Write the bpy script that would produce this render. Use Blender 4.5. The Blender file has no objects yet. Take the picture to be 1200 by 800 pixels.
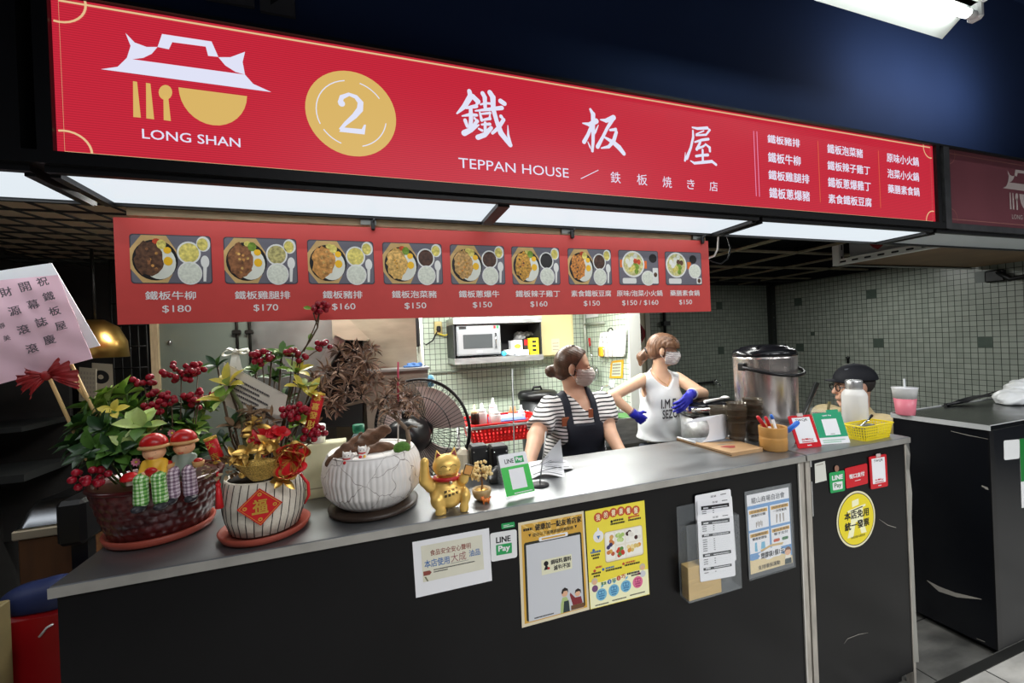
import bpy, math, random
import numpy as np
from mathutils import Matrix, Vector
SC = bpy.context.scene
COL = SC.collection
RND = random.Random(7)
# ---------------------------------------------------------------- camera, world, exposure, large lights
CAM_H = 1.5
FPX = 486.8
MR = np.array([[0.948100467, -0.315128046, -0.042424269], [-0.040640636, 0.012231968, -0.999098953], [0.315363033, 0.948970333, -0.00120987]])
cd = bpy.data.cameras.new('camera'); cam = bpy.data.objects.new('camera', cd); COL.objects.link(cam)
cd.sensor_width = 36.0; cd.lens = FPX / 1200 * 36.0; cd.clip_start = 0.02
_m = Matrix.Identity(4)
for i in range(3):
 _m[i][0] = MR[0][i]; _m[i][1] = -MR[1][i]; _m[i][2] = -MR[2][i]
_m[2][3] = CAM_H
cam.matrix_world = _m
SC.camera = cam
SC.view_settings.view_transform = 'Standard'; SC.view_settings.look = 'None'
SC.view_settings.gamma = 1.0; SC.view_settings.use_curve_mapping = False
SC.view_settings.exposure = 0.0
W = bpy.data.worlds.new('world'); SC.world = W; W.use_nodes = True
W.node_tree.nodes['Background'].inputs[0].default_value = (0.75, 0.85, 1.0, 1)
W.node_tree.nodes['Background'].inputs[1].default_value = 0.035
def lamp(name, loc, size, watts, rgb=(1, 1, 1), rot=(0, 0, 0)):
 l = bpy.data.lights.new(name, 'AREA'); l.shape = 'RECTANGLE'; l.size, l.size_y = size; l.energy = watts; l.color = rgb
 if name.startswith('hall') and rot == (0, 0, 0): l.spread = math.radians(146)
 o = bpy.data.objects.new(name, l); o.location = loc; o.rotation_euler = rot; COL.objects.link(o); return o
# fluorescent tubes on the kitchen ceiling (behind the menu board) and the hall tube
lamp('kitchen_tube_light', (0.75, 2.75, 2.03), (2.2, 0.12), 74, (1.0, 1.0, 0.95))
lamp('kitchen_tube_light', (1.5, 1.95, 2.03), (1.2, 0.10), 12, (1.0, 1.0, 0.96))
lamp('kitchen_tube_light', (-0.45, 1.95, 2.03), (1.0, 0.10), 24, (1.0, 1.0, 0.94))
lamp('back_room_tube_light', (4.0, 2.6, 2.05), (0.9, 0.1), 11, (0.98, 1.0, 0.97))
lamp('hall_tube_light', (0.2, -1.1, 2.9), (1.2, 0.07), 30, (0.97, 0.98, 1.0))
lamp('hall_tube_light', (1.6, -1.1, 2.9), (1.2, 0.07), 72, (0.97, 0.98, 1.0))
lamp('hall_tube_light', (3.8, -0.9, 2.9), (1.2, 0.07), 58, (0.95, 0.98, 1.0))
lamp('hall_tube_light', (2.6, 0.98, 2.69), (0.9, 0.05), 4.5, (0.93, 0.97, 1.0), (math.radians(85), 0, 0))
for px_, w_, e_ in ((-.13, .94, .5), (.84, .9, .5), (1.81, .92, .5), (-1.5, 1.6, 2.2)): lamp('panel_light', (px_, 1.225, 1.893), (w_, .18), e_, (.96, .99, 1.0))
# ---------------------------------------------------------------- helpers
def ray(px, py):
 return MR.T @ np.array([(px - 600) / FPX, (py - 400) / FPX, 1.0])
def at(px, py, Y):
 r = ray(px, py); q = r * (Y / r[1]); return np.array([q[0], q[1], q[2] + CAM_H])
def onz(px, py, z=1.0345):
 r = ray(px, py); q = r * ((z - CAM_H) / r[2]); return np.array([q[0], q[1], q[2] + CAM_H])
def onx(px, py, X):
 r = ray(px, py); q = r * (X / r[0]); return np.array([q[0], q[1], q[2] + CAM_H])
def V(*a): return np.array(a, float)
def nrm(a):
 a = np.asarray(a, float); n = np.linalg.norm(a); return a / n if n > 1e-12 else a
def s2l(c):
 o = []
 for v in c:
  v = v / 255.0; o.append(v / 12.92 if v <= 0.04045 else ((v + 0.055) / 1.055) ** 2.4)
 return (o[0], o[1], o[2], 1)
MATS = {}
def mat(name, rgb=(128, 128, 128), rough=0.5, metal=0.0, var=0.0, scale=20.0, bump=0.0, bscale=60.0, emit=None, trans=0.0, ior=1.45, alpha=1.0, coat=0.0, stretch=None, sss=0.0, rgb2=None, sheen=0.0):
 if name in MATS: return MATS[name]
 m = bpy.data.materials.new(name); m.use_nodes = True; MATS[name] = m
 nt = m.node_tree; b = nt.nodes['Principled BSDF']
 b.inputs['Base Color'].default_value = s2l(rgb); b.inputs['Roughness'].default_value = rough; b.inputs['Metallic'].default_value = metal
 b.inputs['IOR'].default_value = ior
 if trans: b.inputs['Transmission Weight'].default_value = trans
 if alpha < 1: b.inputs['Alpha'].default_value = alpha
 if coat: b.inputs['Coat Weight'].default_value = coat; b.inputs['Coat Roughness'].default_value = 0.1
 if sss: b.inputs['Subsurface Weight'].default_value = sss; b.inputs['Subsurface Radius'].default_value = (0.01, 0.004, 0.002)
 if sheen: b.inputs['Sheen Weight'].default_value = sheen
 if emit:
  b.inputs['Emission Color'].default_value = s2l(emit[0]); b.inputs['Emission Strength'].default_value = emit[1]
 tc = None
 if var or bump:
  tc = nt.nodes.new('ShaderNodeTexCoord'); mp = nt.nodes.new('ShaderNodeMapping')
  nt.links.new(tc.outputs['Object'], mp.inputs['Vector'])
  if stretch: mp.inputs['Scale'].default_value = stretch
 if var:
  n = nt.nodes.new('ShaderNodeTexNoise'); n.inputs['Scale'].default_value = scale; n.inputs['Detail'].default_value = 4
  r = nt.nodes.new('ShaderNodeValToRGB'); nt.links.new(mp.outputs['Vector'], n.inputs['Vector']); nt.links.new(n.outputs['Fac'], r.inputs['Fac'])
  c = s2l(rgb); c2 = s2l(rgb2) if rgb2 else tuple(min(1, x * (1 + var)) for x in c[:3]) + (1,)
  c1 = tuple(x * (1 - var) for x in c[:3]) + (1,)
  r.color_ramp.elements[0].position = 0.3; r.color_ramp.elements[1].position = 0.7
  r.color_ramp.elements[0].color = c if rgb2 else c1; r.color_ramp.elements[1].color = c2
  nt.links.new(r.outputs['Color'], b.inputs['Base Color'])
  if metal > 0.5:
   mr = nt.nodes.new('ShaderNodeMapRange'); mr.inputs[3].default_value = max(0.05, rough - 0.12); mr.inputs[4].default_value = rough + 0.12
   nt.links.new(n.outputs['Fac'], mr.inputs[0]); nt.links.new(mr.outputs[0], b.inputs['Roughness'])
 if bump:
  n2 = nt.nodes.new('ShaderNodeTexNoise'); n2.inputs['Scale'].default_value = bscale; n2.inputs['Detail'].default_value = 3
  bp = nt.nodes.new('ShaderNodeBump'); bp.inputs['Strength'].default_value = bump; bp.inputs['Distance'].default_value = 0.01
  nt.links.new(mp.outputs['Vector'], n2.inputs['Vector']); nt.links.new(n2.outputs['Fac'], bp.inputs['Height']); nt.links.new(bp.outputs['Normal'], b.inputs['Normal'])
 return m
def glow(name, rgb, strength=1.0, stripes=0):
 """a surface that gives off light"""
 if name in MATS: return MATS[name]
 m = mat(name, (20, 20, 20), 0.4)
 nt = m.node_tree; b = nt.nodes['Principled BSDF']
 b.inputs['Emission Color'].default_value = s2l(rgb); b.inputs['Emission Strength'].default_value = strength
 if stripes:
  tc = nt.nodes.new('ShaderNodeTexCoord'); w = nt.nodes.new('ShaderNodeTexWave'); w.bands_direction = 'Z'; w.inputs['Scale'].default_value = stripes
  r = nt.nodes.new('ShaderNodeMapRange'); r.inputs[3].default_value = strength * 0.78; r.inputs[4].default_value = strength * 1.12
  nt.links.new(tc.outputs['Object'], w.inputs['Vector']); nt.links.new(w.outputs['Fac'], r.inputs[0]); nt.links.new(r.outputs[0], b.inputs['Emission Strength'])
 return m
TEXTS = {}
def textmesh(s, bold=0.0):
 k = (s, bold)
 if k not in TEXTS:
  c = bpy.data.curves.new('t', 'FONT'); c.body = s; c.resolution_u = 3; c.offset = bold
  o = bpy.data.objects.new('t', c); m = bpy.data.meshes.new_from_object(o)
  vs = np.array([(v.co.x, v.co.y) for v in m.vertices]); fs = [tuple(p.vertices) for p in m.polygons]
  bpy.data.objects.remove(o); bpy.data.curves.remove(c); bpy.data.meshes.remove(m)
  TEXTS[k] = (vs, fs)
 return TEXTS[k]
class Frame:
 """a local frame: o + x*u + y*v + z*n"""
 def __init__(s, o, u=(1, 0, 0), v=(0, 0, 1), n=None):
  s.o = np.asarray(o, float); s.u = nrm(u); s.v = nrm(v)
  s.n = nrm(np.cross(s.u, s.v)) if n is None else nrm(n)
 def __call__(s, x, y, z=0.0): return s.o + s.u * x + s.v * y + s.n * z
class MB:
 def __init__(s): s.v = []; s.f = []; s.m = []; s.sm = []; s.mats = []
 def mi(s, m):
  if m not in s.mats: s.mats.append(m)
  return s.mats.index(m)
 def add(s, vs, fs, m, smooth=False):
  b = len(s.v); s.v.extend([tuple(map(float, q)) for q in vs]); i = s.mi(m)
  for f in fs: s.f.append(tuple(b + k for k in f)); s.m.append(i); s.sm.append(smooth)
  return s
 def box(s, c, d, m, fr=None, bev=0.0):
  """box centred at c, size d, in frame fr (or world); bev chamfers its edges"""
  hx, hy, hz = d[0] / 2, d[1] / 2, d[2] / 2
  b = min(bev, hx * .9, hy * .9, hz * .9)
  pts = [];
  if b <= 0:
   pts = [(x, y, z) for x in (-hx, hx) for y in (-hy, hy) for z in (-hz, hz)]
   fs = [(0, 1, 3, 2), (4, 6, 7, 5), (0, 4, 5, 1), (2, 3, 7, 6), (0, 2, 6, 4), (1, 5, 7, 3)]
  else:
   idx = {}
   for sx in (-1, 1):
    for sy in (-1, 1):
     for sz in (-1, 1):
      for a in range(3):
       q = [sx * (hx - b), sy * (hy - b), sz * (hz - b)]; q[a] = (sx * hx, sy * hy, sz * hz)[a]
       idx[(sx, sy, sz, a)] = len(pts); pts.append(tuple(q))
   fs = []
   for a in range(3):
    o1, o2 = [k for k in range(3) if k != a]
    for sg in (-1, 1):
     f = []
     for (p, q) in ((-1, -1), (1, -1), (1, 1), (-1, 1)):
      k = [0, 0, 0]; k[a] = sg; k[o1] = p; k[o2] = q; f.append(idx[(k[0], k[1], k[2], a)])
     fs.append(tuple(f if (sg > 0) == (a != 1) else f[::-1]))
   for a in range(3):
    o1, o2 = [k for k in range(3) if k != a]
    for p in (-1, 1):
     for q in (-1, 1):
      k0 = [0, 0, 0]; k1 = [0, 0, 0]; k0[a] = -1; k1[a] = 1
      for k in (k0, k1): k[o1] = p; k[o2] = q
      fs.append((idx[(*k0, o1)], idx[(*k1, o1)], idx[(*k1, o2)], idx[(*k0, o2)]))
   for sx in (-1, 1):
    for sy in (-1, 1):
     for sz in (-1, 1): fs.append(tuple(idx[(sx, sy, sz, a)] for a in range(3)))
  if fr is None: P = [np.array(c) + np.array(q) for q in pts]
  else: P = [fr(c[0] + q[0], c[1] + q[1], c[2] + q[2]) for q in pts]
  return s.add(P, fs, m)
 def span(s, a, b, m, bev=0.0):
  a = np.array(a, float); b = np.array(b, float); return s.box((a + b) / 2, np.abs(b - a), m, None, bev)
 def poly(s, pts, m): return s.add(pts, [tuple(range(len(pts)))], m)
 def plate(s, out, fr, m, t=0.0, z0=0.0, side=None):
  """outline of (x, y) in frame fr, raised to z0 with thickness t behind it"""
  n = len(out); top = [fr(x, y, z0) for x, y in out]
  if t <= 0: return s.add(top, [tuple(range(n))], m)
  bot = [fr(x, y, z0 - t) for x, y in out]
  s.add(top, [tuple(range(n))], m)
  s.add(bot, [tuple(range(n))[::-1]], side or m)
  return s.add(top + bot, [(i, n + i, n + (i + 1) % n, (i + 1) % n) for i in range(n)], side or m)
 def rect(s, x0, y0, x1, y1, fr, m, t=0.0, z0=0.0, r=0.0, side=None):
  return s.plate(rrect(x0, y0, x1, y1, r), fr, m, t, z0, side)
 def disc(s, x, y, r, fr, m, t=0.0, z0=0.0, n=24, ry=None):
  ry = ry or r
  return s.plate([(x + r * math.cos(2 * math.pi * k / n), y + ry * math.sin(2 * math.pi * k / n)) for k in range(n)], fr, m, t, z0)
 def strip(s, pts, w, fr, m, z0=0.0, closed=False):
  """flat line of width w (or one width per point) along (x, y) points"""
  P = np.array(pts, float); n = len(P); L = []; Rr = []
  ws = w if hasattr(w, '__len__') else [w] * n
  for i in range(n):
   a = P[i - 1] if (i or closed) else P[i]; b = P[(i + 1) % n] if (i < n - 1 or closed) else P[i]
   d = nrm(b - a); q = np.array([-d[1], d[0]]) * ws[i] / 2
   L.append(fr(*(P[i] + q), z0)); Rr.append(fr(*(P[i] - q), z0))
  fs = [(i, i + n, (i + 1) % n + n, (i + 1) % n) for i in range(n if closed else n - 1)]
  return s.add(L + Rr, fs, m)
 def lathe(s, prof, c, m, seg=32, fr=None, smooth=True, sx=1.0, sy=1.0):
  """profile of (r, z) turned about the z of c (or the n axis of frame fr)"""
  if fr is None: fr = Frame(c, (1, 0, 0), (0, 1, 0), (0, 0, 1))
  vs = []; fs = []; n = len(prof)
  for r, z in prof:
   for k in range(seg):
    a = 2 * math.pi * k / seg; vs.append(fr(r * math.cos(a) * sx, r * math.sin(a) * sy, z))
  for i in range(n - 1):
   for k in range(seg):
    k2 = (k + 1) % seg; fs.append((i * seg + k, i * seg + k2, (i + 1) * seg + k2, (i + 1) * seg + k))
  s.add(vs, fs, m, smooth)
  b = len(s.v) - len(vs); i = s.mi(m)
  if prof[0][0] > 1e-6: s.f.append(tuple(b + k for k in range(seg))[::-1]); s.m.append(i); s.sm.append(False)
  if prof[-1][0] > 1e-6: s.f.append(tuple(b + (n - 1) * seg + k for k in range(seg))); s.m.append(i); s.sm.append(False)
  return s
 def tube(s, pts, r, m, seg=8, closed=False, smooth=True):
  P = [np.asarray(q, float) for q in pts]; n = len(P)
  rs = r if hasattr(r, '__len__') else [r] * n
  vs = []; up = None
  for i in range(n):
   a = P[i - 1] if (i or closed) else P[i]; b = P[(i + 1) % n] if (i < n - 1 or closed) else P[i]
   t = nrm(b - a)
   if up is None: up = nrm(np.cross(t, (0, 0, 1) if abs(t[2]) < .9 else (1, 0, 0)))
   up = nrm(up - t * np.dot(up, t)); w = np.cross(t, up)
   for k in range(seg):
    an = 2 * math.pi * k / seg; vs.append(P[i] + (up * math.cos(an) + w * math.sin(an)) * rs[i])
  fs = []
  for i in range(n if closed else n - 1):
   j = (i + 1) % n
   for k in range(seg):
    k2 = (k + 1) % seg; fs.append((i * seg + k, i * seg + k2, j * seg + k2, j * seg + k))
  s.add(vs, fs, m, smooth)
  if not closed:
   b = len(s.v) - len(vs); i = s.mi(m)
   s.f.append(tuple(b + k for k in range(seg))[::-1]); s.m.append(i); s.sm.append(False)
   s.f.append(tuple(b + (n - 1) * seg + k for k in range(seg))); s.m.append(i); s.sm.append(False)
  return s
 def ball(s, c, r, m, seg=12, rings=8, fr=None):
  r = r if hasattr(r, '__len__') else (r, r, r)
  f = fr or Frame((0, 0, 0), (1, 0, 0), (0, 1, 0), (0, 0, 1)); c = np.asarray(c, float)
  vs = [];
  for i in range(1, rings):
   p = math.pi * i / rings
   for k in range(seg):
    a = 2 * math.pi * k / seg
    vs.append(c + f.u * r[0] * math.sin(p) * math.cos(a) + f.v * r[1] * math.sin(p) * math.sin(a) + f.n * r[2] * math.cos(p))
  t = len(vs); vs += [c + f.n * r[2], c - f.n * r[2]]; fs = []
  for i in range(rings - 2):
   for k in range(seg):
    k2 = (k + 1) % seg; fs.append((i * seg + k, (i + 1) * seg + k, (i + 1) * seg + k2, i * seg + k2))
  for k in range(seg):
   k2 = (k + 1) % seg; fs.append((t, k, k2)); fs.append((t + 1, (rings - 2) * seg + k2, (rings - 2) * seg + k))
  return s.add(vs, fs, m, True)
 def sheet(s, fn, nu, nv, m, smooth=True, t=0.0):
  """surface fn(u, v) -> point for u, v in 0..1; t gives it a thickness"""
  P = np.array([[fn(i / nu, j / nv) for j in range(nv + 1)] for i in range(nu + 1)])
  fs = [(i * (nv + 1) + j, (i + 1) * (nv + 1) + j, (i + 1) * (nv + 1) + j + 1, i * (nv + 1) + j + 1) for i in range(nu) for j in range(nv)]
  vs = P.reshape(-1, 3)
  s.add(vs, fs, m, smooth)
  if t:
   du = np.gradient(P, axis=0); dv = np.gradient(P, axis=1); N = np.cross(du, dv); N /= np.maximum(np.linalg.norm(N, axis=2, keepdims=True), 1e-9)
   Q = (P - N * t).reshape(-1, 3); s.add(Q, [f[::-1] for f in fs], m, smooth)
   rim = [i * (nv + 1) for i in range(nu + 1)] + [nu * (nv + 1) + j for j in range(1, nv + 1)] + [i * (nv + 1) + nv for i in range(nu - 1, -1, -1)] + [j for j in range(nv - 1, 0, -1)]
   k = len(rim); s.add([vs[i] for i in rim] + [Q[i] for i in rim], [(i, i + k, (i + 1) % k + k, (i + 1) % k) for i in range(k)], m, False)
  return s
 def text(s, txt, fr, box, m, bold=0.0, keep=False, z0=0.0):
  """lettering fitted into box (x0, y0, x1, y1) of frame fr; keep holds its proportions"""
  vs, fs = textmesh(txt)
  if not len(vs): return s
  b = max(bold, 0) * 1.0; lo = vs.min(0) - b; hi = vs.max(0) + b; x0, y0, x1, y1 = box
  if keep:
   k = min((x1 - x0) / (hi[0] - lo[0]), (y1 - y0) / (hi[1] - lo[1])); kx = ky = k
   ox = (x0 + x1) / 2 - k * (lo[0] + hi[0]) / 2; oy = (y0 + y1) / 2 - k * (lo[1] + hi[1]) / 2
  else:
   kx = (x1 - x0) / (hi[0] - lo[0]); ky = (y1 - y0) / (hi[1] - lo[1]); ox = x0 - kx * lo[0]; oy = y0 - ky * lo[1]
  for i, (ax, ay) in enumerate(((0, 0),) if b <= 0 else ((-b, -b * .7), (b, -b * .7), (-b, b * .7), (b, b * .7))):
   s.add([fr((q[0] + ax) * kx + ox, (q[1] + ay) * ky + oy, z0 + i * 2e-6) for q in vs], fs, m)
  return s
 def leaf(s, b, d, up, L, Wd, m, bend=0.25, fold=0.25, n=5):
  """a leaf from base b along d, its face towards up"""
  d = nrm(d); sd = nrm(np.cross(d, up)); up = np.cross(sd, d); vs = []
  for i in range(n + 1):
   t = i / n; w = Wd / 2 * (math.sin(math.pi * min(1, t ** 1.2)) ** 0.7 if 0 < t < 1 else 0.02)
   c = np.asarray(b) + d * L * t - up * bend * L * t * t
   vs += [c + sd * w + up * w * fold * 2, c, c - sd * w + up * w * fold * 2]
  fs = []
  for i in range(n):
   a = i * 3; fs += [(a, a + 1, a + 4, a + 3), (a + 1, a + 2, a + 5, a + 4)]
  return s.add(vs, fs, m, True)
 def build(s, name, parent=None, loc=None):
  org = np.array(loc if loc is not None else (list(parent['_o']) if parent is not None else (0, 0, 0)), float)
  me = bpy.data.meshes.new(name)
  me.from_pydata([tuple(np.array(q) - org) for q in s.v], [], s.f)
  for m in s.mats: me.materials.append(m)
  me.polygons.foreach_set('material_index', s.m); me.polygons.foreach_set('use_smooth', s.sm); me.update()
  o = bpy.data.objects.new(name, me); COL.objects.link(o)
  if parent is not None: o.parent = parent; o['_o'] = [float(x) for x in org]
  else: o.location = org; o['_o'] = [float(x) for x in org]
  return o
def rrect(x0, y0, x1, y1, r=0.0, n=4):
 if r <= 0: return [(x0, y0), (x1, y0), (x1, y1), (x0, y1)]
 o = []
 for cx, cy, a in ((x1 - r, y0 + r, -90), (x1 - r, y1 - r, 0), (x0 + r, y1 - r, 90), (x0 + r, y0 + r, 180)):
  for k in range(n + 1):
   t = math.radians(a + 90 * k / n); o.append((cx + r * math.cos(t), cy + r * math.sin(t)))
 return o
def circ(n=24, r=1.0, x=0.0, y=0.0, ry=None):
 return [(x + r * math.cos(2 * math.pi * k / n), y + (ry or r) * math.sin(2 * math.pi * k / n)) for k in range(n)]
def thing(name, label, cat, loc, group=None):
 o = bpy.data.objects.new(name, None); COL.objects.link(o); o.location = tuple(map(float, loc)); o['_o'] = [float(x) for x in loc]
 o.empty_display_size = 0.05; o['label'] = label; o['category'] = cat
 if group: o['group'] = group
 return o
def single(name, label, cat, mb, loc, group=None):
 o = mb.build(name, None, loc); o['label'] = label; o['category'] = cat
 if group: o['group'] = group
 return o
def struct(name, mb):
 o = mb.build(name); o['kind'] = 'structure'; return o
def dup(root, loc, label, rotz=None, group=None):
 r = root.copy(); COL.objects.link(r); r.location = tuple(map(float, loc)); r['label'] = label
 if rotz is not None: r.rotation_euler = (0, 0, rotz)
 if group: r['group'] = group
 for ch in list(root.children):
  c = ch.copy(); COL.objects.link(c); c.parent = r
  for g in list(ch.children):
   d = g.copy(); COL.objects.link(d); d.parent = c
 return r
# ---- soft solids: signed distance functions meshed by surface nets
def cap(a, b, ra, rb=None):
 a = np.asarray(a, float); b = np.asarray(b, float); rb = ra if rb is None else rb; ab = b - a; L2 = max(ab @ ab, 1e-12)
 def f(P):
  t = np.clip(((P - a) @ ab) / L2, 0, 1); return np.linalg.norm(P - (a + t[:, None] * ab), axis=1) - (ra + (rb - ra) * t)
 return f
def ell(c, r, fr=None):
 c = np.asarray(c, float); r = np.asarray(r, float); B = np.eye(3) if fr is None else np.array([fr.u, fr.v, fr.n])
 def f(P):
  q = ((P - c) @ B.T) / r; k = np.linalg.norm(q, axis=1); g = np.linalg.norm(q / r, axis=1); return k * (k - 1) / np.maximum(g, 1e-6)
 return f
def bx(c, h, fr=None, r=0.0):
 c = np.asarray(c, float); h = np.asarray(h, float) - r; B = np.eye(3) if fr is None else np.array([fr.u, fr.v, fr.n])
 def f(P):
  q = np.abs((P - c) @ B.T) - h; return np.linalg.norm(np.maximum(q, 0), axis=1) + np.minimum(q.max(1), 0) - r
 return f
def smin(fs, k=0.02):
 def f(P):
  d = fs[0](P)
  for g in fs[1:]:
   e = g(P); h = np.clip(0.5 + 0.5 * (e - d) / k, 0, 1); d = e + (d - e) * h - k * h * (1 - h)
  return d
 return f
def cut(a, b): return lambda P: np.maximum(a(P), -b(P))
def both(a, b): return lambda P: np.maximum(a(P), b(P))
def grow(a, r): return lambda P: a(P) - r
def half(o, n):
 o = np.asarray(o, float); n = nrm(n); return lambda P: (P - o) @ n
def solid(mb, f, lo, hi, h, m, pick=None):
 """mesh the zero surface of f inside lo..hi with cells of size h; pick(P) -> list of materials per face"""
 lo, hi = np.minimum(lo, hi), np.maximum(lo, hi); n = np.maximum(np.ceil((hi - lo) / h).astype(int) + 1, 3)
 ax = [lo[i] + np.arange(n[i]) * h for i in range(3)]
 G = np.stack(np.meshgrid(*ax, indexing='ij'), -1).reshape(-1, 3)
 D = np.concatenate([f(G[i:i + 200000]) for i in range(0, len(G), 200000)]).reshape(n)
 S = D < 0
 acc = np.zeros(tuple(n - 1) + (3,)); cnt = np.zeros(tuple(n - 1))
 def sl(o): return tuple(slice(o[i], n[i] - 1 + o[i]) for i in range(3))
 for a in range(3):
  oth = [k for k in range(3) if k != a]
  for p in (0, 1):
   for q in (0, 1):
    o0 = [0, 0, 0]; o0[oth[0]] = p; o0[oth[1]] = q; o1 = list(o0); o1[a] = 1
    d0 = D[sl(o0)]; d1 = D[sl(o1)]; x = (d0 < 0) != (d1 < 0)
    t = np.where(x, d0 / np.where(x, d0 - d1, 1), 0)
    off = np.array(o0, float)
    pos = np.zeros(acc.shape) + off; pos[..., a] = t
    acc += np.where(x[..., None], pos, 0); cnt += x
 act = cnt > 0; idx = -np.ones(act.shape, int); idx[act] = np.arange(act.sum())
 I = np.argwhere(act); vs = lo + (I + acc[act] / cnt[act][:, None]) * h
 fs = []
 for a in range(3):
  b, c = [(1, 2), (2, 0), (0, 1)][a]
  s0 = [slice(None)] * 3; s1 = [slice(None)] * 3; s0[a] = slice(0, -1); s1[a] = slice(1, None)
  x = S[tuple(s0)] != S[tuple(s1)]; E = np.argwhere(x)
  E = E[(E[:, b] > 0) & (E[:, c] > 0) & (E[:, b] < n[b] - 1) & (E[:, c] < n[c] - 1)]
  if not len(E): continue
  eb = np.zeros(3, int); eb[b] = 1; ec = np.zeros(3, int); ec[c] = 1
  q = np.stack([idx[tuple((E - eb - ec).T)], idx[tuple((E - ec).T)], idx[tuple(E.T)], idx[tuple((E - eb).T)]], 1)
  ins = S[tuple(E.T)]; q[~ins] = q[~ins][:, ::-1]; fs.append(q)
 F = np.concatenate(fs); F = F[(F >= 0).all(1)]
 base = len(mb.v); mb.v.extend(map(tuple, vs.tolist()))
 if pick is None: mi = [mb.mi(m)] * len(F)
 else: mi = [mb.mi(x) for x in pick(vs[F].mean(1))]
 mb.f.extend([tuple(int(k) + base for k in q) for q in F]); mb.m.extend(mi); mb.sm.extend([True] * len(F))
 return mb
# ---------------------------------------------------------------- setting
def tile_mat(name, ax, c1, c2, grout, size=0.047, gap=0.0045):
 m = mat(name, c1, 0.3); nt = m.node_tree; b = nt.nodes['Principled BSDF']
 tc = nt.nodes.new('ShaderNodeTexCoord'); sp = nt.nodes.new('ShaderNodeSeparateXYZ'); cb = nt.nodes.new('ShaderNodeCombineXYZ')
 nt.links.new(tc.outputs['Object'], sp.inputs[0]); nt.links.new(sp.outputs[ax[0]], cb.inputs[0]); nt.links.new(sp.outputs[ax[1]], cb.inputs[1])
 br = nt.nodes.new('ShaderNodeTexBrick'); br.offset = 0; br.squash = 1; br.inputs['Scale'].default_value = 1
 br.inputs['Brick Width'].default_value = size; br.inputs['Row Height'].default_value = size; br.inputs['Mortar Size'].default_value = gap / 2
 br.inputs['Mortar Smooth'].default_value = 0.1
 br.inputs['Color1'].default_value = s2l(c1); br.inputs['Color2'].default_value = s2l(c2); br.inputs['Mortar'].default_value = s2l(grout)
 nt.links.new(cb.outputs[0], br.inputs['Vector']); nt.links.new(br.outputs['Color'], b.inputs['Base Color'])
 bp = nt.nodes.new('ShaderNodeBump'); bp.inputs['Strength'].default_value = 0.5; bp.inputs['Distance'].default_value = 0.003; bp.invert = True
 nt.links.new(br.outputs['Fac'], bp.inputs['Height']); nt.links.new(bp.outputs['Normal'], b.inputs['Normal'])
 return m
black_metal = mat('black painted metal', (13, 13, 15), 0.45, 0.0, bump=0.05)
steel = mat('brushed steel', (186, 188, 188), 0.36, .75, var=0.18, scale=9, stretch=(1, 6, 6))
steel_dull = mat('dull steel sheet', (150, 152, 148), 0.42, 1.0, var=0.22, scale=4)
black_plastic = mat('black plastic', (18, 18, 20), 0.35)
white_paper = mat('white paper', (236, 236, 238), 0.7)
white_plastic = mat('white plastic', (232, 233, 232), 0.35)
clear = mat('clear acrylic', (225, 232, 234), 0.06, alpha=.07)
ink = mat('black ink', (24, 24, 26), 0.6)
chrome = mat('chrome', (215, 217, 220), 0.12, 1.0)
# floors
def floor_mat(name, c1, c2):
 m = mat(name, c1, 0.35, var=0.3, scale=3.5, stretch=(1, 2.5, 1), rgb2=c2, bump=0.03, bscale=40)
 return m
mb = MB(); fm = floor_mat('grey stone floor tile', (138, 135, 128), (214, 211, 204)); gm = mat('dark floor joint', (40, 39, 37), 0.7)  # hall light is included in this floor's lighter tone
mb.span((-4, -5, -0.1), (6, 1.085, 0), fm)
for k in range(-6, 10): mb.span((k * .6 + .03, -5, 0), (k * .6 + .036, 1.085, .0008), gm)
for k in range(-8, 2): mb.span((-4, k * .6 - .2, 0), (6, k * .6 - .194, .0008), gm)
struct('floor', mb)
mb = MB(); fk = floor_mat('dark kitchen floor tile', (50, 50, 49), (112, 111, 106))
mb.span((-4, 1.085, -0.1), (6, 4.3, 0), fk)
for k in range(-6, 10): mb.span((k * .6 + .38, 1.11, 0), (k * .6 + .386, 4.2, .0008), gm)
for k in range(2, 7): mb.span((-4, k * .6 + .16, 0), (6, k * .6 + .166, .0008), gm)
struct('floor_kitchen', mb)
mb = MB(); mb.span((-4, 1.07, 0), (6, 1.105, .004), mat('dark threshold strip', (48, 48, 46), 0.5, 0.4)); struct('trim_1', mb)
# tiled walls
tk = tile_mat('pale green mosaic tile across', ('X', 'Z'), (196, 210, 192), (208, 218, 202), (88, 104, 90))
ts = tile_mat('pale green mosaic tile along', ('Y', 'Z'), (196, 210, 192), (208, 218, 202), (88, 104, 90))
tf = tile_mat('shade toned green mosaic tile across', ('X', 'Z'), (132, 140, 130), (146, 153, 142), (42, 48, 44))  # green mosaic again, darkened in colour for the dimmer back room
tr = tile_mat('shade toned green mosaic tile along', ('Y', 'Z'), (140, 147, 137), (154, 160, 150), (40, 46, 42))  # likewise, the weaker light there is put into the tile colour
accent = mat('dark accent tile', (72, 84, 76), 0.35, var=0.1)
mb = MB(); mb.span((-1.6, 3.75, 0), (2.03, 3.85, 2.5), tk); struct('wall_back', mb)
mb = MB(); mb.span((2.03, 3.0, 0), (2.13, 4.13, 2.5), ts)
mb.span((2.022, 2.985, 0), (2.138, 3.0, 2.5), mat('white corner trim', (214, 216, 210), 0.4)); struct('wall_side', mb)
mb = MB(); mb.span((2.13, 4.13, 0), (5.1, 4.23, 2.5), tf); dk = 0.047
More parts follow.
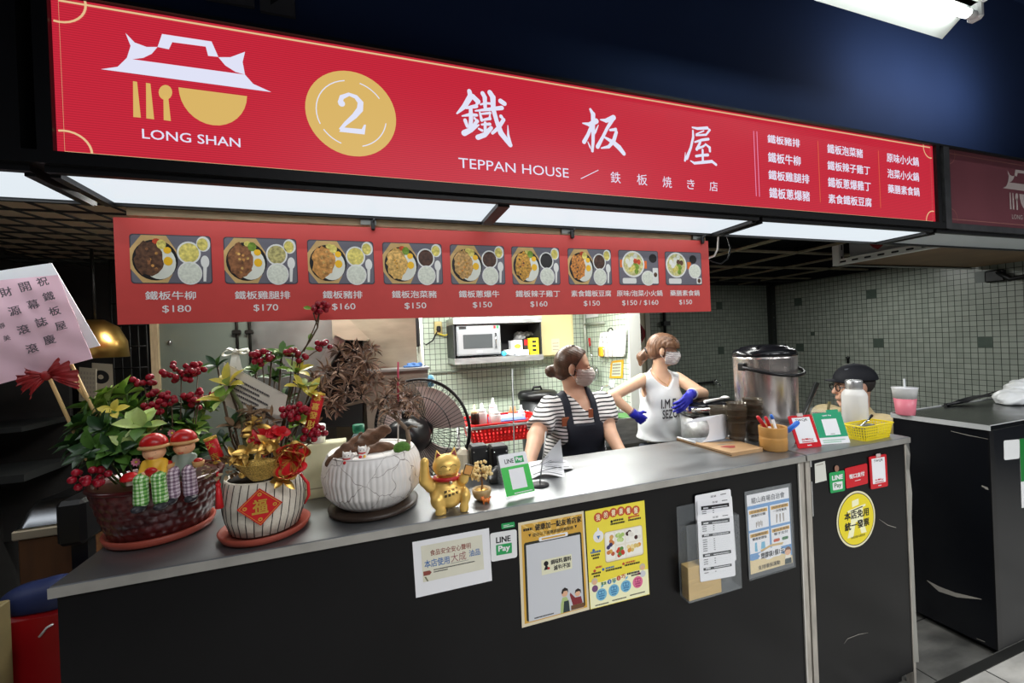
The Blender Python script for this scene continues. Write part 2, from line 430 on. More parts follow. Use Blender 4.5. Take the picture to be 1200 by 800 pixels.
for (px, py, n) in ((841.5, 358, 2), (844.5, 411.7, 2)):
 q = at(px, py, 4.13); x = round(q[0] / dk) * dk; z = round(q[2] / dk) * dk; mb.span((x - dk * n / 2, 4.127, z - dk * n / 2), (x + dk * n / 2, 4.13, z + dk * n / 2), accent)
mb.span((2.75, 4.115, 0), (2.79, 4.13, 2.5), mat('white corner trim'))
struct('wall_far', mb)
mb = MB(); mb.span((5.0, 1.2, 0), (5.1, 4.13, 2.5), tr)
for (px, py, n) in ((935, 353, 2), (1023.6, 341.7, 2), (953, 395, 1), (938, 406.7, 2), (1026.7, 404, 2), (1155, 400.8, 2), (1149, 324, 2)):
 q = onx(px, py, 5.0); y = round(q[1] / dk) * dk + (dk / 2 if n == 1 else 0); z = round(q[2] / dk) * dk + (dk / 2 if n == 1 else 0); mb.span((4.997, y - dk * n / 2, z - dk * n / 2), (5.0, y + dk * n / 2, z + dk * n / 2), accent)
struct('wall_right', mb)
mb = MB(); mb.span((4.93, 4.06, 0), (5.0, 4.13, 2.3), mat('dark corner post', (38, 42, 40), 0.5));
for z in (1.3, 1.5, 1.66, 1.84): mb.ball((4.95, 4.057, z), .008, chrome, 8, 6)
struct('trim_2', mb)
mb = MB(); mb.span((-1.7, 1.6, 0), (-1.6, 3.85, 2.5), mat('dark stall wall', (36, 35, 34), 0.7, var=.2)); struct('wall_left', mb)
mb = MB(); mb.span((-4.0, 2.9, 0), (-1.7, 3.0, 2.5), mat('dark stall wall')); struct('wall_neighbor', mb)
# door in the far wall
dx0 = at(740, 400, 4.12)[0]; dx1 = at(757, 400, 4.12)[0]
cream = mat('cream painted door', (214, 205, 180), 0.5)
mb = MB(); mb.span((2.14, 4.09, 0), (dx1 - .03, 4.13, 2.2), cream); mb.span((dx1 - .03, 4.07, 0), (dx1 + .03, 4.13, 2.2), mat('pale door frame', (196, 192, 178), 0.5))
mb.span((2.14, 4.08, at(750, 412, 4.1)[2] - .02), (dx1 - .03, 4.092, at(750, 412, 4.1)[2] + .02), mat('pale door frame'))
struct('door_1', mb)
# ceilings
navy = mat('navy painted ceiling', (34, 48, 80), 0.8, var=.08, scale=2, ior=1.2)
mb = MB(); mb.span((-4, 1.31, 2.13), (6, 1.40, 3.3), navy); struct('wall_front', mb)
mb = MB(); mb.span((-4, -5, 3.3), (6, 1.4, 3.4), navy); struct('ceiling', mb)
mb = MB(); mb.span((-4, 1.4, 2.5), (6, 4.3, 2.6), mat('black plenum', (14, 15, 20), 0.8)); struct('ceiling_kitchen', mb)
mb = MB(); tb = mat('dusty tan ceiling bar', (120, 112, 92), 0.6, var=.25)
for k in range(10): mb.span((-1.2 + k * .62, 1.42, 2.085), (-1.17 + k * .62, 4.1, 2.10), tb)
for k in range(5): mb.span((-1.6, 1.75 + k * .6, 2.085), (5.0, 1.775 + k * .6, 2.10), tb)
struct('trim_3', mb)
mb = MB(); mb.span((-1.6, 3.74, 2.085), (5, 3.8, 2.5), mat('black plenum')); mb.span((2.13, 4.06, 2.085), (5, 4.13, 2.5), mat('black plenum')); mb.span((4.95, 1.4, 2.075), (5.0, 4.1, 2.5), mat('black plenum')); struct('trim_4', mb)
# faint direction sign on the navy wall above the big sign
g = Frame((0, 1.309, 0)); t = thing('direction_sign', 'dim grey arrow sign on the navy wall above the red shop sign', 'sign', (at(326, 10, 1.30)[0], 1.309, 2.55))
dg = mat('dim grey sign face', (70, 68, 70), 0.6)
a = at(305, 12, 1.30); b = at(346, 20.7, 1.30); x0, x1, z0 = a[0], b[0], b[2]
MB().rect(x0, z0, x1, z0 + .12, g, dg, .01, .012).build('plate', t)
zc = z0 + .06; MB().plate([(x0 + .02, zc + .018), (x1 - .06, zc + .018), (x1 - .06, zc + .04), (x1 - .015, zc), (x1 - .06, zc - .04), (x1 - .06, zc - .018), (x0 + .02, zc - .018)], g, mat('black plenum'), 0, .0135).build('arrow', t)
a = at(240, 5, 1.30); b = at(298, 9, 1.30)
mb = MB(); mb.rect(a[0], b[2], b[0], b[2] + .12, g, dg, .01, .012); mb.rect(a[0] + .015, b[2] + .02, b[0] - .015, b[2] + .1, g, mat('black plenum'), 0, .0135)
single('direction_sign', 'dim grey sign with dark panel on the navy wall, left of the arrow', 'sign', mb, (a[0], 1.309, 2.55))
# hall tube fixture, upper right
t = thing('tube_light', 'white fluorescent batten light hanging in front of the navy wall', 'light fixture', (1.55, .95, 2.70))
wm = mat('white fixture enamel', (226, 230, 226), 0.4)
mb = MB()
for (y0, z0, y1, z1) in ((.905, 2.66, .99, 2.60), (.885, 2.66, .905, 2.66)):
 mb.add([(.9, y0, z0), (2.14, y0, z0), (2.14, y1, z1), (.9, y1, z1), (.9, y0, z0 + .004), (2.14, y0, z0 + .004), (2.14, y1, z1 + .004), (.9, y1, z1 + .004)], [(0, 1, 2, 3), (7, 6, 5, 4), (0, 4, 5, 1), (1, 5, 6, 2), (2, 6, 7, 3), (3, 7, 4, 0)], wm)
mb.span((.9, .87, 2.66), (2.16, .93, 2.70), wm); mb.build('reflector', t)
MB().tube([(.93, .90, 2.622), (2.10, .90, 2.622)], .0145, glow('fluorescent tube glow', (246, 255, 252), 14.0), 12).build('tube', t)
mb = MB(); mb.tube([(2.10, .90, 2.622), (2.135, .90, 2.622)], .015, white_plastic, 12); mb.box((2.15, .90, 2.64), (.03, .04, .07), white_plastic, None, .008); mb.build('socket', t)
for x in (1.1, 1.95): mb = MB(); mb.span((x - .005, .895, 2.70), (x + .005, .905, 3.3), wm); mb.build('hanger', t)
# ---------------------------------------------------------------- the long red shop sign and its light panels
YS = 1.115
S = Frame((0, YS, 0))
def sxz(px, py, Y=YS):
 q = at(px, py, Y); return q[0], q[2]
sign_red = glow('lit red sign face', (202, 40, 60), 0.95, stripes=62)
lit_white = glow('lit white lettering', (224, 226, 246), 1.0); lit_gold = glow('lit gold print', (222, 184, 104), 0.95); lit_line = glow('lit pale gold line', (240, 200, 150), 0.9)
def zoomed(ox, oy, k, pts): return [(ox + x * k, oy + y * k) for x, y in pts]
def spts(ox, oy, k, pts, Y=YS): return [sxz(*q, Y=Y) for q in zoomed(ox, oy, k, pts)]
def stext(mb, txt, ox, oy, k, box, m, bold=0.0, z0=.0005, Y=YS, fr=None):
 (a, b), (c, d) = spts(ox, oy, k, [(box[0], box[1]), (box[2], box[3])], Y); mb.text(txt, fr or S, (a, d, c, b), m, bold, False, z0)
def corner_arcs(mb, x0, z0, x1, z1, m, r=.045, z=.0012, w=.0042, fr=None):
 fr = fr or S
 for cx, cz, a in ((x0, z0, 0), (x1, z0, 90), (x1, z1, 180), (x0, z1, 270)):
  pts = [(cx + r * math.cos(math.radians(a - 12 + 114 * k / 10)), cz + r * math.sin(math.radians(a - 12 + 114 * k / 10))) for k in range(11)]
  pts = [(min(max(px, x0 - .012), x1 + .012), min(max(pz, z0 - .006), z1 + .012)) for px, pz in pts]; mb.strip(pts, w, fr, m, z)
 mb.strip([(x0, z0), (x1, z0), (x1, z1), (x0, z1)], w, fr, m, z, True)
def emblem(mbw, mbg, tr):
 """the pavilion roof (white) and the cutlery and bowl (gold); tr maps zoom points to the sign plane"""
 pl = lambda mb, pts, m: mb.add([S3(*q) for q in tr(pts)], [tuple(range(len(pts)))], m)
 for p in ([(296, 203), (345, 196), (372, 170), (388, 174), (718, 219), (742, 246), (795, 270)],
   [(372, 170), (383, 135), (368, 97), (395, 125), (430, 138), (462, 138), (445, 158), (420, 170), (388, 174)],
   [(462, 138), (475, 100), (505, 124), (495, 145)], [(475, 100), (620, 122), (603, 137), (505, 124)], [(603, 137), (620, 122), (640, 167), (610, 164)],
   [(640, 168), (675, 168), (718, 152), (711, 182), (718, 219), (690, 211), (660, 192)]): pl(mbw[0], p, mbw[1])
 for p in ([(390, 238), (402, 240), (413, 345), (391, 343)], [(428, 243), (441, 245), (452, 350), (429, 347)], [(479, 280), (493, 282), (501, 355), (480, 352)],
   [(485 + 20 * math.cos(k / 8 * math.pi), 271 + 22 * math.sin(k / 8 * math.pi)) for k in range(16)],
   [(523, 256)] + [(523 + 201 * t, 256 + 26 * t) for t in (1,)] + [(624 + 100 * math.cos(a) , 269 + 13 * math.cos(a) + 98 * math.sin(a)) for a in [math.pi * k / 16 for k in range(1, 16)]]): pl(mbg[0], p, mbg[1])
t = thing('shop_sign', 'long backlit red shop sign with pavilion emblem and white characters above the counter', 'shop sign', (.85, YS, 1.905))
x0, z0, x1, z1 = -.609, 1.933, 2.311, 2.257
mb = MB()
mb.span((-.66, YS - .012, 1.905), (2.36, 1.30, 1.931), black_metal); mb.span((-.66, YS - .012, 2.259), (2.36, 1.30, 2.268), black_metal)
mb.span((-.635, YS - .012, 1.931), (x0, 1.30, 2.259), black_metal); mb.span((x1, YS - .012, 1.931), (2.335, 1.30, 2.259), black_metal)
mb.span((-.66, 1.28, 1.905), (2.36, 1.30, 2.268), black_metal); mb.build('frame', t)
mb = MB(); mb.span((x0, YS, z0 - .002), (x1, YS + .03, z1 + .002), sign_red); face = mb.build('lit_face', t)
a = sxz(76.5, 178.5); b = sxz(1089.5, 173); mb = MB(); corner_arcs(mb, a[0], a[1], b[0], b[1], lit_line); mb.build('border_line', t)
S3 = lambda x, z: S(x, z, .0006)
mw = MB(); mg = MB(); emblem((mw, lit_white), (mg, lit_gold), lambda p: spts(0, 0, .4, p))
mw.build('roof_emblem', t); mg.build('cutlery_emblem', t)
mb = MB(); stext(mb, 'LONG SHAN', 0, 0, .4, (416, 377, 705, 432), lit_white, .006); mb.build('lettering', t)
# round badge with the serif 2
c = sxz(412.6, 133.4); r = (sxz(402, 82)[1] - sxz(424, 183.6)[1]) / 2
mb = MB(); mb.disc(c[0], c[1], r, S, lit_gold, 0, .0006, 48)
for a0, a1 in ((100, 205), (-10, -75), (35, 75), (215, 250)):
 mb.strip([(c[0] + r * .77 * math.cos(math.radians(a0 + (a1 - a0) * k / 12)), c[1] + r * .77 * math.sin(math.radians(a0 + (a1 - a0) * k / 12))) for k in range(13)], .0025, S, lit_white, .001)
u = r * .5; two = [(-.52, .42), (-.42, .72), (-.1, .9), (.2, .82), (.4, .58), (.36, .25), (.1, -.1), (-.3, -.5), (-.56, -.82)]
mb.strip([(c[0] + x * u, c[1] + z * u) for x, z in two], [v * u for v in (.2, .22, .16, .2, .27, .29, .24, .17, .12)], S, lit_white, .001)
mb.disc(c[0] - .44 * u, c[1] + .42 * u, .15 * u, S, lit_white, 0, .0011, 14)
mb.plate([(c[0] + x * u, c[1] + z * u) for x, z in ((-.6, -.92), (.52, -.92), (.6, -.45), (.52, -.45), (.4, -.68), (-.45, -.7))], S, lit_white, 0, .0012)
mb.build('number_badge', t)
def brush(mb, ox, oy, k, strokes, m):
 """brush-written character: each stroke a list of (x, y, width) in zoom points"""
 for i, st in enumerate(strokes):
  P = [sxz(ox + x * k, oy + y * k) for x, y, w in st]; sc = .112 * k / 48.0; ws = [w * sc * 1.06 for x, y, w in st]
  mb.strip(P, ws, S, m, .0006 + i * 3e-6)
  for (x, z), w in zip(P, ws): mb.disc(x, z, w / 2, S, m, 0, .00061 + i * 3e-6, 12)
K1 = [[(200, 70, 50), (215, 130, 68), (140, 250, 55), (55, 330, 18)], [(240, 130, 55), (300, 190, 60), (290, 215, 36)], [(165, 265, 28), (280, 245, 46)], [(115, 360, 15), (200, 345, 38), (285, 350, 34)], [(215, 270, 42), (220, 400, 48), (210, 520, 46)],
 [(150, 410, 42), (175, 480, 36)], [(260, 385, 26), (290, 420, 46), (240, 490, 36)], [(140, 560, 66), (220, 520, 56), (310, 465, 18)], [(355, 95, 50), (380, 140, 52), (385, 260, 40)],
 [(440, 85, 58), (475, 140, 66), (480, 280, 54), (520, 420, 50), (570, 560, 66), (680, 700, 52)], [(330, 225, 20), (390, 210, 26), (460, 215, 28)], [(270, 300, 18), (400, 285, 36), (580, 265, 50)], [(322, 320, 22), (345, 410, 36)],
 [(340, 335, 22), (440, 325, 36), (440, 390, 40), (365, 405, 26)], [(385, 440, 34), (385, 560, 36)], [(345, 460, 22), (440, 455, 36)], [(310, 510, 22), (350, 530, 30)], [(455, 500, 44), (400, 545, 38)], [(300, 610, 58), (380, 580, 56), (455, 525, 18)],
 [(565, 185, 56), (610, 215, 54)], [(570, 365, 44), (600, 405, 46), (540, 500, 46), (470, 560, 34)], [(680, 700, 46), (655, 580, 28), (650, 470, 8)]]
K2 = [[(205, 100, 38), (245, 170, 76), (245, 330, 66), (245, 560, 54), (235, 700, 46), (200, 640, 28), (170, 570, 14)], [(95, 300, 18), (190, 320, 66), (290, 270, 84)], [(220, 350, 56), (170, 470, 56), (115, 570, 66)], [(320, 330, 14), (280, 420, 36), (250, 470, 36)],
 [(350, 250, 18), (430, 265, 64), (540, 220, 84)], [(530, 240, 66), (450, 370, 50), (385, 500, 50), (310, 640, 66)], [(490, 400, 36), (570, 390, 54), (580, 430, 56), (540, 560, 66), (470, 640, 54), (365, 660, 22)], [(390, 490, 26), (540, 580, 72), (620, 650, 84), (690, 740, 64)]]
K3 = [[(235, 135, 32), (320, 155, 54), (490, 145, 62), (530, 180, 54), (470, 260, 46), (300, 270, 36)], [(430, 195, 28), (300, 250, 28)], [(245, 190, 38), (250, 300, 54), (210, 480, 54), (140, 660, 72), (110, 700, 46), (115, 560, 10)], [(280, 385, 36), (400, 350, 54), (510, 335, 54)],
 [(370, 390, 50), (310, 510, 62)], [(310, 500, 52), (420, 460, 44), (460, 430, 36)], [(460, 420, 36), (530, 480, 62), (535, 540, 54)], [(410, 520, 50), (415, 720, 50)], [(300, 625, 52), (400, 610, 52), (500, 605, 60)], [(205, 705, 22), (270, 745, 54), (420, 730, 62), (570, 715, 62), (640, 770, 54)]]
for K, ox, oy, k in ((K1, 530, 100, .1), (K2, 675, 120, .08125), (K3, 795, 140, .06875)):
 mb = MB(); brush(mb, ox, oy, k, K, lit_white); mb.build('brush_character', t)
mb = MB(); stext(mb, 'TEPPAN HOUSE', 480, 60, .35, (163, 356, 533, 424), lit_white)
a, b = spts(480, 60, .35, [(573, 427), (632, 398)]); mb.strip([a, b], .0022, S, lit_white, .0006)
for ch, bxx in (('鉄', (672, 402, 707, 443)), ('板', (760, 410, 796, 450)), ('焼', (846, 418, 878, 458)), ('き', (928, 428, 955, 463)), ('店', (1003, 435, 1032, 470))): stext(mb, ch, 480, 60, .35, bxx, lit_white)
mb.build('lettering', t)
mb = MB()
for txt, bxx in (('鐵板豬排', (168, 196, 300, 250)), ('鐵板牛柳', (170, 267, 303, 325)), ('鐵板雞腿排', (172, 339, 338, 396)), ('鐵板蔥爆豬', (175, 409, 340, 467)),
    ('鐵板泡菜豬', (408, 234, 553, 293)), ('鐵板辣子雞丁', (409, 302, 582, 361)), ('鐵板蔥爆雞丁', (411, 368, 585, 427)), ('素食鐵板豆腐', (413, 435, 588, 489)),
    ('原味小火鍋', (647, 270, 777, 326)), ('泡菜小火鍋', (650, 334, 778, 387)), ('藥膳素食鍋', (652, 396, 780, 446))): stext(mb, txt, 850, 100, .29167, bxx, lit_white, .016)
pinkl = glow('lit pink line', (236, 150, 190), .9); orl = glow('lit orange line', (226, 110, 70), .9)
for x, (ya, yb), m in ((113, (183, 445), pinkl), (126, (185, 447), pinkl), (371, (223, 470), orl), (614, (262, 492), orl)):
 a, b = spts(850, 100, .29167, [(x, ya), (x + 8, yb)]); mb.strip([a, (a[0], b[1])], .003, S, m, .0006)
mb.build('dish_list', t)
# neighbouring signs
t = thing('shop_sign', 'red shop sign cut by the photo edge beside the black post', 'shop sign', (-1.6, YS, 1.905))
mb = MB(); mb.span((-2.6, YS - .012, 1.905), (-.66, 1.30, 1.931), black_metal); mb.span((-2.6, YS - .012, 2.259), (-.66, 1.30, 2.268), black_metal); mb.span((-.695, YS - .012, 1.931), (-.66, 1.30, 2.259), black_metal); mb.span((-2.6, 1.28, 1.905), (-.66, 1.30, 2.3), black_metal); mb.build('frame', t)
mb = MB(); mb.span((-2.6, YS, 1.931), (-.71, YS + .03, 2.259), glow('dim lit red sign face', (150, 18, 34), .6, 62)); mb.build('lit_face', t)
mb = MB(); corner_arcs(mb, -2.55, 1.95, -.722, 2.24, lit_line); mb.build('border_line', t)
t = thing('shop_sign', 'unlit faded red shop sign with pale emblem, next to the lit one', 'shop sign', (3.5, YS, 1.905))
mb = MB(); gmf = mat('worn grey metal frame', (84, 84, 86), .45, .5, var=.2)
mb.span((2.36, YS - .012, 1.905), (4.9, 1.30, 1.931), gmf); mb.span((2.36, YS - .012, 2.259), (4.9, 1.30, 2.268), black_metal); mb.span((2.36, YS - .013, 1.905), (2.40, 1.30, 2.259), gmf); mb.span((2.36, 1.28, 1.905), (4.9, 1.30, 2.3), black_metal); mb.build('frame', t)
mb = MB(); mb.span((2.40, YS, 1.931), (4.9, YS + .03, 2.259), mat('faded unlit red sign face', (126, 70, 78), .35, var=.12, scale=3)); mb.build('sign_face', t)
pale = mat('pale unlit print', (205, 190, 186), .5); palr = mat('dull unlit line', (176, 120, 112), .5)
mb = MB(); corner_arcs(mb, 2.42, 1.952, 4.8, 2.24, palr, w=.003); mb.build('border_line', t)
dx = 2.945 - sxz(118.4, 81.2)[0]
mw = MB(); mg = MB(); emblem((mw, pale), (mg, pale), lambda p: [(x + dx - .12, z) for x, z in spts(0, 0, .4, p)]); mw.build('roof_emblem', t); mg.build('cutlery_emblem', t)
mb = MB(); (a, b), (c, d) = spts(0, 0, .4, [(416, 377), (705, 432)]); mb.text('LONG SHAN', S, (a + dx - .12, d, c + dx - .12, b), pale, 0, False, .0006); mb.build('lettering', t)
# light panels under the signs
pw = glow('lit white diffuser', (230, 239, 246), .97); pd = mat('unlit white diffuser', (196, 204, 208), .5)
ZP = 1.896
def panel(xa, xb, label, m):
 t = thing('light_panel', label, 'light panel', ((xa + xb) / 2, 1.22, ZP), 'light panels under the shop signs')
 mb = MB(); mb.span((xa, 1.128, ZP), (xb, 1.322, ZP + .004), m); mb.build('diffuser', t)
 mb = MB(); bw = .018
 mb.span((xa - bw, YS, ZP - .006), (xb + bw, 1.130, ZP + .009), black_metal); mb.span((xa - bw, 1.321, ZP - .008), (xb + bw, 1.332, ZP + .009), black_metal)
 mb.span((xa - bw, 1.13, ZP - .012), (xa, 1.321, ZP + .009), black_metal); mb.span((xb, 1.13, ZP - .012), (xb + bw, 1.321, ZP + .009), black_metal)
 for xx in (xa + .12, xb - .12): mb.span((xx - .1, 1.129, ZP - .004), (xx + .1, 1.133, ZP), white_plastic)
 mb.build('frame', t)
panel(-.613, .35, 'long white lit panel under the emblem end of the red sign', pw)
panel(.386, 1.295, 'white lit panel under the middle of the red sign', pw)
panel(1.345, 2.275, 'white lit panel under the dish list end of the red sign', pw)
panel(-2.5, -.672, 'white lit panel at the photo edge past the black post', pw)
panel(2.335, 3.9, 'grey unlit panel under the faded sign', pd)
# beige beam, menu board
mb = MB(); mb.span((-.60, 1.345, 1.872), (1.29, 1.375, 1.93), mat('beige wooden beam', (178, 164, 130), .6, var=.2, stretch=(1, 8, 8))); single('wooden_beam', 'beige wooden beam carrying the red menu board under the light panels', 'beam', mb, (.35, 1.36, 1.872))
for px in (437, 670, 822):
 q = at(px, 262 if px < 500 else 268, 1.325)
 mb = MB(); mb.span((q[0] - .035, 1.333, 1.872), (q[0] + .01, 1.343, 1.89), mat('grey clamp', (120, 120, 116), .4, .7)); mb.box((q[0], 1.322, 1.868), (.012, .014, .03), black_plastic, None, .003); mb.tube([(q[0], 1.32, 1.872), (q[0] + .004, 1.31, 1.884)], .003, black_plastic, 6)
 single('clamp', {437: 'small black clamp on the beam above the pork chop picture', 670: 'small black clamp on the beam above the tofu picture', 822: 'small black clamp on the beam end above the last menu picture'}[px], 'clamp', mb, (q[0], 1.33, 1.872), 'clamps holding the menu board')
YB = 1.33; B = Frame((0, YB, 0))
t = thing('menu_board', 'wide red hanging menu board with nine dish pictures and prices', 'menu board', (.335, YB, 1.585))
mbr = mat('red menu board print', (206, 74, 70), .45, var=.03)
mb = MB(); mb.add([B(x, z, d) for d in (0, -.006) for x, z in ((-.6215, 1.585), (1.289, 1.585), (1.289, 1.868), (-.6215, 1.861))], [(0, 1, 2, 3), (7, 6, 5, 4), (0, 4, 5, 1), (1, 5, 6, 2), (2, 6, 7, 3), (3, 7, 4, 0)], mbr); mb.build('board', t)
pt = mat('photo grey tray', (112, 110, 120), .4, var=.1, scale=8); pdk = mat('photo dark tray rim', (66, 64, 72), .4); pwd = mat('photo wooden plate', (206, 170, 112), .5, var=.12, scale=30); pir = mat('photo iron plate', (34, 32, 32), .4)
pwh = mat('photo white bowl', (232, 232, 228), .4); prc = mat('photo rice', (222, 226, 212), .6, var=.14, scale=160); peg = mat('photo egg white', (226, 228, 216), .4, var=.06); pyk = mat('photo yolk', (244, 190, 40), .4)
pgr = mat('photo greens', (120, 150, 50), .5, var=.4, scale=90); pyl = mat('photo cabbage', (220, 205, 110), .5, var=.35, scale=110); prd = mat('photo chili', (196, 70, 36), .5, var=.3, scale=80); por = mat('photo orange handle', (224, 110, 40), .5)
meats = [mat('photo beef', (92, 62, 44), .5, var=.6, scale=110), mat('photo chicken steak', (140, 92, 58), .5, var=.55, scale=90), mat('photo pork', (196, 140, 74), .5, var=.5, scale=100), mat('photo kimchi pork', (212, 170, 96), .5, var=.5, scale=110),
  mat('photo scallion beef', (190, 150, 92), .5, var=.5, scale=120), mat('photo diced chicken', (196, 146, 58), .5, var=.6, scale=140), mat('photo tofu', (200, 130, 60), .5, var=.6, scale=150), mat('photo broth', (206, 200, 140), .5, var=.4, scale=100)]
psoup = [pyl, mat('photo egg soup', (180, 170, 110), .5, var=.5, scale=120), pyl, mat('photo brown soup', (74, 48, 36), .5, var=.5, scale=90)]
px0 = [151.9, 262, 360, 448, 527, 599, 664.7, 724, 778.5]; px1 = [248, 348, 438, 518, 591, 655.5, 716, 771, 821.5]
names = ['鐵板牛柳', '鐵板雞腿排', '鐵板豬排', '鐵板泡菜豬', '鐵板蔥爆牛', '鐵板辣子雞丁', '素食鐵板豆腐', '原味/泡菜小火鍋', '藥膳素食鍋']
nx = [(170, 229.5), (275, 340), (378, 424.5), (459, 511.5), (537.5, 585), (604, 656), (669, 716), (722.5, 776), (785, 819.5)]
prices = ['$180', '$170', '$160', '$150', '$150', '$160', '$150', '$150 / $160', '$150']
pp = [(190, 224), (297, 326), (389, 416.5), (474, 499.5), (554, 576.5), (621.5, 641.5), (684, 703), (729, 771.5), (796, 811)]
wl = mat('white board lettering', (240, 238, 238), .5)
for i in range(9):
 mid = lambda a, y: at(a, y, YB)
 xa = at(px0[i], 290, YB)[0]; xb = at(px1[i], 300, YB)[0]; w = xb - xa; za, zb = 1.690, 1.820; hgt = zb - za
 mb = MB(); rr = random.Random(i + 3); X = lambda u: xa + u * w; Z = lambda v: za + v * hgt; k = w / .19
 mb.rect(xa, za, xb, zb, B, pdk, 0, .0004, .008); mb.rect(X(.012), Z(.02), X(.988), Z(.98), B, pt, 0, .0006, .008)
 if i < 7:
  cx, cz = X(.30), Z(.48); r = hgt * .46
  mb.plate([(X(.0), Z(.3)), (X(.14), Z(.02)), (X(.44), Z(.02)), (X(.56), Z(.36)), (X(.56), Z(.68)), (X(.44), Z(.98)), (X(.14), Z(.98)), (X(.0), Z(.7))], B, pwd, 0, .0008)
  mb.disc(cx, cz, .275 * w, B, pir, 0, .001, 28, r * .9); mb.disc(cx + .05 * w, cz - .05 * hgt, .2 * w, B, peg, 0, .0012, 24, r * .74)
  blob = [(cx - .07 * w + .17 * w * (1 + .14 * rr.uniform(-1, 1)) * math.cos(a), cz + .02 * hgt + .36 * hgt * (1 + .14 * rr.uniform(-1, 1)) * math.sin(a)) for a in [2 * math.pi * q / 26 for q in range(26)]]
  mb.plate(blob, B, meats[i], 0, .0014)
  for q in range(14): a = rr.uniform(0, 6.28); rad = rr.uniform(0, .8); mb.disc(cx - .07 * w + .16 * w * rad * math.cos(a), cz + .02 * hgt + .34 * hgt * rad * math.sin(a), .02 * w, B, meats[(i + q % 3) % 7], 0, .0015 + q * 1e-5, 7, .03 * hgt)
  mb.disc(cx + .08 * w, cz + .32 * hgt, .06 * w, B, pgr if i % 2 else pyl, 0, .0016, 10, .1 * hgt); mb.disc(cx + .02 * w, cz + .38 * hgt, .05 * w, B, prd if i % 3 == 0 else pyl, 0, .00155, 9, .06 * hgt); mb.disc(cx + .15 * w, cz + .2 * hgt, .05 * w, B, pyk, 0, .0017, 9, .07 * hgt)
  mb.disc(cx + .155 * w, cz - .02 * hgt, .056 * w, B, pyk, 0, .0016, 16, .09 * hgt)
  mb.disc(X(.715), Z(.64), .15 * w, B, pwh, 0, .001, 24, .235 * hgt); mb.disc(X(.715), Z(.64), .128 * w, B, psoup[min(i, 3)] if i < 5 else (pir if i == 5 else psoup[3]), 0, .0012, 22, .2 * hgt)
  mb.disc(X(.72), Z(.22), .155 * w, B, pwh, 0, .0014, 24, .24 * hgt); mb.disc(X(.72), Z(.22), .14 * w, B, prc, 0, .0016, 22, .215 * hgt)
  mb.disc(X(.90), Z(.83), .09 * w, B, pwh, 0, .0008, 20, .16 * hgt); mb.disc(X(.89), Z(.82), .07 * w, B, pyl, 0, .001, 18, .13 * hgt)
  mb.disc(X(.915), Z(.46), .055 * w, B, pwh, 0, .0017, 16, .13 * hgt); mb.plate([(X(.89), Z(.4)), (X(.94), Z(.4)), (X(.92), Z(.05)), (X(.885), Z(.05))], B, pwh, 0, .0019)
 else:
  cx, cz = X(.36 if i == 7 else .3), Z(.60); mb.rect(X(.03), Z(.5), X(.12), Z(.72), B, por, 0, .0009); mb.rect(X(.6), Z(.48), X(.7), Z(.7), B, por, 0, .0009)
  mb.disc(cx, cz, .28 * w, B, pwh, 0, .001, 28, .38 * hgt); mb.disc(cx, cz, .245 * w, B, meats[7], 0, .0012, 26, .33 * hgt)
  for q in range(12): a = q * 2.4; rad = .25 + .06 * q; mb.disc(cx + .2 * w * rad * math.cos(a), cz + .27 * hgt * rad * math.sin(a), .05 * w, B, (pgr, peg, pyl, prd, peg)[q % 5] if i == 7 else (pgr, peg, pyl, meats[0], pwh)[q % 5], 0, .0013 + q * 1e-5, 9, .08 * hgt)
  mb.disc(X(.86 if i == 7 else .76), Z(.78), .1 * w, B, pir, 0, .0012, 16, .13 * hgt); mb.disc(X(.72 if i == 7 else .8), Z(.2 if i == 7 else .42), .17 * w, B, pwh, 0, .0012, 22, .22 * hgt); mb.disc(X(.72 if i == 7 else .8), Z(.2 if i == 7 else .42), .15 * w, B, prc, 0, .0014, 22, .19 * hgt)
  mb.rect(X(.08), Z(.04), X(.42), Z(.2), B, pwh, 0, .0014, .006); mb.rect(X(.84), Z(.04), X(.98), Z(.22 if i == 8 else .5), B, pwh, 0, .0015, .003); mb.disc(X(.91), Z(.13 if i == 8 else .3), .045 * w, B, meats[0], 0, .0017, 10, .07 * hgt)
 mb.build('dish_picture', t)
 mb = MB(); xa = at(nx[i][0], 340, YB)[0]; xb = at(nx[i][1], 340, YB)[0]; mb.text(names[i], B, (xa, 1.6475, xb, 1.6705), wl, .012, False, .0006); mb.build('dish_name', t)
 mb = MB(); xa = at(pp[i][0], 357, YB)[0]; xb = at(pp[i][1], 357, YB)[0]; mb.text(prices[i], B, (xa, 1.612, xb, 1.633), wl, 0.004, False, .0006); mb.build('price', t)
# ---------------------------------------------------------------- counters
CT = 1.0345
top_steel = mat('scratched steel worktop', (146, 148, 150), 0.36, .88, var=.07, scale=5, stretch=(1, 3, 3), bump=.012, bscale=60)
lip_steel = mat('steel worktop edge', (186, 184, 178), 0.4, .7, var=.15, scale=12)
gloss_black = mat('glossy black laminate', (12, 12, 14), 0.3, var=.25, scale=3, ior=1.3)
post_steel = mat('steel corner strip', (184, 178, 168), .45, .4, var=.2, scale=10, stretch=(6, 6, 1))
def slab(mb, x0, x1, y0, y1, z, th, mtop, mlip):
 mb.box(((x0 + x1) / 2, (y0 + y1) / 2, z - th / 2), (x1 - x0, y1 - y0, th), mtop, None, .0025)
 mb.span((x0 - .0005, y0 - .0008, z - th), (x1 + .0005, y0, z - .002), mlip)
t = thing('service_counter', 'long black service counter with steel worktop under the red sign', 'counter', (.42, 1.3, 0))
mb = MB(); slab(mb, -.655, 1.488, 1.115, 1.50, CT, .0235, top_steel, lip_steel); mb.build('worktop', t)
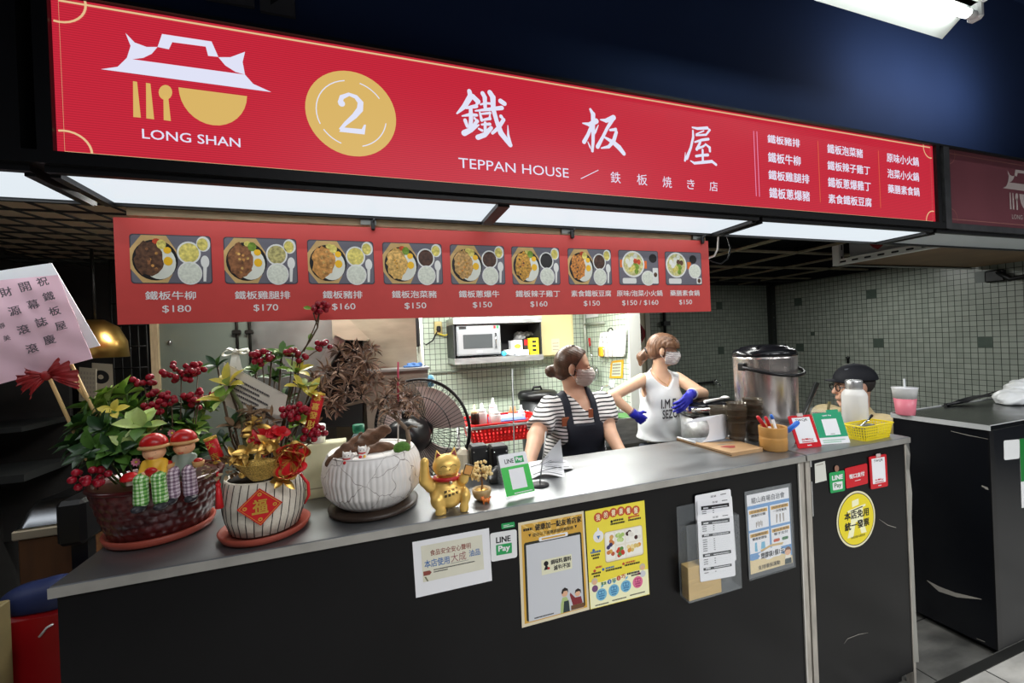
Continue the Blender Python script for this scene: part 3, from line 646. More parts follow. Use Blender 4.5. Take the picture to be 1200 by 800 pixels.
mb = MB(); mb.span((-.648, 1.128, .08), (1.462, 1.15, CT - .0235), gloss_black); mb.build('front_panel', t)
mb = MB(); mb.span((-.648, 1.15, .08), (-.625, 1.49, CT - .0235), gloss_black); mb.build('side_panel', t)
mb = MB(); mb.span((1.465, 1.15, .08), (1.486, 1.49, CT - .0235), gloss_black); mb.build('side_panel', t)
mb = MB(); mb.span((-.625, 1.16, .3), (1.465, 1.48, .32), gloss_black); mb.build('shelf', t)
mb = MB(); mb.span((1.462, 1.124, .0), (1.488, 1.152, CT - .0235), post_steel); mb.span((1.4605, 1.123, 0), (1.4665, 1.128, CT - .0235), mat('bright steel edge', (214, 210, 202), .35, .3)); mb.build('corner_strip', t)
mb = MB(); mb.span((-.63, 1.16, 0), (1.46, 1.47, .08), black_metal); mb.build('plinth', t)
t = thing('service_counter', 'short black end counter with steel worktop holding the payment code stands', 'counter', (1.79, 1.3, 0))
mb = MB(); slab(mb, 1.496, 2.085, 1.115, 1.50, CT, .0235, top_steel, lip_steel); mb.build('worktop', t)
mb = MB(); mb.span((1.522, 1.128, .06), (2.066, 1.15, CT - .0235), gloss_black); mb.build('front_panel', t)
mb = MB(); mb.span((2.05, 1.15, .06), (2.078, 1.49, CT - .0235), gloss_black); mb.build('side_panel', t)
mb = MB(); mb.span((1.498, 1.124, .0), (1.522, 1.152, CT - .0235), post_steel); mb.build('corner_strip', t)
mb = MB(); mb.span((1.5245, 1.1235, .80), (1.5285, 1.128, .93), chrome); mb.span((1.519, 1.121, .985), (1.526, 1.126, CT - .022), chrome); mb.build('hinge', t)
mb = MB(); mb.span((2.066, 1.125, .0), (2.080, 1.152, CT - .0235), post_steel)
zz = [CT - .024, .96, .90, .86, .80, .70, .5, .3, .1]; mb.add([q for i, z in enumerate(zz) for q in ((2.072 + .004 * math.sin(i * 2.1), 1.1245, z), (2.083 + .004 * math.sin(i * 1.7 + 1), 1.121 - .004 * abs(math.sin(i * 1.3)), z))], [(2 * i, 2 * i + 1, 2 * i + 3, 2 * i + 2) for i in range(8)], mat('peeling steel strip', (190, 190, 186), .35, 1.0)); mb.build('corner_strip', t, None)['label'] = 'peeling steel corner strip'
mb = MB(); mb.span((1.53, 1.16, 0), (2.05, 1.47, .06), black_metal); mb.build('plinth', t)
F0 = Frame((0, 1.1275, 0))
# scratches in the laminate
sc = mat('pale scratch', (150, 146, 138), .6)
for k, (x, pts) in enumerate(((0, [(989, 754), (993, 748), (1006, 743), (1017, 741)]), (0, [(1030, 608), (1040, 615), (1050, 618)]))):
 MB().strip([(at(a, b, 1.1275)[0], at(a, b, 1.1275)[2]) for a, b in pts], [.001, .0025, .0025, .001][:len(pts)], F0, sc, .0007).build('scratch', t)
# neighbouring counter
RX = 2.575
t = thing('service_counter', 'dark counter with light steel edge across the aisle, pink cup on top', 'counter', (3.6, 1.28, 0))
mb = MB(); mb.box(((RX + 4.95) / 2, 1.27, CT - .012), (4.95 - RX, .37, .024), mat('dark polished steel worktop', (92, 94, 94), .2, 1.0, var=.2, scale=6), None, .003)
br = mat('pale steel edge', (214, 216, 216), .4, .3); mb.span((RX - .004, 1.083, CT - .022), (RX, 1.457, CT + .001), br); mb.span((RX - .004, 1.083, CT - .001), (4.95, 1.088, CT + .001), br); mb.span((RX - .002, 1.452, CT), (4.95, 1.458, CT + .004), br); mb.build('worktop', t)
mb = MB(); mb.span((RX + .003, 1.09, .03), (4.95, 1.45, CT - .024), mat('dark blue black laminate', (13, 15, 20), .3)); mb.build('body', t)
mb = MB(); mb.span((RX + .002, 1.0885, .03), (RX + .035, 1.094, CT - .024), black_plastic); mb.build('corner_strip', t)
FR = Frame((RX + .003, 0, 0), (0, -1, 0), (0, 0, 1))
for pts, w in (([(1086, 680), (1100, 690), (1120, 697), (1150, 702)], [.003, .026, .02, .003]), ([(1114, 505), (1135, 510), (1160, 515)], [.002, .003, .001]), ([(1150, 569), (1156, 572), (1158, 574)], [.004, .012, .002]), ([(1144, 748), (1154, 752)], [.002, .003])):
 MB().strip([(-onx(a, b, RX)[1], onx(a, b, RX)[2]) for a, b in pts], w, FR, sc, .0008).build('scratch', t)
# ---------------------------------------------------------------- flat notices on the counter fronts
class Quad:
 """a sheet spanned by four corner points: x to the right 0..1, y up 0..1, z out of it"""
 def __init__(s, TL, TR, BR, BL):
  s.c = [np.asarray(q, float) for q in (TL, TR, BR, BL)]
  s.n = nrm(np.cross(s.c[1] - s.c[3], s.c[0] - s.c[2])); s.n = s.n if s.n[1] < 0 else -s.n
  s.w = np.linalg.norm(s.c[1] - s.c[0]); s.h = np.linalg.norm(s.c[0] - s.c[3]); s.asp = s.w / s.h
 def __call__(s, x, y, z=0.0):
  a, b, c, d = s.c; return a * (1 - x) * y + b * x * y + c * x * (1 - y) + d * (1 - x) * (1 - y) + s.n * z
def qsheet(pxs, Y=1.1272): return Quad(*[at(a, b, Y) for a, b in pxs])
def zq(ox, oy, k, pts): return [(ox + x / k, oy + y / k) for x, y in pts]
def rr_(q, x0, y0, x1, y1, r):
 """rounded rectangle in sheet units; r as a share of the sheet's width"""
 o = []
 for cx, cy, a in ((x1 - r, y0 + r * q.asp, -90), (x1 - r, y1 - r * q.asp, 0), (x0 + r, y1 - r * q.asp, 90), (x0 + r, y0 + r * q.asp, 180)):
  for k in range(5): th = math.radians(a + 22.5 * k); o.append((cx + r * math.cos(th), cy + r * q.asp * math.sin(th)))
 return o
def qdisc(mb, q, x, y, r, m, z, n=20, k=1.0): mb.plate([(x + r * math.cos(6.2832 * i / n), y + r * k * q.asp * math.sin(6.2832 * i / n)) for i in range(n)], q, m, 0, z)
def squiggle(mb, q, x0, y, x1, m, h=.012, seed=0, z=.0006):
 """a line of print too small to read"""
 r = random.Random(seed); x = x0
 while x < x1: w = r.uniform(.6, 1.1) * h * .9 / q.asp; mb.plate([(x, y), (min(x1, x + w), y), (min(x1, x + w), y + h), (x, y + h)], q, m, 0, z); x += w * 1.25
bluei = mat('blue print', (62, 110, 170), .6); redi = mat('brown red print', (140, 70, 60), .6); cream_p = mat('cream paper print', (222, 219, 200), .7, var=.04)
q = qsheet(zq(480, 610, 8, [(25, 200), (743, 67), (773, 560), (60, 722)]))
t = thing('notice_sheet', 'white sheet with blue and brown cooking oil statement taped to the black counter', 'notice', q(.5, 0))
mb = MB(); mb.plate([(0, 0), (1, 0), (1, 1), (0, 1)], q, white_paper, .0004, .0005); mb.build('sheet', t)
mb = MB(); mb.plate([(.1, .25), (.9, .25), (.9, .9), (.1, .9)], q, cream_p, 0, .0008); mb.build('printed_panel', t)
mb = MB(); mb.text('食品安全安心聲明', q, (.21, .69, .74, .80), redi, .01, False, .0011); mb.text('本店使用', q, (.13, .49, .45, .635), bluei, .015, False, .0011); mb.text('大成', q, (.47, .50, .67, .66), mat('brown pen', (150, 90, 90), .6), -1, False, .0011)
mb.text('油品', q, (.71, .535, .86, .66), bluei, .015, False, .0011)
mb.plate([(.46, .482), (.7, .482), (.7, .487), (.46, .487)], q, ink, 0, .0011); squiggle(mb, q, .24, .425, .78, ink, .018, 1, .0011); squiggle(mb, q, .24, .385, .42, ink, .018, 2, .0011); mb.build('lettering', t)
mb = MB(); mb.plate([(.11, .36), (.19, .36), (.215, .40), (.19, .44), (.11, .44)], q, redi, 0, .0011); mb.plate([(.15, .25), (.17, .25), (.14, .34), (.12, .34)], q, mat('olive print', (120, 118, 90), .6), 0, .0011); mb.build('printed_tag', t)
green = mat('payment green', (38, 160, 88), .45); green2 = mat('bright payment green', (58, 190, 76), .4)
q = qsheet(zq(480, 610, 8, [(753, 118), (1002, 78), (1008, 340), (764, 384)]))
t = thing('payment_sign', 'white rounded card with green block on the counter front beside the oil statement', 'payment sign', q(.5, 0))
MB().plate(rr_(q, 0, 0, 1, 1, .08), q, white_plastic, .001, .0012).build('card', t)
mb = MB(); mb.plate(rr_(q, .2, .19, .8, .56, .02), q, green, 0, .0015); mb.build('green_block', t)
mb = MB(); mb.text('LINE', q, (.21, .62, .76, .83), ink, .03, False, .0016); mb.text('Pay', q, (.28, .25, .73, .52), white_plastic, .03, False, .0018); mb.build('lettering', t)
q2 = qsheet(zq(480, 610, 8, [(858, 28), (982, 8), (986, 55), (862, 78)]))
mb = MB(); mb.plate(rr_(q2, 0, 0, 1, 1, .06), q2, green, .001, .0012); mb.build('tab', t)
mb = MB(); squiggle(mb, q2, .15, .55, .6, white_plastic, .12, 4, .0015); squiggle(mb, q2, .15, .25, .9, white_plastic, .16, 5, .0015); mb.build('lettering', t)
# gold poster
q = qsheet([(607.1, 612.5), (683.8, 598.4), (690.6, 713.8), (611.6, 735.3)])
t = thing('poster', 'gold poster with a big blank clipboard and two drawn staff figures', 'poster', q(.5, 0))
gold_p = mat('gold poster print', (214, 166, 66), .55, var=.05); gold_l = mat('light gold ray', (232, 196, 112), .55); grey_p = mat('pale grey print', (206, 208, 212), .6); skin_p = mat('printed skin', (226, 178, 144), .6)
MB().plate([(0, 0), (1, 0), (1, 1), (0, 1)], q, mat('cream poster border', (226, 214, 184), .6), .0006, .0008).build('sheet', t)
mb = MB(); mb.plate([(.04, .03), (.97, .03), (.97, .975), (.04, .975)], q, gold_p, 0, .001)
for a in range(8):
 x = .5 + (a - 3.5) * .2; mb.plate([(.5 + (a - 3.5) * .05, .80), (.5 + (a - 3.2) * .05, .80), (min(.97, max(.04, x + .08)), .975), (min(.97, max(.04, x)), .975)], q, gold_l, 0, .0012)
mb.build('printed_ground', t)
mb = MB(); mb.plate(rr_(q, .07, .045, .94, .80, .03), q, mat('dark olive print', (42, 44, 34), .6), 0, .0014); mb.plate([(.10, .04), (.915, .04), (.915, .775), (.10, .775)], q, grey_p, 0, .0016)
mb.plate(rr_(q, .29, .785, .73, .825, .02), q, white_paper, 0, .0018); mb.plate(rr_(q, .33, .795, .69, .812, .01), q, gold_p, 0, .0019); mb.build('printed_clipboard', t)
mb = MB(); mb.text('健康加一點友善店家', q, (.24, .895, .955, .96), ink, .03, False, .0014); squiggle(mb, q, .07, .91, .2, ink, .025, 7, .0014); mb.text('提供以下減鹽減糖調整服務', q, (.2, .84, .82, .875), ink, .012, False, .0014)
for x in (.16, .86): mb.plate([(x, .845), (x + .02, .875), (x - .02, .875)], q, ink, 0, .0014)
mb.build('lettering', t)
mb = MB(); mb.plate(rr_(q, .31, .455, .77, .60, .01), q, mat('cream sticker', (228, 226, 196), .6), 0, .002); mb.text('調味料,醬料', q, (.45, .535, .76, .585), ink, .03, False, .0022); mb.text('減半/不加', q, (.49, .475, .74, .525), ink, .03, False, .0022)
qdisc(mb, q, .38, .56, .035, ink, .0022); mb.plate([(.345, .50), (.42, .50), (.395, .54), (.37, .54)], q, ink, 0, .0022); qdisc(mb, q, .415, .51, .018, mat('red print', (190, 50, 50), .6), .0024); mb.build('sticker', t)
mb = MB(); dg_ = mat('printed dark apron', (44, 58, 62), .6); hr = mat('printed dark hair', (40, 30, 28), .6); mr_ = mat('printed maroon', (132, 44, 50), .6); gr_ = mat('printed green shirt', (178, 196, 130), .6)
mb.plate([(.56, .04), (.70, .04), (.70, .13), (.66, .19), (.60, .19), (.57, .13)], q, gr_, 0, .0018); mb.plate([(.60, .04), (.70, .04), (.69, .15), (.62, .15)], q, dg_, 0, .002); qdisc(mb, q, .635, .225, .045, skin_p, .0021); mb.plate([(.585, .235), (.60, .27), (.64, .285), (.685, .265), (.69, .225), (.67, .25), (.62, .25), (.605, .225)], q, hr, 0, .0022)
mb.plate([(.72, .045), (.92, .045), (.92, .09), (.72, .09)], q, mat('printed brown box', (112, 78, 50), .6), 0, .0022); mb.plate([(.75, .09), (.90, .09), (.88, .16), (.79, .16), (.72, .22), (.71, .20)], q, mr_, 0, .002); qdisc(mb, q, .83, .195, .04, skin_p, .0021); mb.plate([(.785, .20), (.80, .235), (.84, .245), (.88, .225), (.885, .185), (.86, .215), (.81, .215)], q, hr, 0, .0022); mb.build('printed_staff', t)
mb = MB(); squiggle(mb, q, .18, .055, .46, ink, .012, 9, .0018); mb.build('footnote', t)
# yellow poster
q = qsheet([(685.6, 598.9), (754.9, 586), (761, 696), (691.7, 713.8)])
t = thing('poster', 'yellow poster with a drawn meal tray and blue and pink round icons', 'poster', q(.5, 0))
yl = mat('yellow poster print', (240, 222, 70), .55, var=.03); brd = mat('brick red print', (196, 84, 50), .6); icb = mat('blue icon print', (120, 184, 214), .6); icp = mat('pink icon print', (222, 112, 150), .6); tr_ = mat('printed tray', (236, 230, 214), .6)
MB().plate([(0, 0), (1, 0), (1, 1), (0, 1)], q, yl, .0006, .0008).build('sheet', t)
MB().plate([(.005, .005), (.995, .005), (.995, .27), (.8, .285), (.5, .27), (.2, .25), (.005, .275)], q, mat('pale yellow print', (246, 244, 200), .6), 0, .001).build('printed_ground', t)
mb = MB()
for i, ch in enumerate('我的健康餐盤'):
 x = .2 + i * .128; y = .915 + .02 * math.sin(i / 5 * math.pi); qdisc(mb, q, x, y, .068, brd, .0012 + i * 2e-5); mb.text(ch, q, (x - .045, y - .032, x + .045, y + .032), mat('cream lettering', (250, 240, 200), .6), .02, True, .0016)
mb.build('title', t)
mb = MB(); mb.plate(rr_(q, .28, .43, .94, .75, .04), q, mat('tray shadow line', (200, 180, 110), .6), 0, .0010); mb.plate(rr_(q, .29, .44, .93, .745, .04), q, tr_, 0, .0012)
rr2 = random.Random(5)
for (x0, y0, x1, y1, cs) in ((.31, .46, .45, .73, ((206, 130, 70), (190, 90, 60), (220, 170, 90), (60, 56, 100))), (.47, .60, .62, .73, ((170, 200, 110), (200, 220, 150))), (.47, .45, .62, .58, ((200, 60, 40), (90, 140, 60))), (.64, .60, .91, .735, ((240, 238, 230), (70, 40, 36), (230, 226, 214))), (.64, .46, .91, .585, ((224, 150, 60), (220, 190, 110), (240, 220, 160)))):
 mb.plate(rr_(q, x0, y0, x1, y1, .02), q, mat('tray well', (246, 243, 232), .6), 0, .0014)
 for k in range(9):
  c = cs[k % len(cs)]; qdisc(mb, q, rr2.uniform(x0 + .03, x1 - .03), rr2.uniform(y0 + .03, y1 - .03), .032, mat('printed food %d %d %d' % c, c, .6), .0016 + k * 2e-5, 10)
mb.build('printed_tray', t)
mb = MB(); qdisc(mb, q, .19, .72, .085, white_paper, .0012); qdisc(mb, q, .19, .70, .05, tr_, .0014); mb.plate([(.16, .73), (.22, .73), (.19, .69)], q, bluei, 0, .0016); mb.plate([(.17, .77), (.21, .77), (.2, .81), (.18, .81)], q, white_paper, 0, .0013)
for (x, y, m) in ((.42, .845, ink), (.72, .85, brd), (.1, .59, bluei), (.1, .38, brd), (.24, .375, bluei), (.58, .385, brd)):
 qdisc(mb, q, x, y, .022, m, .0012, 8)
for (x0, y, x1, m, h) in ((.45, .84, .62, ink, .02), (.40, .81, .64, ink, .018), (.74, .845, .9, brd, .02), (.70, .815, .92, ink, .018), (.05, .56, .22, bluei, .02), (.06, .53, .2, ink, .018), (.08, .50, .18, ink, .018), (.12, .40, .22, brd, .02), (.05, .345, .2, ink, .018), (.08, .315, .18, ink, .018), (.28, .37, .42, bluei, .018), (.28, .345, .55, ink, .018), (.62, .38, .78, brd, .018), (.60, .355, .86, ink, .018)): squiggle(mb, q, x0, y, x1, m, h, int(x0 * 99), .0013)
mb.build('printed_tips', t)
mb = MB(); mb.text('享食', q, (.19, .215, .28, .25), mat('green print', (60, 120, 70), .6), .03, False, .0014); qdisc(mb, q, .33, .235, .035, bluei, .0014); mb.text('3', q, (.315, .22, .345, .25), white_paper, .03, True, .0017); mb.text('好', q, (.375, .22, .44, .262), mat('green print'), .03, False, .0014); qdisc(mb, q, .485, .25, .035, brd, .0014); mb.text('1', q, (.475, .235, .495, .265), white_paper, .03, True, .0017); mb.text('巧', q, (.53, .235, .60, .28), brd, .04, False, .0014); squiggle(mb, q, .63, .26, .85, ink, .02, 6, .0014); squiggle(mb, q, .7, .235, .87, ink, .018, 8, .0014)
for x, y in ((.09, .275), (.9, .31)): qdisc(mb, q, x, y, .05, mat('printed grey hair', (206, 190, 160), .6), .0014); qdisc(mb, q, x, y - .012, .032, skin_p, .0016); qdisc(mb, q, x + .0, y - .075, .05, mat('printed mauve', (120, 80, 120), .6) if x < .5 else grey_p, .0013, 12)
mb.build('printed_slogan', t)
mb = MB()
for i, m in enumerate((icb, icb, icb, icp)):
 x = .19 + i * .205; y = .125 + i * .012; qdisc(mb, q, x, y, .088, m, .0012); mb.plate([(x - .01, y + .07), (x + .03, y + .075), (x + .05, y + .1), (x + .01, y + .095)], q, m, 0, .0012)
 dk_ = mat('dark blue icon line', (50, 110, 160), .6) if i < 3 else mat('dark pink icon line', (170, 50, 100), .6)
 mb.plate(rr_(q, x - .05, y, x + .05, y + .04, .015), q, dk_, 0, .0014); mb.plate(rr_(q, x - .042, y + .006, x - .005, y + .034, .01), q, m, 0, .0016); mb.plate(rr_(q, x + .005, y + .006, x + .042, y + .034, .01), q, m, 0, .0016)
 squiggle(mb, q, x - .045, y - .022, x + .05, dk_, .014, i, .0014); squiggle(mb, q, x - .035, y - .045, x + .04, dk_, .012, i + 5, .0014)
mb.build('printed_icons', t)
mb = MB(); squiggle(mb, q, .08, .02, .3, ink, .012, 2, .0012); squiggle(mb, q, .36, .028, .6, ink, .012, 3, .0012); squiggle(mb, q, .66, .036, .92, ink, .012, 4, .0012); mb.build('footnote', t)
# rules notice in a clear frame
q = qsheet([(871.9, 576.5), (925.3, 566.2), (930.6, 662.8), (877.5, 678.5)])
t = thing('market_notice', 'clear framed blue and white market rules notice beside the steel corner strip', 'notice', q(.5, 0))
MB().plate([(0, 0), (1, 0), (1, 1), (0, 1)], q, mat('grey frame backing', (86, 88, 90), .4), .001, .001).build('backing', t)
mb = MB(); mb.plate([(.04, .05), (.96, .05), (.96, .96), (.04, .96)], q, mat('blue notice print', (112, 158, 206), .6), 0, .0014); mb.plate([(.04, .83), (.96, .83), (.96, .96), (.04, .96)], q, white_paper, 0, .0016); mb.plate([(.04, .05), (.96, .05), (.96, .14), (.7, .2), (.4, .21), (.1, .2), (.04, .21)], q, mat('sand print', (226, 206, 160), .6), 0, .0016)
for x0, y0 in ((.05, .55), (.52, .55), (.05, .28), (.52, .28)):
 mb.plate([(x0, y0), (x0 + .43, y0), (x0 + .43, y0 + .24), (x0, y0 + .24)], q, white_paper, 0, .0018); mb.plate([(x0 + .02, y0 + .185), (x0 + .41, y0 + .185), (x0 + .41, y0 + .225), (x0 + .02, y0 + .225)], q, gold_p, 0, .002)
mb.build('printed_ground', t)
mb = MB(); mb.text('龍山商場自治會', q, (.13, .85, .86, .92), mat('dark grey print', (70, 72, 80), .6), .012, False, .0018)
gp = mat('grey sketch print', (150, 140, 128), .6)
for (x0, y0), a_, b_ in (((.05, .55), '垃圾要帶走', '請做好分類'), ((.52, .55), '內用不提供', '一次性餐具'), ((.05, .28), '自備購物袋', '響應更環保'), ((.52, .28), '歡迎多使用', '電子支付')):
 mb.text(a_, q, (x0 + .05, y0 + .192, x0 + .38, y0 + .22), ink, .01, False, .0022); mb.text(b_, q, (x0 + .06, y0 + .145, x0 + .37, y0 + .178), ink, .02, False, .0022)
mb.text('塑膠袋1個1元', q, (.27, .195, .78, .265), ink, .03, False, .0026); mb.text('支持環保運動', q, (.2, .075, .68, .125), ink, .012, False, .0022); mb.build('lettering', t)
mb = MB(); mb.plate([(.22 + .28 * (1 + .12 * math.cos(7 * a)) * math.cos(a) + .28, .235 + .062 * (1 + .12 * math.cos(7 * a)) * math.sin(a)) for a in [6.2832 * k / 40 for k in range(40)]], q, white_paper, 0, .0023)
mb.plate([(.28, .275), (.5, .31), (.75, .30), (.78, .325), (.5, .335), (.27, .30)], q, mat('tan ribbon print', (206, 176, 116), .6), 0, .0024)
for k in range(5): mb.plate([(.2 + k * .03, .57 + .02 * (k % 2)), (.215 + k * .03, .57 + .02 * (k % 2)), (.225 + k * .03, .63 + .02 * (k % 2)), (.205 + k * .03, .63)], q, gp, 0, .0021)
for k in range(3): mb.plate([(.64 + k * .08, .57), (.66 + k * .08, .57), (.68 + k * .07, .67), (.65 + k * .07, .67)], q, gp, 0, .0021)
mb.plate([(.15, .30), (.21, .29), (.2, .4), (.16, .4)], q, icb, 0, .0021); mb.plate([(.28, .31), (.38, .31), (.37, .39), (.3, .39)], q, icb, 0, .0021)
mb.plate(rr_(q, .56, .35, .70, .385, .02), q, brd, 0, .0022); mb.plate(rr_(q, .75, .35, .89, .385, .02), q, mat('green print'), 0, .0022); mb.build('printed_sketch', t)
mb = MB(); mb.plate([(.78, .055), (.94, .055), (.93, .15), (.8, .15)], q, dg_, 0, .0024); mb.plate([(.79, .12), (.93, .12), (.92, .17), (.81, .17)], q, tr_, 0, .0026); qdisc(mb, q, .86, .205, .07, skin_p, .0027); mb.plate([(.79, .20), (.81, .245), (.87, .26), (.93, .24), (.935, .19), (.91, .22), (.83, .225)], q, mat('printed brown hair', (110, 70, 46), .6), 0, .0028); mb.build('printed_figure', t)
mb = MB(); mb.plate([(-.01, -.01), (1.01, -.01), (1.01, 1.01), (-.01, 1.01)], q, clear, .0015, .0055); mb.build('clear_cover', t)
# menu slips in a clear pocket
def z8(pts): return zq(780, 560, 5.3333, pts)
qf = Quad(*[at(a, b, 1.083) for a, b in z8([(115, 300), (450, 232), (478, 688), (150, 782)])])
bl, br_, tr2, tl2 = qf(0, 0), qf(1, 0), qf(1, 1), qf(0, 1); yb = 1.1265
t = thing('brochure_holder', 'clear acrylic pocket on the counter front holding menu slips', 'brochure holder', ((bl[0] + br_[0]) / 2, 1.10, bl[2]))
xl, xr, zb, zt = bl[0], br_[0], (bl[2] + br_[2]) / 2, (tl2[2] + tr2[2]) / 2
mb = MB(); mb.span((xl, 1.0825, zb), (xr, 1.084, zt), clear); mb.build('front_plate', t)
mb = MB(); mb.span((xl, 1.125, zb), (xr, 1.1265, zt + .045), clear); mb.build('back_plate', t)
for x in (xl, xr - .0015): mb = MB(); mb.span((x, 1.084, zb), (x + .0015, 1.125, zt), clear); mb.build('side_plate', t)
mb = MB(); mb.span((xl, 1.084, zb), (xr, 1.125, zb + .0015), clear); mb.build('bottom_plate', t)
mb = MB(); w_ = mat('kraft paper pad', (200, 168, 104), .7, var=.1, scale=30, stretch=(1, 1, 8))
a = at(*z8([(150, 560)])[0], 1.092); b = at(*z8([(342, 600)])[0], 1.092); mb.box(((xl + .004 + b[0]) / 2, 1.105, zb + .0016 + (a[2] - zb) / 2), (b[0] - xl - .004, .032, a[2] - zb), w_, None, .001)
for k in range(6): mb.span((xl + .0035, 1.091 + k * .005, zb + .003), (xl + .0045, 1.092 + k * .005, zb + .05), mat('kraft pad layers', (150, 120, 70), .8))
single('paper_pad', 'brown kraft paper pad standing in the clear pocket under the menu slips', 'paper pad', mb, (xl + .03, 1.105, zb))
slips = (([(183, 110), (405, 67), (440, 500), (200, 520)], 1.1215, 'white menu slip standing tallest at the back of the clear pocket'), ([(196, 140), (413, 110), (442, 515), (215, 540)], 1.1175, 'white menu slip in the middle of the clear pocket'), ([(197, 232), (418, 205), (437, 610), (217, 650)], 1.0865, 'white menu slip at the front of the clear pocket, fully visible'))
for pts, y, lab in slips:
 q = Quad(*[at(a, b, y) for a, b in z8(pts)]); mb = MB(); mb.plate(rr_(q, 0, 0, 1, 1, .04), q, white_paper, .0006, .0003)
 for (y0, y1) in ((.84, .90), (.66, .70), (.36, .41), (.16, .20)):
  mb.plate([(.1, y0), (.9, y0), (.9, y1), (.1, y1)], q, ink, 0, .0006); squiggle(mb, q, .16, y0 + .015, .3, white_paper, .02, 3, .0008); squiggle(mb, q, .4, y0 + .015, .85, white_paper, .012, 4, .0008)
 for k in range(22):
  yy = .81 - k * .033
  if any(a - .03 < yy < b + .02 for a, b in ((.66, .70), (.36, .41), (.16, .20))): continue
  squiggle(mb, q, .12, yy, .24, ink, .012, k, .0006); squiggle(mb, q, .42, yy, .46, ink, .012, k + 4, .0006); mb.plate([(.1, yy - .009), (.9, yy - .009), (.9, yy - .007), (.1, yy - .007)], q, grey_p, 0, .0006)
 mb.text('菜單', q, (.42, .925, .58, .955), ink, 0, False, .0006); squiggle(mb, q, .7, .94, .86, ink, .012, 8, .0006)
 single('menu_slip', lab, 'menu slip', mb, q(.5, 0), 'menu slips in the clear pocket')
# cards on the end counter
def z2(pts): return zq(930, 530, 6.667, pts)
def card(pts, label, name='payment_sign', cat='payment sign'):
 q = qsheet(z2(pts)); return q, thing(name, label, cat, q(.5, 0))
q, t = card([(163, 88), (243, 67), (258, 217), (168, 240)], 'small off-white card taped beside the hinge of the end counter', 'paper_card', 'card')
MB().plate([(0, 0), (1, 0), (1, 1), (0, 1)], q, mat('off white card', (214, 214, 204), .6), .0006, .0008).build('card', t); mb = MB(); squiggle(mb, q, .15, .87, .8, gp, .05, 2, .0012); mb.build('lettering', t)
q, t = card([(273, 160), (393, 137), (398, 297), (285, 318)], 'green payment card with white block hung on the end counter front')
MB().plate(rr_(q, 0, 0, 1, 1, .08), q, green, .0015, .002).build('card', t); mb = MB(); mb.plate(rr_(q, .17, .12, .84, .5, .04), q, white_plastic, 0, .0023); mb.build('white_block', t)
mb = MB(); mb.text('LINE', q, (.16, .6, .88, .84), white_plastic, .05, False, .0023); mb.text('Pay', q, (.27, .17, .75, .45), mat('green print'), .02, False, .0026); mb.build('lettering', t)
MB().disc(q(.5, 1)[0], q(.5, 1)[2] + .012, .012, Frame((0, 1.1272, 0)), mat('translucent brown tab', (150, 110, 90), .4), .001, .0025).build('hanging_tab', t)
redc = mat('payment red', (204, 26, 38), .4)
q, t = card([(397, 125), (570, 83), (577, 240), (408, 282)], 'red landscape mobile payment card on the end counter front')
MB().plate(rr_(q, 0, 0, 1, 1, .05), q, redc, .0015, .002).build('card', t); mb = MB(); mb.text('街口支付', q, (.16, .42, .86, .66), white_plastic, .05, False, .0023); squiggle(mb, q, .4, .26, .66, white_plastic, .04, 3, .0023); mb.build('lettering', t)
def twqr(q, t, d=.0):
 MB().plate(rr_(q, 0, 0, 1, 1, .06), q, redc, .003, .0035 + d).build('holder', t)
 MB().plate([(.12, .15), (.88, .15), (.88, .93), (.12, .93)], q, white_paper, 0, .0038 + d).build('card', t)
 mb = MB(); mb.text('TWQR', q, (.24, .80, .76, .89), ink, .01, False, .0041 + d); mb.text('台灣Pay', q, (.25, .22, .75, .29), redc, .03, False, .0041 + d); squiggle(mb, q, .25, .17, .75, mat('red print'), .03, 5, .0041 + d); squiggle(mb, q, .42, .06, .6, white_paper, .03, 2, .0041 + d); mb.build('lettering', t)
 mb = MB(); mb.plate([(.38, .96), (.62, .96), (.62, 1.06), (.38, 1.06)], q, mat('cloudy plastic clip', (206, 190, 186), .4), .002, .006 + d); mb.build('clip', t)
q, t = card([(582, 35), (717, 10), (730, 260), (598, 287)], 'red-edged upright card holder hung on the end counter front'); twqr(q, t)
# round yellow sticker
a = at(*z2([(497, 298)])[0], 1.1272); b = at(*z2([(480, 742)])[0], 1.1272); c_ = (a + b) / 2; r = (a[2] - b[2]) / 2; q = Frame(c_, (1, 0, 0), (0, 0, 1))
t = thing('round_sticker', 'large round yellow tax notice sticker on the end counter front', 'sticker', c_)
mb = MB(); mb.disc(0, 0, r, q, mat('cream sticker edge', (232, 226, 190), .5), .0006, .0008, 48); mb.build('backing', t)
mb = MB(); mb.disc(0, 0, r * .93, q, ink, 0, .001, 48); mb.disc(0, 0, r * .905, q, mat('yellow sticker print', (236, 216, 40), .45), 0, .0012, 48); mb.build('printed_ground', t)
mb = MB(); py = mat('pale yellow print', (246, 244, 200))
for pl in ([(-.2, .45), (.15, .5), (.15, .72), (-.2, .68)], [(-.45, .28), (.5, .4), (.5, .48), (-.45, .36)], [(-.3, -.1), (.35, -.1), (.35, .42), (-.3, .34)], [(-.3, -.1), (-.05, -.1), (-.2, -.6), (-.5, -.6)], [(.1, -.1), (.35, -.1), (.5, -.55), (.22, -.55)]): mb.plate([(x * r, z * r) for x, z in pl], q, py, 0, .0014)
mb.build('printed_mark', t)
mb = MB(); mb.text('本店免用', q, (-.62 * r, .03 * r, .66 * r, .33 * r), ink, .035, False, .0016); mb.text('統一發票', q, (-.62 * r, -.34 * r, .66 * r, -.04 * r), ink, .035, False, .0016); mb.text('財政部臺北國稅局', q, (-.32 * r, -.66 * r, .4 * r, -.58 * r), ink, 0, False, .0016); mb.build('lettering', t)
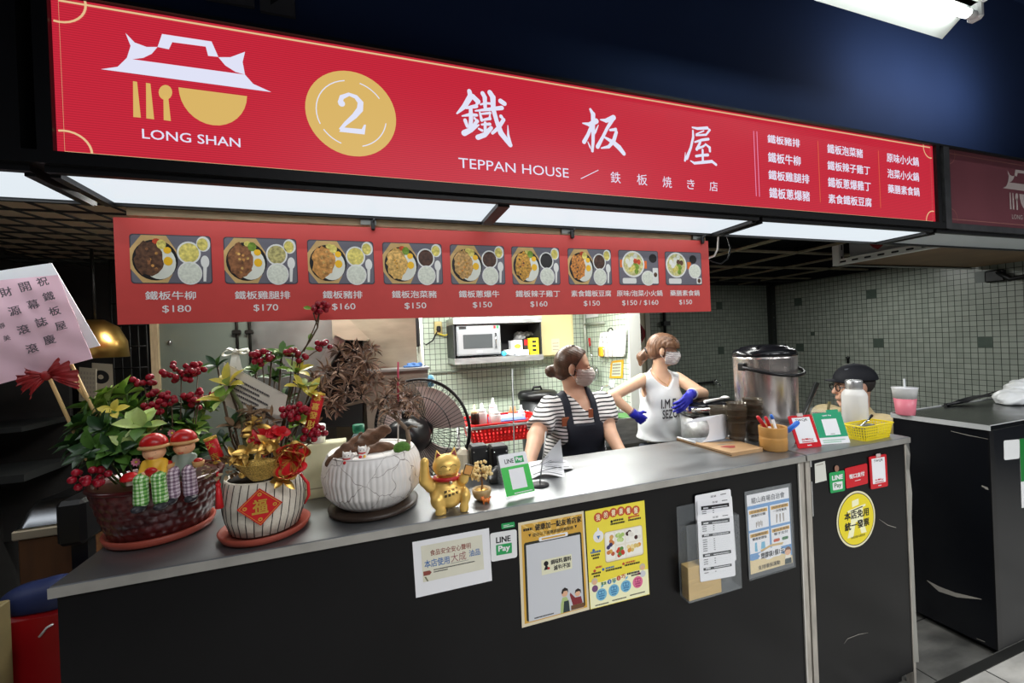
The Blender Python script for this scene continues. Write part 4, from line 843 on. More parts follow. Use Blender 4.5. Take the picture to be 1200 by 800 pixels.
# stickers on the neighbouring counter
q = qsheet([(1176, 516), (1194.5, 514.5), (1194.5, 537), (1176.5, 539)], 1.0895); mb = MB(); mb.plate(rr_(q, 0, 0, 1, 1, .08), q, white_plastic, .0006, .0008); single('sticker', 'blank white square sticker on the dark counter across the aisle', 'sticker', mb, q(.5, 0))
q = qsheet([(1194.5, 514), (1216, 512), (1218, 592), (1197, 595)], 1.0895); t = thing('payment_sign', 'green and white payment sticker cut by the photo edge on the dark counter', 'payment sign', q(.5, 0))
mb = MB(); mb.plate([(0, 0), (1, 0), (1, 1), (0, 1)], q, white_plastic, .0006, .0008); mb.build('card', t); mb = MB(); mb.plate([(0, .38), (1, .38), (1, 1), (0, 1)], q, mat('deep green', (22, 120, 50), .45), 0, .0011); mb.build('green_block', t)
# ---------------------------------------------------------------- things standing on the counter
# LINE Pay stand
def stand(bl_, br2, tl_, tr3, lean, th=.003):
 b0 = onz(*bl_); b1 = onz(*br2); t0 = at(*tl_, b0[1] + lean); return Quad(t0, t0 + (b1 - b0), b1, b0)
q = stand((593.3, 586.8), (628.5, 579), (582, 533), (617.5, 529), .045)
t = thing('payment_stand', 'clear stand with a green and white payment card near the golden cat', 'payment stand', q(.5, 0))
MB().plate(rr_(q, 0, 0, 1, 1, .07), q, clear, .003, .0005).build('clear_plate', t)
mb = MB(); mb.plate(rr_(q, .03, .08, .97, .98, .06), q, white_paper, .0006, .0012); mb.build('card', t)
mb = MB(); mb.plate([(.03, .08), (.97, .08), (.97, .70), (.03, .70)], q, green2, 0, .0014); mb.plate([(.27, .2), (.77, .2), (.77, .64), (.27, .64)], q, white_paper, 0, .0016); mb.build('green_block', t)
mb = MB(); mb.text('LINE', q, (.2, .77, .50, .87), ink, .02, False, .0014); mb.plate([(.54, .75), (.84, .75), (.84, .90), (.54, .90)], q, green, 0, .0014); mb.text('Pay', q, (.58, .775, .80, .88), white_paper, .03, False, .0017); squiggle(mb, q, .3, .105, .9, white_paper, .022, 3, .0016); mb.build('lettering', t)
b0 = q(.05, 1); b1 = q(.95, 1)
mb = MB(); mb.add([q(.02, .98, -.003), q(.98, .98, -.003), (q(1, 0)[0], q(1, 0)[1] + .075, CT), (q(0, 0)[0], q(0, 0)[1] + .075, CT), q(.02, .98, -.0045), q(.98, .98, -.0045), (q(1, 0)[0], q(1, 0)[1] + .077, CT), (q(0, 0)[0], q(0, 0)[1] + .077, CT)], [(0, 1, 2, 3), (7, 6, 5, 4), (0, 4, 5, 1), (1, 5, 6, 2), (2, 6, 7, 3), (3, 7, 4, 0)], clear); mb.build('rear_leg', t)
# TWQR and green stands on the end counter
q = stand((934.7, 525.7), (962.4, 523), (922.4, 487.7), (950.7, 483.7), .035); t = thing('payment_stand', 'red-edged white card leaning beside the bamboo pen pot', 'payment stand', q(.5, 0)); twqr(q, t)
mb = MB(); mb.tube([q(.5, .75, -.002), q(.5, .75) * [1, 1, 0] + [0, .03, CT + .001]], .002, redc, 6); mb.build('rear_leg', t)
q = stand((962, 521.7), (997.3, 519), (950.7, 483.7), (984.7, 480.3), .035); t = thing('payment_stand', 'green payment code stand between the red-edged card and the yellow basket', 'payment stand', q(.5, 0))
MB().plate([(0, 0), (1, 0), (1, 1), (0, 1)], q, clear, .002, .0005).build('clear_plate', t)
mb = MB(); mb.plate([(.01, .02), (.97, .02), (.97, .98), (.01, .98)], q, white_paper, .0006, .0012); mb.build('card', t)
mb = MB(); tg = mat('teal green print', (46, 160, 116), .4); mb.plate([(.01, .22), (.97, .22), (.97, .98), (.01, .98)], q, tg, 0, .0014); mb.plate([(.25, .28), (.75, .28), (.75, .78), (.25, .78)], q, white_paper, 0, .0016); mb.build('green_block', t)
mb = MB(); mb.text('LINE Pay', q, (.32, .86, .62, .91), white_paper, .04, False, .0017); squiggle(mb, q, .1, .12, .85, mat('pale green print', (150, 200, 170), .6), .03, 3, .0016); squiggle(mb, q, .1, .06, .7, mat('pale green print'), .03, 4, .0016); squiggle(mb, q, .42, .31, .56, gp, .02, 2, .0018); mb.build('lettering', t)
mb = MB(); mb.plate(rr_(q, .5, .98, .9, 1.06, .03), q, tg, .002, .0015); mb.build('tab', t); mb = MB(); mb.tube([q(.5, .8, -.002), q(.5, .8) * [1, 1, 0] + [0, .03, CT + .001]], .002, clear, 6); mb.build('rear_leg', t)
# bamboo pen pot and pens
PC = V(1.462, 1.222, CT); t = thing('pen_pot', 'round bamboo pen pot with a waist ring beside the red-edged card', 'pen pot', PC)
bam = mat('bamboo', (190, 140, 76), .45, var=.12, scale=8, stretch=(3, 3, .6))
mb = MB(); mb.lathe([(.0, 0), (.044, 0), (.048, .004), (.0485, .045), (.0475, .05), (.0465, .052), (.0485, .056), (.0490, .088), (.0482, .091), (.0445, .091), (.0435, .086), (.0435, .008), (0, .008)], PC, bam, 40); mb.build('cup', t)
def pen(a, b, r, cs, label):
 a = np.array(a, float); b = np.array(b, float); L = np.linalg.norm(b - a); t = thing('pen', label, 'pen', a, 'pens in the bamboo pot'); mats_, cut_ = cs
 mb = MB(); c = a + (b - a) * cut_; mb.tube([a, c], r, mats_[0], 10); mb.build('barrel', t); mb = MB(); mb.tube([c, b - (b - a) * .04, b], [r * 1.18, r * 1.18, r * .7], mats_[1], 10); mb.build('cap', t); mb = MB(); d = nrm(np.cross(b - a, (0, 0, 1))); mb.tube([c + d * 0 + V(0, -1.7 * r, 0), b + V(0, -1.5 * r, 0) - (b - a) * .1], r * .3, mats_[1], 6); mb.build('clip', t)
rp = mat('red pen plastic', (214, 40, 50), .3); bp_ = mat('blue pen plastic', (50, 110, 206), .3); wp_ = mat('white pen plastic', (232, 232, 230), .3); dpv = mat('violet blue cap', (60, 50, 150), .3)
def pxp(px, py, Y): return at(px, py, Y)
pen(PC + V(.02, .0, .012), pxp(887.5, 487.5, 1.23), .0055, ((wp_, rp), .62), 'red capped pen leaning furthest out of the bamboo pot')
pen(PC + V(.03, .012, .012), pxp(897, 488, 1.24), .005, ((wp_, rp), .68), 'red and white pen standing second in the bamboo pot')
pen(PC + V(.03, -.01, .012), pxp(903.5, 485.5, 1.225), .005, ((wp_, bp_), .86), 'white pen with blue end in the bamboo pot')
pen(PC + V(-.035, -.0, .015), pxp(936, 494, 1.19), .0075, ((wp_, bp_), .60), 'thick blue capped marker leaning toward the red-edged card')
# clipboard with curling sheet
A, Bq, Cq, Dq = [onz(*p) for p in ((793, 516), (857, 535), (894, 528.7), (852, 515))]
t = thing('clipboard', 'brown menu clipboard with a white sheet curling over it', 'clipboard', (A + Cq) / 2)
kb = mat('brown kraft board', (178, 142, 102), .6, var=.08, scale=20)
mb = MB(); up = V(0, 0, .014); mb.add([A, Bq, Cq, Dq, A + V(0, 0, .010), Bq + up, Cq + up, Dq + V(0, 0, .010)], [(3, 2, 1, 0), (4, 5, 6, 7), (0, 1, 5, 4), (1, 2, 6, 5), (2, 3, 7, 6), (3, 0, 4, 7)], kb); mb.build('board', t)
mb = MB(); mb.add([A + V(-.002, -.002, .003), Bq + V(0, -.003, .003), Bq + V(0, -.003, .006), A + V(-.002, -.002, .006)], [(0, 1, 2, 3)], mat('dark board layer', (60, 44, 34), .7))
ru = mat('rust red print', (150, 60, 50), .6); cen = (Bq + Cq) / 2 * .45 + (A + Dq) / 2 * .55 + V(.03, -.0, .0135)
fq = Quad(*[(A * (1 - u) * (1 - v) + Bq * u * (1 - v) + Cq * u * v + Dq * (1 - u) * v) + V(0, 0, .011 + .004 * u) for u, v in ((.45, .15), (.45, .95), (.95, .95), (.95, .15))])
mb.plate([(.3 + .2 * math.cos(a) * (1 + .3 * math.sin(3 * a)), .45 + .16 * math.sin(a)) for a in [6.2832 * k / 16 for k in range(16)]], fq, ru, 0, .0); squiggle(mb, fq, .2, .75, .7, gp, .08, 3, 0); mb.build('printed_mark', t)
pa = mat('white menu sheet', (238, 240, 244), .6)
def curl(u, v):
 # v: along the depth of the sheet, u: along its curl
 base = onz(820, 519, CT + .013) * (1 - v) + onz(847, 514, CT + .013) * v
 ex = V(.92, .12, 0); ex = nrm(ex); a = -math.pi / 2 + u * math.pi * 1.05; r = .052
 if u <= 1: c = base + V(0, 0, r) + ex * .0
 k = ex * (r * 1.15 * math.cos(a)) + V(0, 0, r * math.sin(a))
 tail = max(0, u - .93) / .07
 return c + k - ex * .075 * tail - V(0, 0, .014 * tail ** 2)
mb = MB(); mb.sheet(lambda u, v: curl(u, v), 40, 6, pa, True, .0006); mb.build('curling_sheet', t)
mb = MB(); mb.tube([A + V(.005, .0, .014), A * .62 + Bq * .38 + V(0, 0, .015)], .004, white_plastic, 6); f2 = Quad(*[(A * (1 - u) * (1 - v) + Bq * u * (1 - v) + Cq * u * v + Dq * (1 - u) * v) + V(0, 0, .0115 + .004 * u) for u, v in ((.02, .1), (.02, .9), (.36, .9), (.36, .1))]); mb.plate([(0, 0), (1, 0), (1, 1), (0, 1)], f2, mat('printed slate page', (120, 124, 130), .6, var=.4, scale=60), 0, 0); mb.build('page', t)
# stacks of brown tumblers
smoke = mat('smoky brown clear plastic', (100, 88, 72), .12, alpha=.52)
def tumbler(label, loc):
 mb = MB(); mb.lathe([(.0, .0), (.027, .0), (.029, .003), (.0335, .055), (.0345, .056), (.039, .088), (.0405, .088), (.0405, .09), (.038, .09), (.0335, .058), (.0322, .056), (.0275, .006), (0, .006)], loc, smoke, 28); return single('tumbler', label, 'tumbler', mb, loc, 'stacked smoky tumblers')
stk = (((1.430, 1.362), 4, .026, 'in the shorter stack beside the clipboard'), ((1.515, 1.36), 5, .022, 'in the taller stack beside the pen pot'), ((1.435, 1.46), 3, .024, 'in the low stack behind the others'))
ordn = ['lowest', 'second lowest', 'middle', 'fourth from below', 'topmost']; first = None
for (x, y), n, dz, where in stk:
 for k in range(n):
  o = ('topmost' if k == n - 1 else ordn[k]); lab = 'smoky clear tumbler, %s %s' % (o, where)
  if first is None: first = tumbler(lab, (x, y, CT + .0005))
  else:
   c = first.copy(); COL.objects.link(c); c.location = (x + .001 * k, y, CT + .0005 + k * dz); c['label'] = lab
# yellow basket, spoon, tea jar, white flask
def basket(name, label, cat, c, w, d, h, m, tilt=0, flare=.85):
 fr = Frame(c, (math.cos(tilt), math.sin(tilt), 0), (-math.sin(tilt), math.cos(tilt), 0), (0, 0, 1)); t = thing(name, label, cat, c)
 def ring(s, z): return [fr(x * s, y * s, z) for x, y in rrect(-w / 2, -d / 2, w / 2, d / 2, min(w, d) * .18, 5)]
 mb = MB(); n = 24; B0 = ring(flare, 0); mb.add(B0 + [q + V(0, 0, .003) for q in B0], [tuple(range(n))[::-1], tuple(range(n, 2 * n))], m)
 rows = 5
 for i in range(rows + 1):
  s = flare + (1 - flare) * i / rows; z = h * i / rows * .92; R_ = ring(s, z); R2 = ring(s, z + h * (.07 if 0 < i < rows else .11)); Ri = ring(s - .02, z); mb.add(R_ + R2, [(k, (k + 1) % n, n + (k + 1) % n, n + k) for k in range(n)], m); mb.add(Ri + ring(s - .02, z + h * (.07 if 0 < i < rows else .11)), [(n + k, n + (k + 1) % n, (k + 1) % n, k) for k in range(n)], m)
 per = rrect(-w / 2, -d / 2, w / 2, d / 2, min(w, d) * .18, 5); P = np.array(per); N = 56; cum = np.concatenate([[0], np.cumsum(np.linalg.norm(np.roll(P, -1, 0) - P, axis=1))])
 for k in range(N):
  sgm = cum[-1] * k / N; i = np.searchsorted(cum, sgm, 'right') - 1; f = (sgm - cum[i]) / max(cum[i + 1] - cum[i], 1e-9); q = P[i] * (1 - f) + P[(i + 1) % len(P)] * f
  tg_ = nrm(np.append(P[(i + 1) % len(P)] - P[i], 0)); tw = fr.u * tg_[0] + fr.v * tg_[1]; a_ = fr(q[0] * flare, q[1] * flare, 0); b_ = fr(q[0] * .995, q[1] * .995, h * .95); hw = cum[-1] / N * .3; mb.add([a_ - tw * hw, a_ + tw * hw, b_ + tw * hw, b_ - tw * hw], [(0, 1, 2, 3)], m)
 mb.build('body', t)
 mb = MB(); ro = ring(1.06, h * .97); ri = ring(.98, h * .97); rt = ring(1.05, h * 1.03); rti = ring(.985, h * 1.03)
 mb.add(ro + ri + rt + rti, [f for k in range(n) for f in ((k, (k + 1) % n, 2 * n + (k + 1) % n, 2 * n + k), (2 * n + k, 2 * n + (k + 1) % n, 3 * n + (k + 1) % n, 3 * n + k), (3 * n + k, 3 * n + (k + 1) % n, n + (k + 1) % n, n + k), (n + k, n + (k + 1) % n, (k + 1) % n, k))], m); mb.build('rim', t)
 return fr, t
ylw = mat('yellow plastic', (236, 214, 36), .4)
YB_ = V(1.945, 1.183, CT); fr, t = basket('plastic_basket', 'small yellow slotted plastic basket at the end of the counter', 'basket', YB_, .195, .082, .06, ylw, .04)
mb = MB(); mb.tube([YB_ + V(-.05, 0, .05), YB_ + V(.02, .01, .07), YB_ + V(.05, .015, .085)], [.004, .004, .006], chrome, 8); mb.ball(YB_ + V(-.055, -.002, .05), (.022, .015, .006), chrome); single('spoon', 'metal spoon lying across the yellow basket', 'spoon', mb, YB_ + V(0, 0, .05))
mb = MB(); mb.box(YB_ + V(-.02, 0, .03), (.10, .045, .05), mat('grey metal tin', (130, 132, 134), .35, .8), None, .01); single('metal_tin', 'grey metal tin inside the yellow basket', 'tin', mb, YB_ + V(-.03, 0, .004))
JC = V(1.885, 1.325, CT); t = thing('glass_jar', 'glass jar of amber tea behind the green payment stand', 'jar', JC); mb = MB(); mb.lathe([(0, 0), (.045, 0), (.048, .004), (.048, .105), (.046, .108), (.0455, .104), (.0455, .006), (0, .006)], JC, clear, 28); mb.build('glass', t)
mb = MB(); mb.lathe([(0, .0065), (.044, .0065), (.045, .03), (.045, .082), (0, .083)], JC, mat('amber tea', (170, 130, 60), .1, trans=.6, ior=1.33), 28); mb.build('tea', t)
mb = MB(); mb.tube([JC + V(-.02, -.02, .03), JC + V(.02, -.01, .10), JC + V(.03, -.01, .135)], [.006, .005, .007], mat('dark olive herb stick', (92, 84, 44), .6), 8); single('stirrer', 'dark olive stirrer standing in the tea jar', 'stirrer', mb, JC + V(0, 0, .03))
WB = V(2.034, 1.288, CT); t = thing('flask', 'white insulated flask with steel cap standing behind the yellow basket', 'flask', WB)
mb = MB(); mb.lathe([(0, 0), (.044, 0), (.047, .004), (.047, .155), (.044, .168), (.034, .182), (.030, .186), (0, .186)], WB, mat('white powder coat', (226, 224, 220), .45, bump=.03, bscale=300), 36); mb.build('bottle_body', t)
mb = MB(); mb.lathe([(.031, .186), (.0315, .189), (.0315, .222), (.029, .226), (0, .227)], WB, mat('steel cap', (206, 206, 206), .25, .7), 32); mb.build('cap', t)
# receipt spikes with order slips
for (px, y0, y1, lab) in ((640, 505, 566, 'thin steel receipt spike through the loose order sheets'), (600.5, 432, 545, 'tall thin steel rod standing behind the green and white payment stand')):
 b0 = V(.485, 1.24, CT) if px == 640 else V(at(px, 500, 1.32)[0], 1.32, CT); tp = at(px, y0, b0[1]); mb = MB(); mb.tube([b0 + V(0, 0, .004), (tp[0], b0[1], tp[2])], .0022, steel, 8); mb.lathe([(0, 0), (.03, 0), (.03, .004), (.004, .006), (0, .006)], b0, black_metal, 24); single('receipt_spike', lab, 'receipt spike', mb, b0)
def order(fn, label):
 mb = MB(); mb.sheet(fn, 14, 10, white_paper, True, .0004); pr = []
 for k in range(5):
  v = .15 + k * .17; pts = [[fn(u / 14, v + d) for u in range(1, 14)] for d in (0, .045 if k in (0, 3) else .012)]
  nn = 13; mb.add([p + V(0, -.0012, .0012) for p in pts[0]] + [p + V(0, -.0012, .0012) for p in pts[1]], [(i, i + 1, nn + i + 1, nn + i) for i in range(nn - 1)], mat('grey slip print', (92, 94, 98), .7), True)
 single('order_slip', label, 'order slip', mb, fn(.5, .5), 'order slips on the spike')
p00 = onz(624, 553, CT + .004); p10 = onz(672, 545, CT + .004); pt_ = at(657, 514, 1.26)
order(lambda u, v: p00 * (1 - u) * (1 - v) + onz(660, 541, CT + .006) * u * (1 - v) + onz(630, 545, CT + .01) * (1 - u) * v + pt_ * u * v + V(0, .0, .012 * math.sin(u * 3.1)) * (1 - v), 'printed order slip standing up with its corner curled on the spike')
order(lambda u, v: V(*(onz(622, 561, CT + .003) * (1 - u) + onz(672, 549, CT + .003) * u)) + V(.02, .10, 0) * v + V(0, 0, .022 * (1 - u) * v + .010 * math.sin(u * 3)), 'printed order slip lying flattest under the others')
order(lambda u, v: V(*(onz(626, 557, CT + .008) * (1 - u) + onz(662, 558, CT + .003) * u)) + V(.035, .085, 0) * v + V(0, 0, .018 * v * u + .006 * math.sin(u * 4)), 'printed order slip fanned out beneath the curled one')
# pink cup and white bag on the neighbouring counter
q = onz(1061, 486); PCp = V(q[0] + .03, q[1] - .01, CT); PCp[1] = 1.40; PCp[0] = onz(1061, 480)[0] / onz(1061, 480)[1] * 1.40
t = thing('takeaway_cup', 'pink and white takeaway drink cup with a straw on the dark counter', 'cup', PCp)
hc = .135; mb = MB(); mb.lathe([(0, 0), (.036, 0), (.0375, .003), (.0455, .085), (.044, .085), (.036, .006), (0, .005)], PCp, mat('pink cup print', (232, 130, 146), .4), 32); mb.lathe([(.0456, .085), (.0505, hc - .004), (.052, hc), (.049, hc), (.044, .086)], PCp, white_plastic, 32); mb.build('cup_body', t)
mb = MB(); mb.lathe([(.0525, hc), (.0525, hc + .006), (0, hc + .006)], PCp, mat('clear lid film', (236, 236, 240), .2), 32); mb.build('lid', t)
mb = MB(); mb.tube([PCp + V(.004, 0, .03), PCp + V(0, 0, hc + .05)], .005, mat('clear straw', (200, 204, 206), .2), 8); mb.build('straw', t)
wb = V(3.42, 1.32, CT); mb = MB(); rb = random.Random(4)
f_ = smin([ell(wb + V(0, 0, .03), (.16, .08, .05)), ell(wb + V(.08, .02, .06), (.10, .06, .06)), ell(wb + V(-.09, -.01, .02), (.08, .05, .03)), ell(wb + V(.14, 0, .08), (.08, .06, .05))], .02)
def crump(P):
 return f_(P) + .006 * np.sin(P[:, 0] * 70 + 3 * np.sin(P[:, 2] * 50)) * np.cos(P[:, 1] * 60 + P[:, 2] * 40)
solid(mb, both(crump, lambda P: wb[2] + .002 - P[:, 2]), wb - V(.3, .14, .02), wb + V(.3, .14, .18), .006, mat('white plastic bag', (232, 234, 234), .35)); single('plastic_bag', 'crumpled white plastic bag on the dark counter across the aisle', 'bag', mb, wb)
# ---------------------------------------------------------------- kitchen behind the counter
def pxz(px0, py0, px1, py1, Y): a = at(px0, py0, Y); b = at(px1, py1, Y); return min(a[0], b[0]), min(a[2], b[2]), max(a[0], b[0]), max(a[2], b[2])
shade_fill = mat('shade dark fill', (22, 22, 22), .7)  # near-black fill standing in for shade in hollows and slots
warm_steel = mat('warm brushed steel', (176, 166, 146), .4, .5, var=.3, scale=3, stretch=(1, 1, 3))
# steel wall panels and exhaust hood
t = thing('steel_cabinet', 'tall grey green steel cabinet side behind the berry plants', 'cabinet', (at(238, 400, 2.5)[0], 2.6, 0))
x0 = at(187, 400, 2.5)[0]; x1 = at(290, 400, 2.5)[0]
mb = MB(); mb.span((x0, 2.5, 0), (x1, 2.62, 2.0), mat('grey green steel sheet', (112, 120, 110), .45, .3, var=.15, scale=2)); mb.build('body', t)
mb = MB(); xw = at(176, 400, 2.48)[0]; mb.span((xw, 2.48, .9), (x0, 2.52, 2.0), mat('pale wooden post', (176, 156, 124), .6, var=.15, stretch=(6, 6, 1))); mb.build('edge_post', t)
for px in (278, 293): a = at(px, 400, 2.49); mb = MB(); mb.tube([(a[0], 2.49, 1.3), (a[0], 2.49, 2.0)], .007, mat('dark steel rod', (60, 58, 54), .4, .9), 8); mb.box((a[0], 2.485, at(px, 389, 2.49)[2]), (.04, .02, .022), mat('dark steel rod'), None, .004); mb.build('latch_rod', t)
mb = MB(); a = at(199, 401, 2.5); mb.ball(a, .012, chrome, 10, 6); mb.build('knob', t)
t = thing('exhaust_hood', 'slanted stainless exhaust hood with dark opening behind the dried bonsai', 'exhaust hood', (at(390, 400, 2.4)[0], 2.5, 1.0))
x0 = at(292, 400, 2.55)[0]; x1 = at(402, 400, 2.55)[0]; x2 = at(487, 400, 2.55)[0]
x0 += .012; mb = MB(); mb.span((x0, 2.55, .3), (x1, 2.6, 2.0), steel_dull); mb.build('rear_sheet', t)
mb = MB(); mb.span((x1 - .05, 2.50, .3), (x2, 2.6, 2.05), warm_steel); mb.build('side_sheet', t)  # the sheet's warm tint stands in for a brown reflection
def hoodpoly(pts, Y0, Y1, m):
 mb = MB(); A = [at(a, b, Y0) for a, b in pts]; B_ = [q + V(0, Y1 - Y0, 0) for q in A]; n = len(A); mb.add(A + B_, [tuple(range(n)), tuple(range(n, 2 * n))[::-1]] + [(i, i + n, (i + 1) % n + n, (i + 1) % n) for i in range(n)], m); return mb
hoodpoly([(393, 392), (404, 398), (352, 487), (338, 484)], 2.2, 2.5, steel_dull).build('slanted_edge', t)
hoodpoly([(404, 399), (425, 399), (425, 500), (352, 500), (352, 487)], 2.3, 2.49, shade_fill).build('opening', t)  # solid block whose dark colour stands in for the shaded hollow
hoodpoly([(390, 372), (407, 372), (432, 396), (430, 399), (404, 398), (390, 391)], 2.15, 2.49, warm_steel).build('eave', t)
t = thing('steel_bench', 'low stainless bench box behind the fan with a blue cloth on top', 'bench', (at(468, 500, 2.3)[0], 2.4, 0))
b = pxz(428, 437, 507, 560, 2.3); mb = MB(); mb.span((b[0], 2.3, .0), (b[2], 2.48, b[3]), mat('dull brown steel', (150, 138, 126), .42, .5, var=.2, scale=3)); mb.build('body', t); mb = MB(); mb.span((b[0] - .01, 2.29, b[3]), (b[2] + .01, 2.48, b[3] + .012), steel); mb.build('rim', t)
f_ = smin([cap(at(476, 431, 2.36), at(500, 432, 2.36), .016), cap(at(480, 428, 2.38), at(492, 428, 2.38), .016)], .01); c_ = at(488, 431, 2.36)
mb = MB(); solid(mb, both(lambda P: f_(P) + .003 * np.sin(P[:, 0] * 160) * np.sin(P[:, 2] * 200 + 1), lambda P: b[3] + .013 - P[:, 2]), c_ - V(.12, .08, .06), c_ + V(.12, .08, .06), .005, mat('blue cloth', (70, 112, 170), .8)); single('cloth', 'crumpled blue cloth lying on the steel bench behind the fan', 'cloth', mb, c_)
c_ = at(505, 446, 2.27); mb = MB(); mb.lathe([(0, -.03), (.016, -.03), (.018, .01), (.012, .03), (0, .032)], c_, mat('light blue plastic', (110, 180, 214), .4), 16); mb.tube([c_ + V(0, 0, .0), c_ + V(-.01, .03, 0)], .006, chrome, 6); single('spray_nozzle', 'light blue plastic nozzle hung at the corner of the steel bench', 'nozzle', mb, c_)
# outlet, riser pipe, conduit
t = thing('wall_pipe', 'white riser pipe with a black box between hood and tiles', 'pipe', (at(493, 430, 3.0)[0], 3.0, 1.2))
a = at(494, 440, 3.0); mb = MB(); mb.tube([(a[0], 3.0, .9), (a[0], 3.0, 2.1)], .022, mat('white painted pipe', (198, 200, 190), .4), 12); mb.build('pipe', t)
a = at(487, 386, 2.95); mb = MB(); mb.box(a, (.05, .05, .24), black_plastic, None, .008); mb.build('switch_box', t)
pc = at(513.5, 384, 3.735); t = thing('wall_outlet', 'cream wall outlet box with black plug on the tiles', 'outlet', pc)
mb = MB(); mb.box(pc, (.07, .03, .115), mat('cream outlet plastic', (206, 190, 130), .5), None, .006); mb.build('box', t); mb = MB(); mb.box(pc + V(0, -.025, -.01), (.035, .03, .05), black_plastic, None, .006); mb.build('plug', t)
mb = MB(); p = [at(512, 389, 3.72), at(507, 399, 3.70), at(499, 404, 3.65), at(490, 398, 3.3), at(488, 390, 2.97)]; mb.tube(p, .006, black_plastic, 6); mb.build('cord', t)
mb = MB(); mb.tube([at(514, 391, 3.72), at(521, 393, 3.71), at(530, 390, 3.71)], .008, mat('yellow cable', (220, 200, 60), .5), 6); mb.build('cord', t)
mb = MB(); a = at(503, 437, 3.735); b = at(686, 423, 3.735); mb.tube([a, b], .011, mat('grey conduit', (170, 176, 164), .4, .3), 8); single('conduit', 'thin grey conduit running along the tiles under the microwave shelf', 'conduit', mb, a)
mb = MB(); a = onx(686, 372, 2.0); mb.tube([(2.0, 3.70, .9), (2.0, 3.70, 2.1)], .016, mat('grey conduit'), 8); mb.tube([(2.0, 3.70, at(688, 380, 3.7)[2]), (2.01, 3.35, at(688, 380, 3.7)[2])], .014, mat('grey conduit'), 8); single('conduit', 'vertical grey conduit in the tiled corner beside the hanging utensils', 'conduit', mb, (2.0, 3.70, .9))
# wall shelf with microwave
Ys = 3.40; t = thing('wall_shelf', 'open stainless wall shelf holding the microwave', 'shelf', (at(583, 400, Ys)[0], 3.57, at(583, 424, Ys)[2]))
xa = at(532, 400, Ys)[0]; xb = at(636, 400, Ys)[0]; zb0 = at(532, 427.5, Ys)[2]; zb1 = at(532, 420.5, Ys)[2]; zt0 = at(531, 380, Ys)[2]; zt1 = at(531, 372, Ys)[2]
mb = MB(); mb.span((xa, Ys, zb0), (xb, 3.75, zb1), steel); mb.build('bottom_board', t); mb = MB(); mb.span((xa, Ys, zt0), (xb, 3.75, zt1), steel); mb.build('top_board', t)
mb = MB(); mb.span((xa, Ys + .02, zb1), (xa + .012, 3.75, zt0), mat('dark shelf side', (44, 46, 46), .5)); mb.build('side', t); mb = MB(); mb.span((xb - .012, Ys + .02, zb1), (xb, 3.75, zt0), mat('dark shelf side')); mb.build('side', t); mb = MB(); mb.span((xa + .012, 3.72, zb1), (xb - .012, 3.748, zt0), shade_fill); mb.build('back', t)
ym = Ys + .03; m0 = at(536, 420, ym); m1 = at(589.5, 380.5, ym); t = thing('microwave_oven', 'grey microwave oven on the stainless wall shelf', 'microwave', ((m0[0] + m1[0]) / 2, 3.55, zb1))
gr = mat('microwave grey', (176, 180, 184), .35, .4); zf = zb1 + .02; zt = at(536, 380.8, ym)[2]; X0, X1 = m0[0], at(587, 400, ym)[0]
mb = MB(); mb.span((X0, ym, zf), (X1, ym + .29, zt), gr, .006); mb.build('body', t)
fm_ = Frame((X0, ym, zf), (1, 0, 0), (0, 0, 1)); w = X1 - X0; h = zt - zf
mb = MB(); mb.rect(.03 * w, .04 * h, .97 * w, .80 * h, fm_, mat('microwave door', (186, 190, 194), .3, .5), .008, .008, .006); dr = mb.build('door', t)
mb = MB(); mb.rect(.14 * w, .22 * h, .80 * w, .68 * h, fm_, mat('dark mesh window', (74, 78, 80), .25, var=.15, scale=200), .002, .010, .004); mb.build('window', dr)
mb = MB(); mb.tube([fm_(.87 * w, .24 * h, .02), fm_(.87 * w, .68 * h, .02)], .006, chrome, 8); mb.box(fm_(.87 * w, .24 * h, .012), (.012, .02, .012), chrome); mb.box(fm_(.87 * w, .68 * h, .012), (.012, .02, .012), chrome); mb.build('handle', dr)
mb = MB(); mb.rect(.02 * w, .83 * h, .98 * w, .975 * h, fm_, mat('control strip', (158, 164, 168), .4), 0, .001); mb.rect(.06 * w, .86 * h, .22 * w, .95 * h, fm_, ink, 0, .002)
for k in range(11): mb.rect((.26 + k * .05) * w, .87 * h, (.295 + k * .05) * w, .94 * h, fm_, white_plastic, 0, .002)
mb.rect(.84 * w, .86 * h, .89 * w, .95 * h, fm_, redc, 0, .002); mb.rect(.91 * w, .86 * h, .95 * w, .95 * h, fm_, green, 0, .002); mb.rect(.44 * w, .09 * h, .56 * w, .14 * h, fm_, white_plastic, 0, .0095); mb.build('control_panel', t)
for dx_ in (.06, .3, .55, .94): mb = MB(); mb.lathe([(.01, 0), (.01, .0205), (0, .0206)], (X0 + dx_ * w, ym + .04, zb1), black_plastic, 10); mb.build('foot', t)
def carton(name, label, cat, px0, py0, px1, py1, Y, d, m, deco=None, zbase=None):
 b = pxz(px0, py0, px1, py1, Y); z0 = zbase if zbase is not None else b[1]; t = thing(name, label, cat, ((b[0] + b[2]) / 2, Y + d / 2, z0)); mb = MB(); mb.box(((b[0] + b[2]) / 2, Y + d / 2, (z0 + b[3]) / 2), (b[2] - b[0], d, b[3] - z0), m, None, .002); mb.build('carton', t)
 if deco: mb = MB(); deco(mb, Frame((b[0], Y - .0008, z0), (1, 0, 0), (0, 0, 1)), b[2] - b[0], b[3] - z0); mb.build('print', t)
 return b
def deco1(mb, f, w, h): mb.disc(.55 * w, .6 * h, .3 * w, f, mat('lime print', (150, 200, 50), .5), 0, .0, 14, .16 * h); mb.disc(.55 * w, .6 * h, .16 * w, f, yl, 0, .0004, 10, .08 * h)
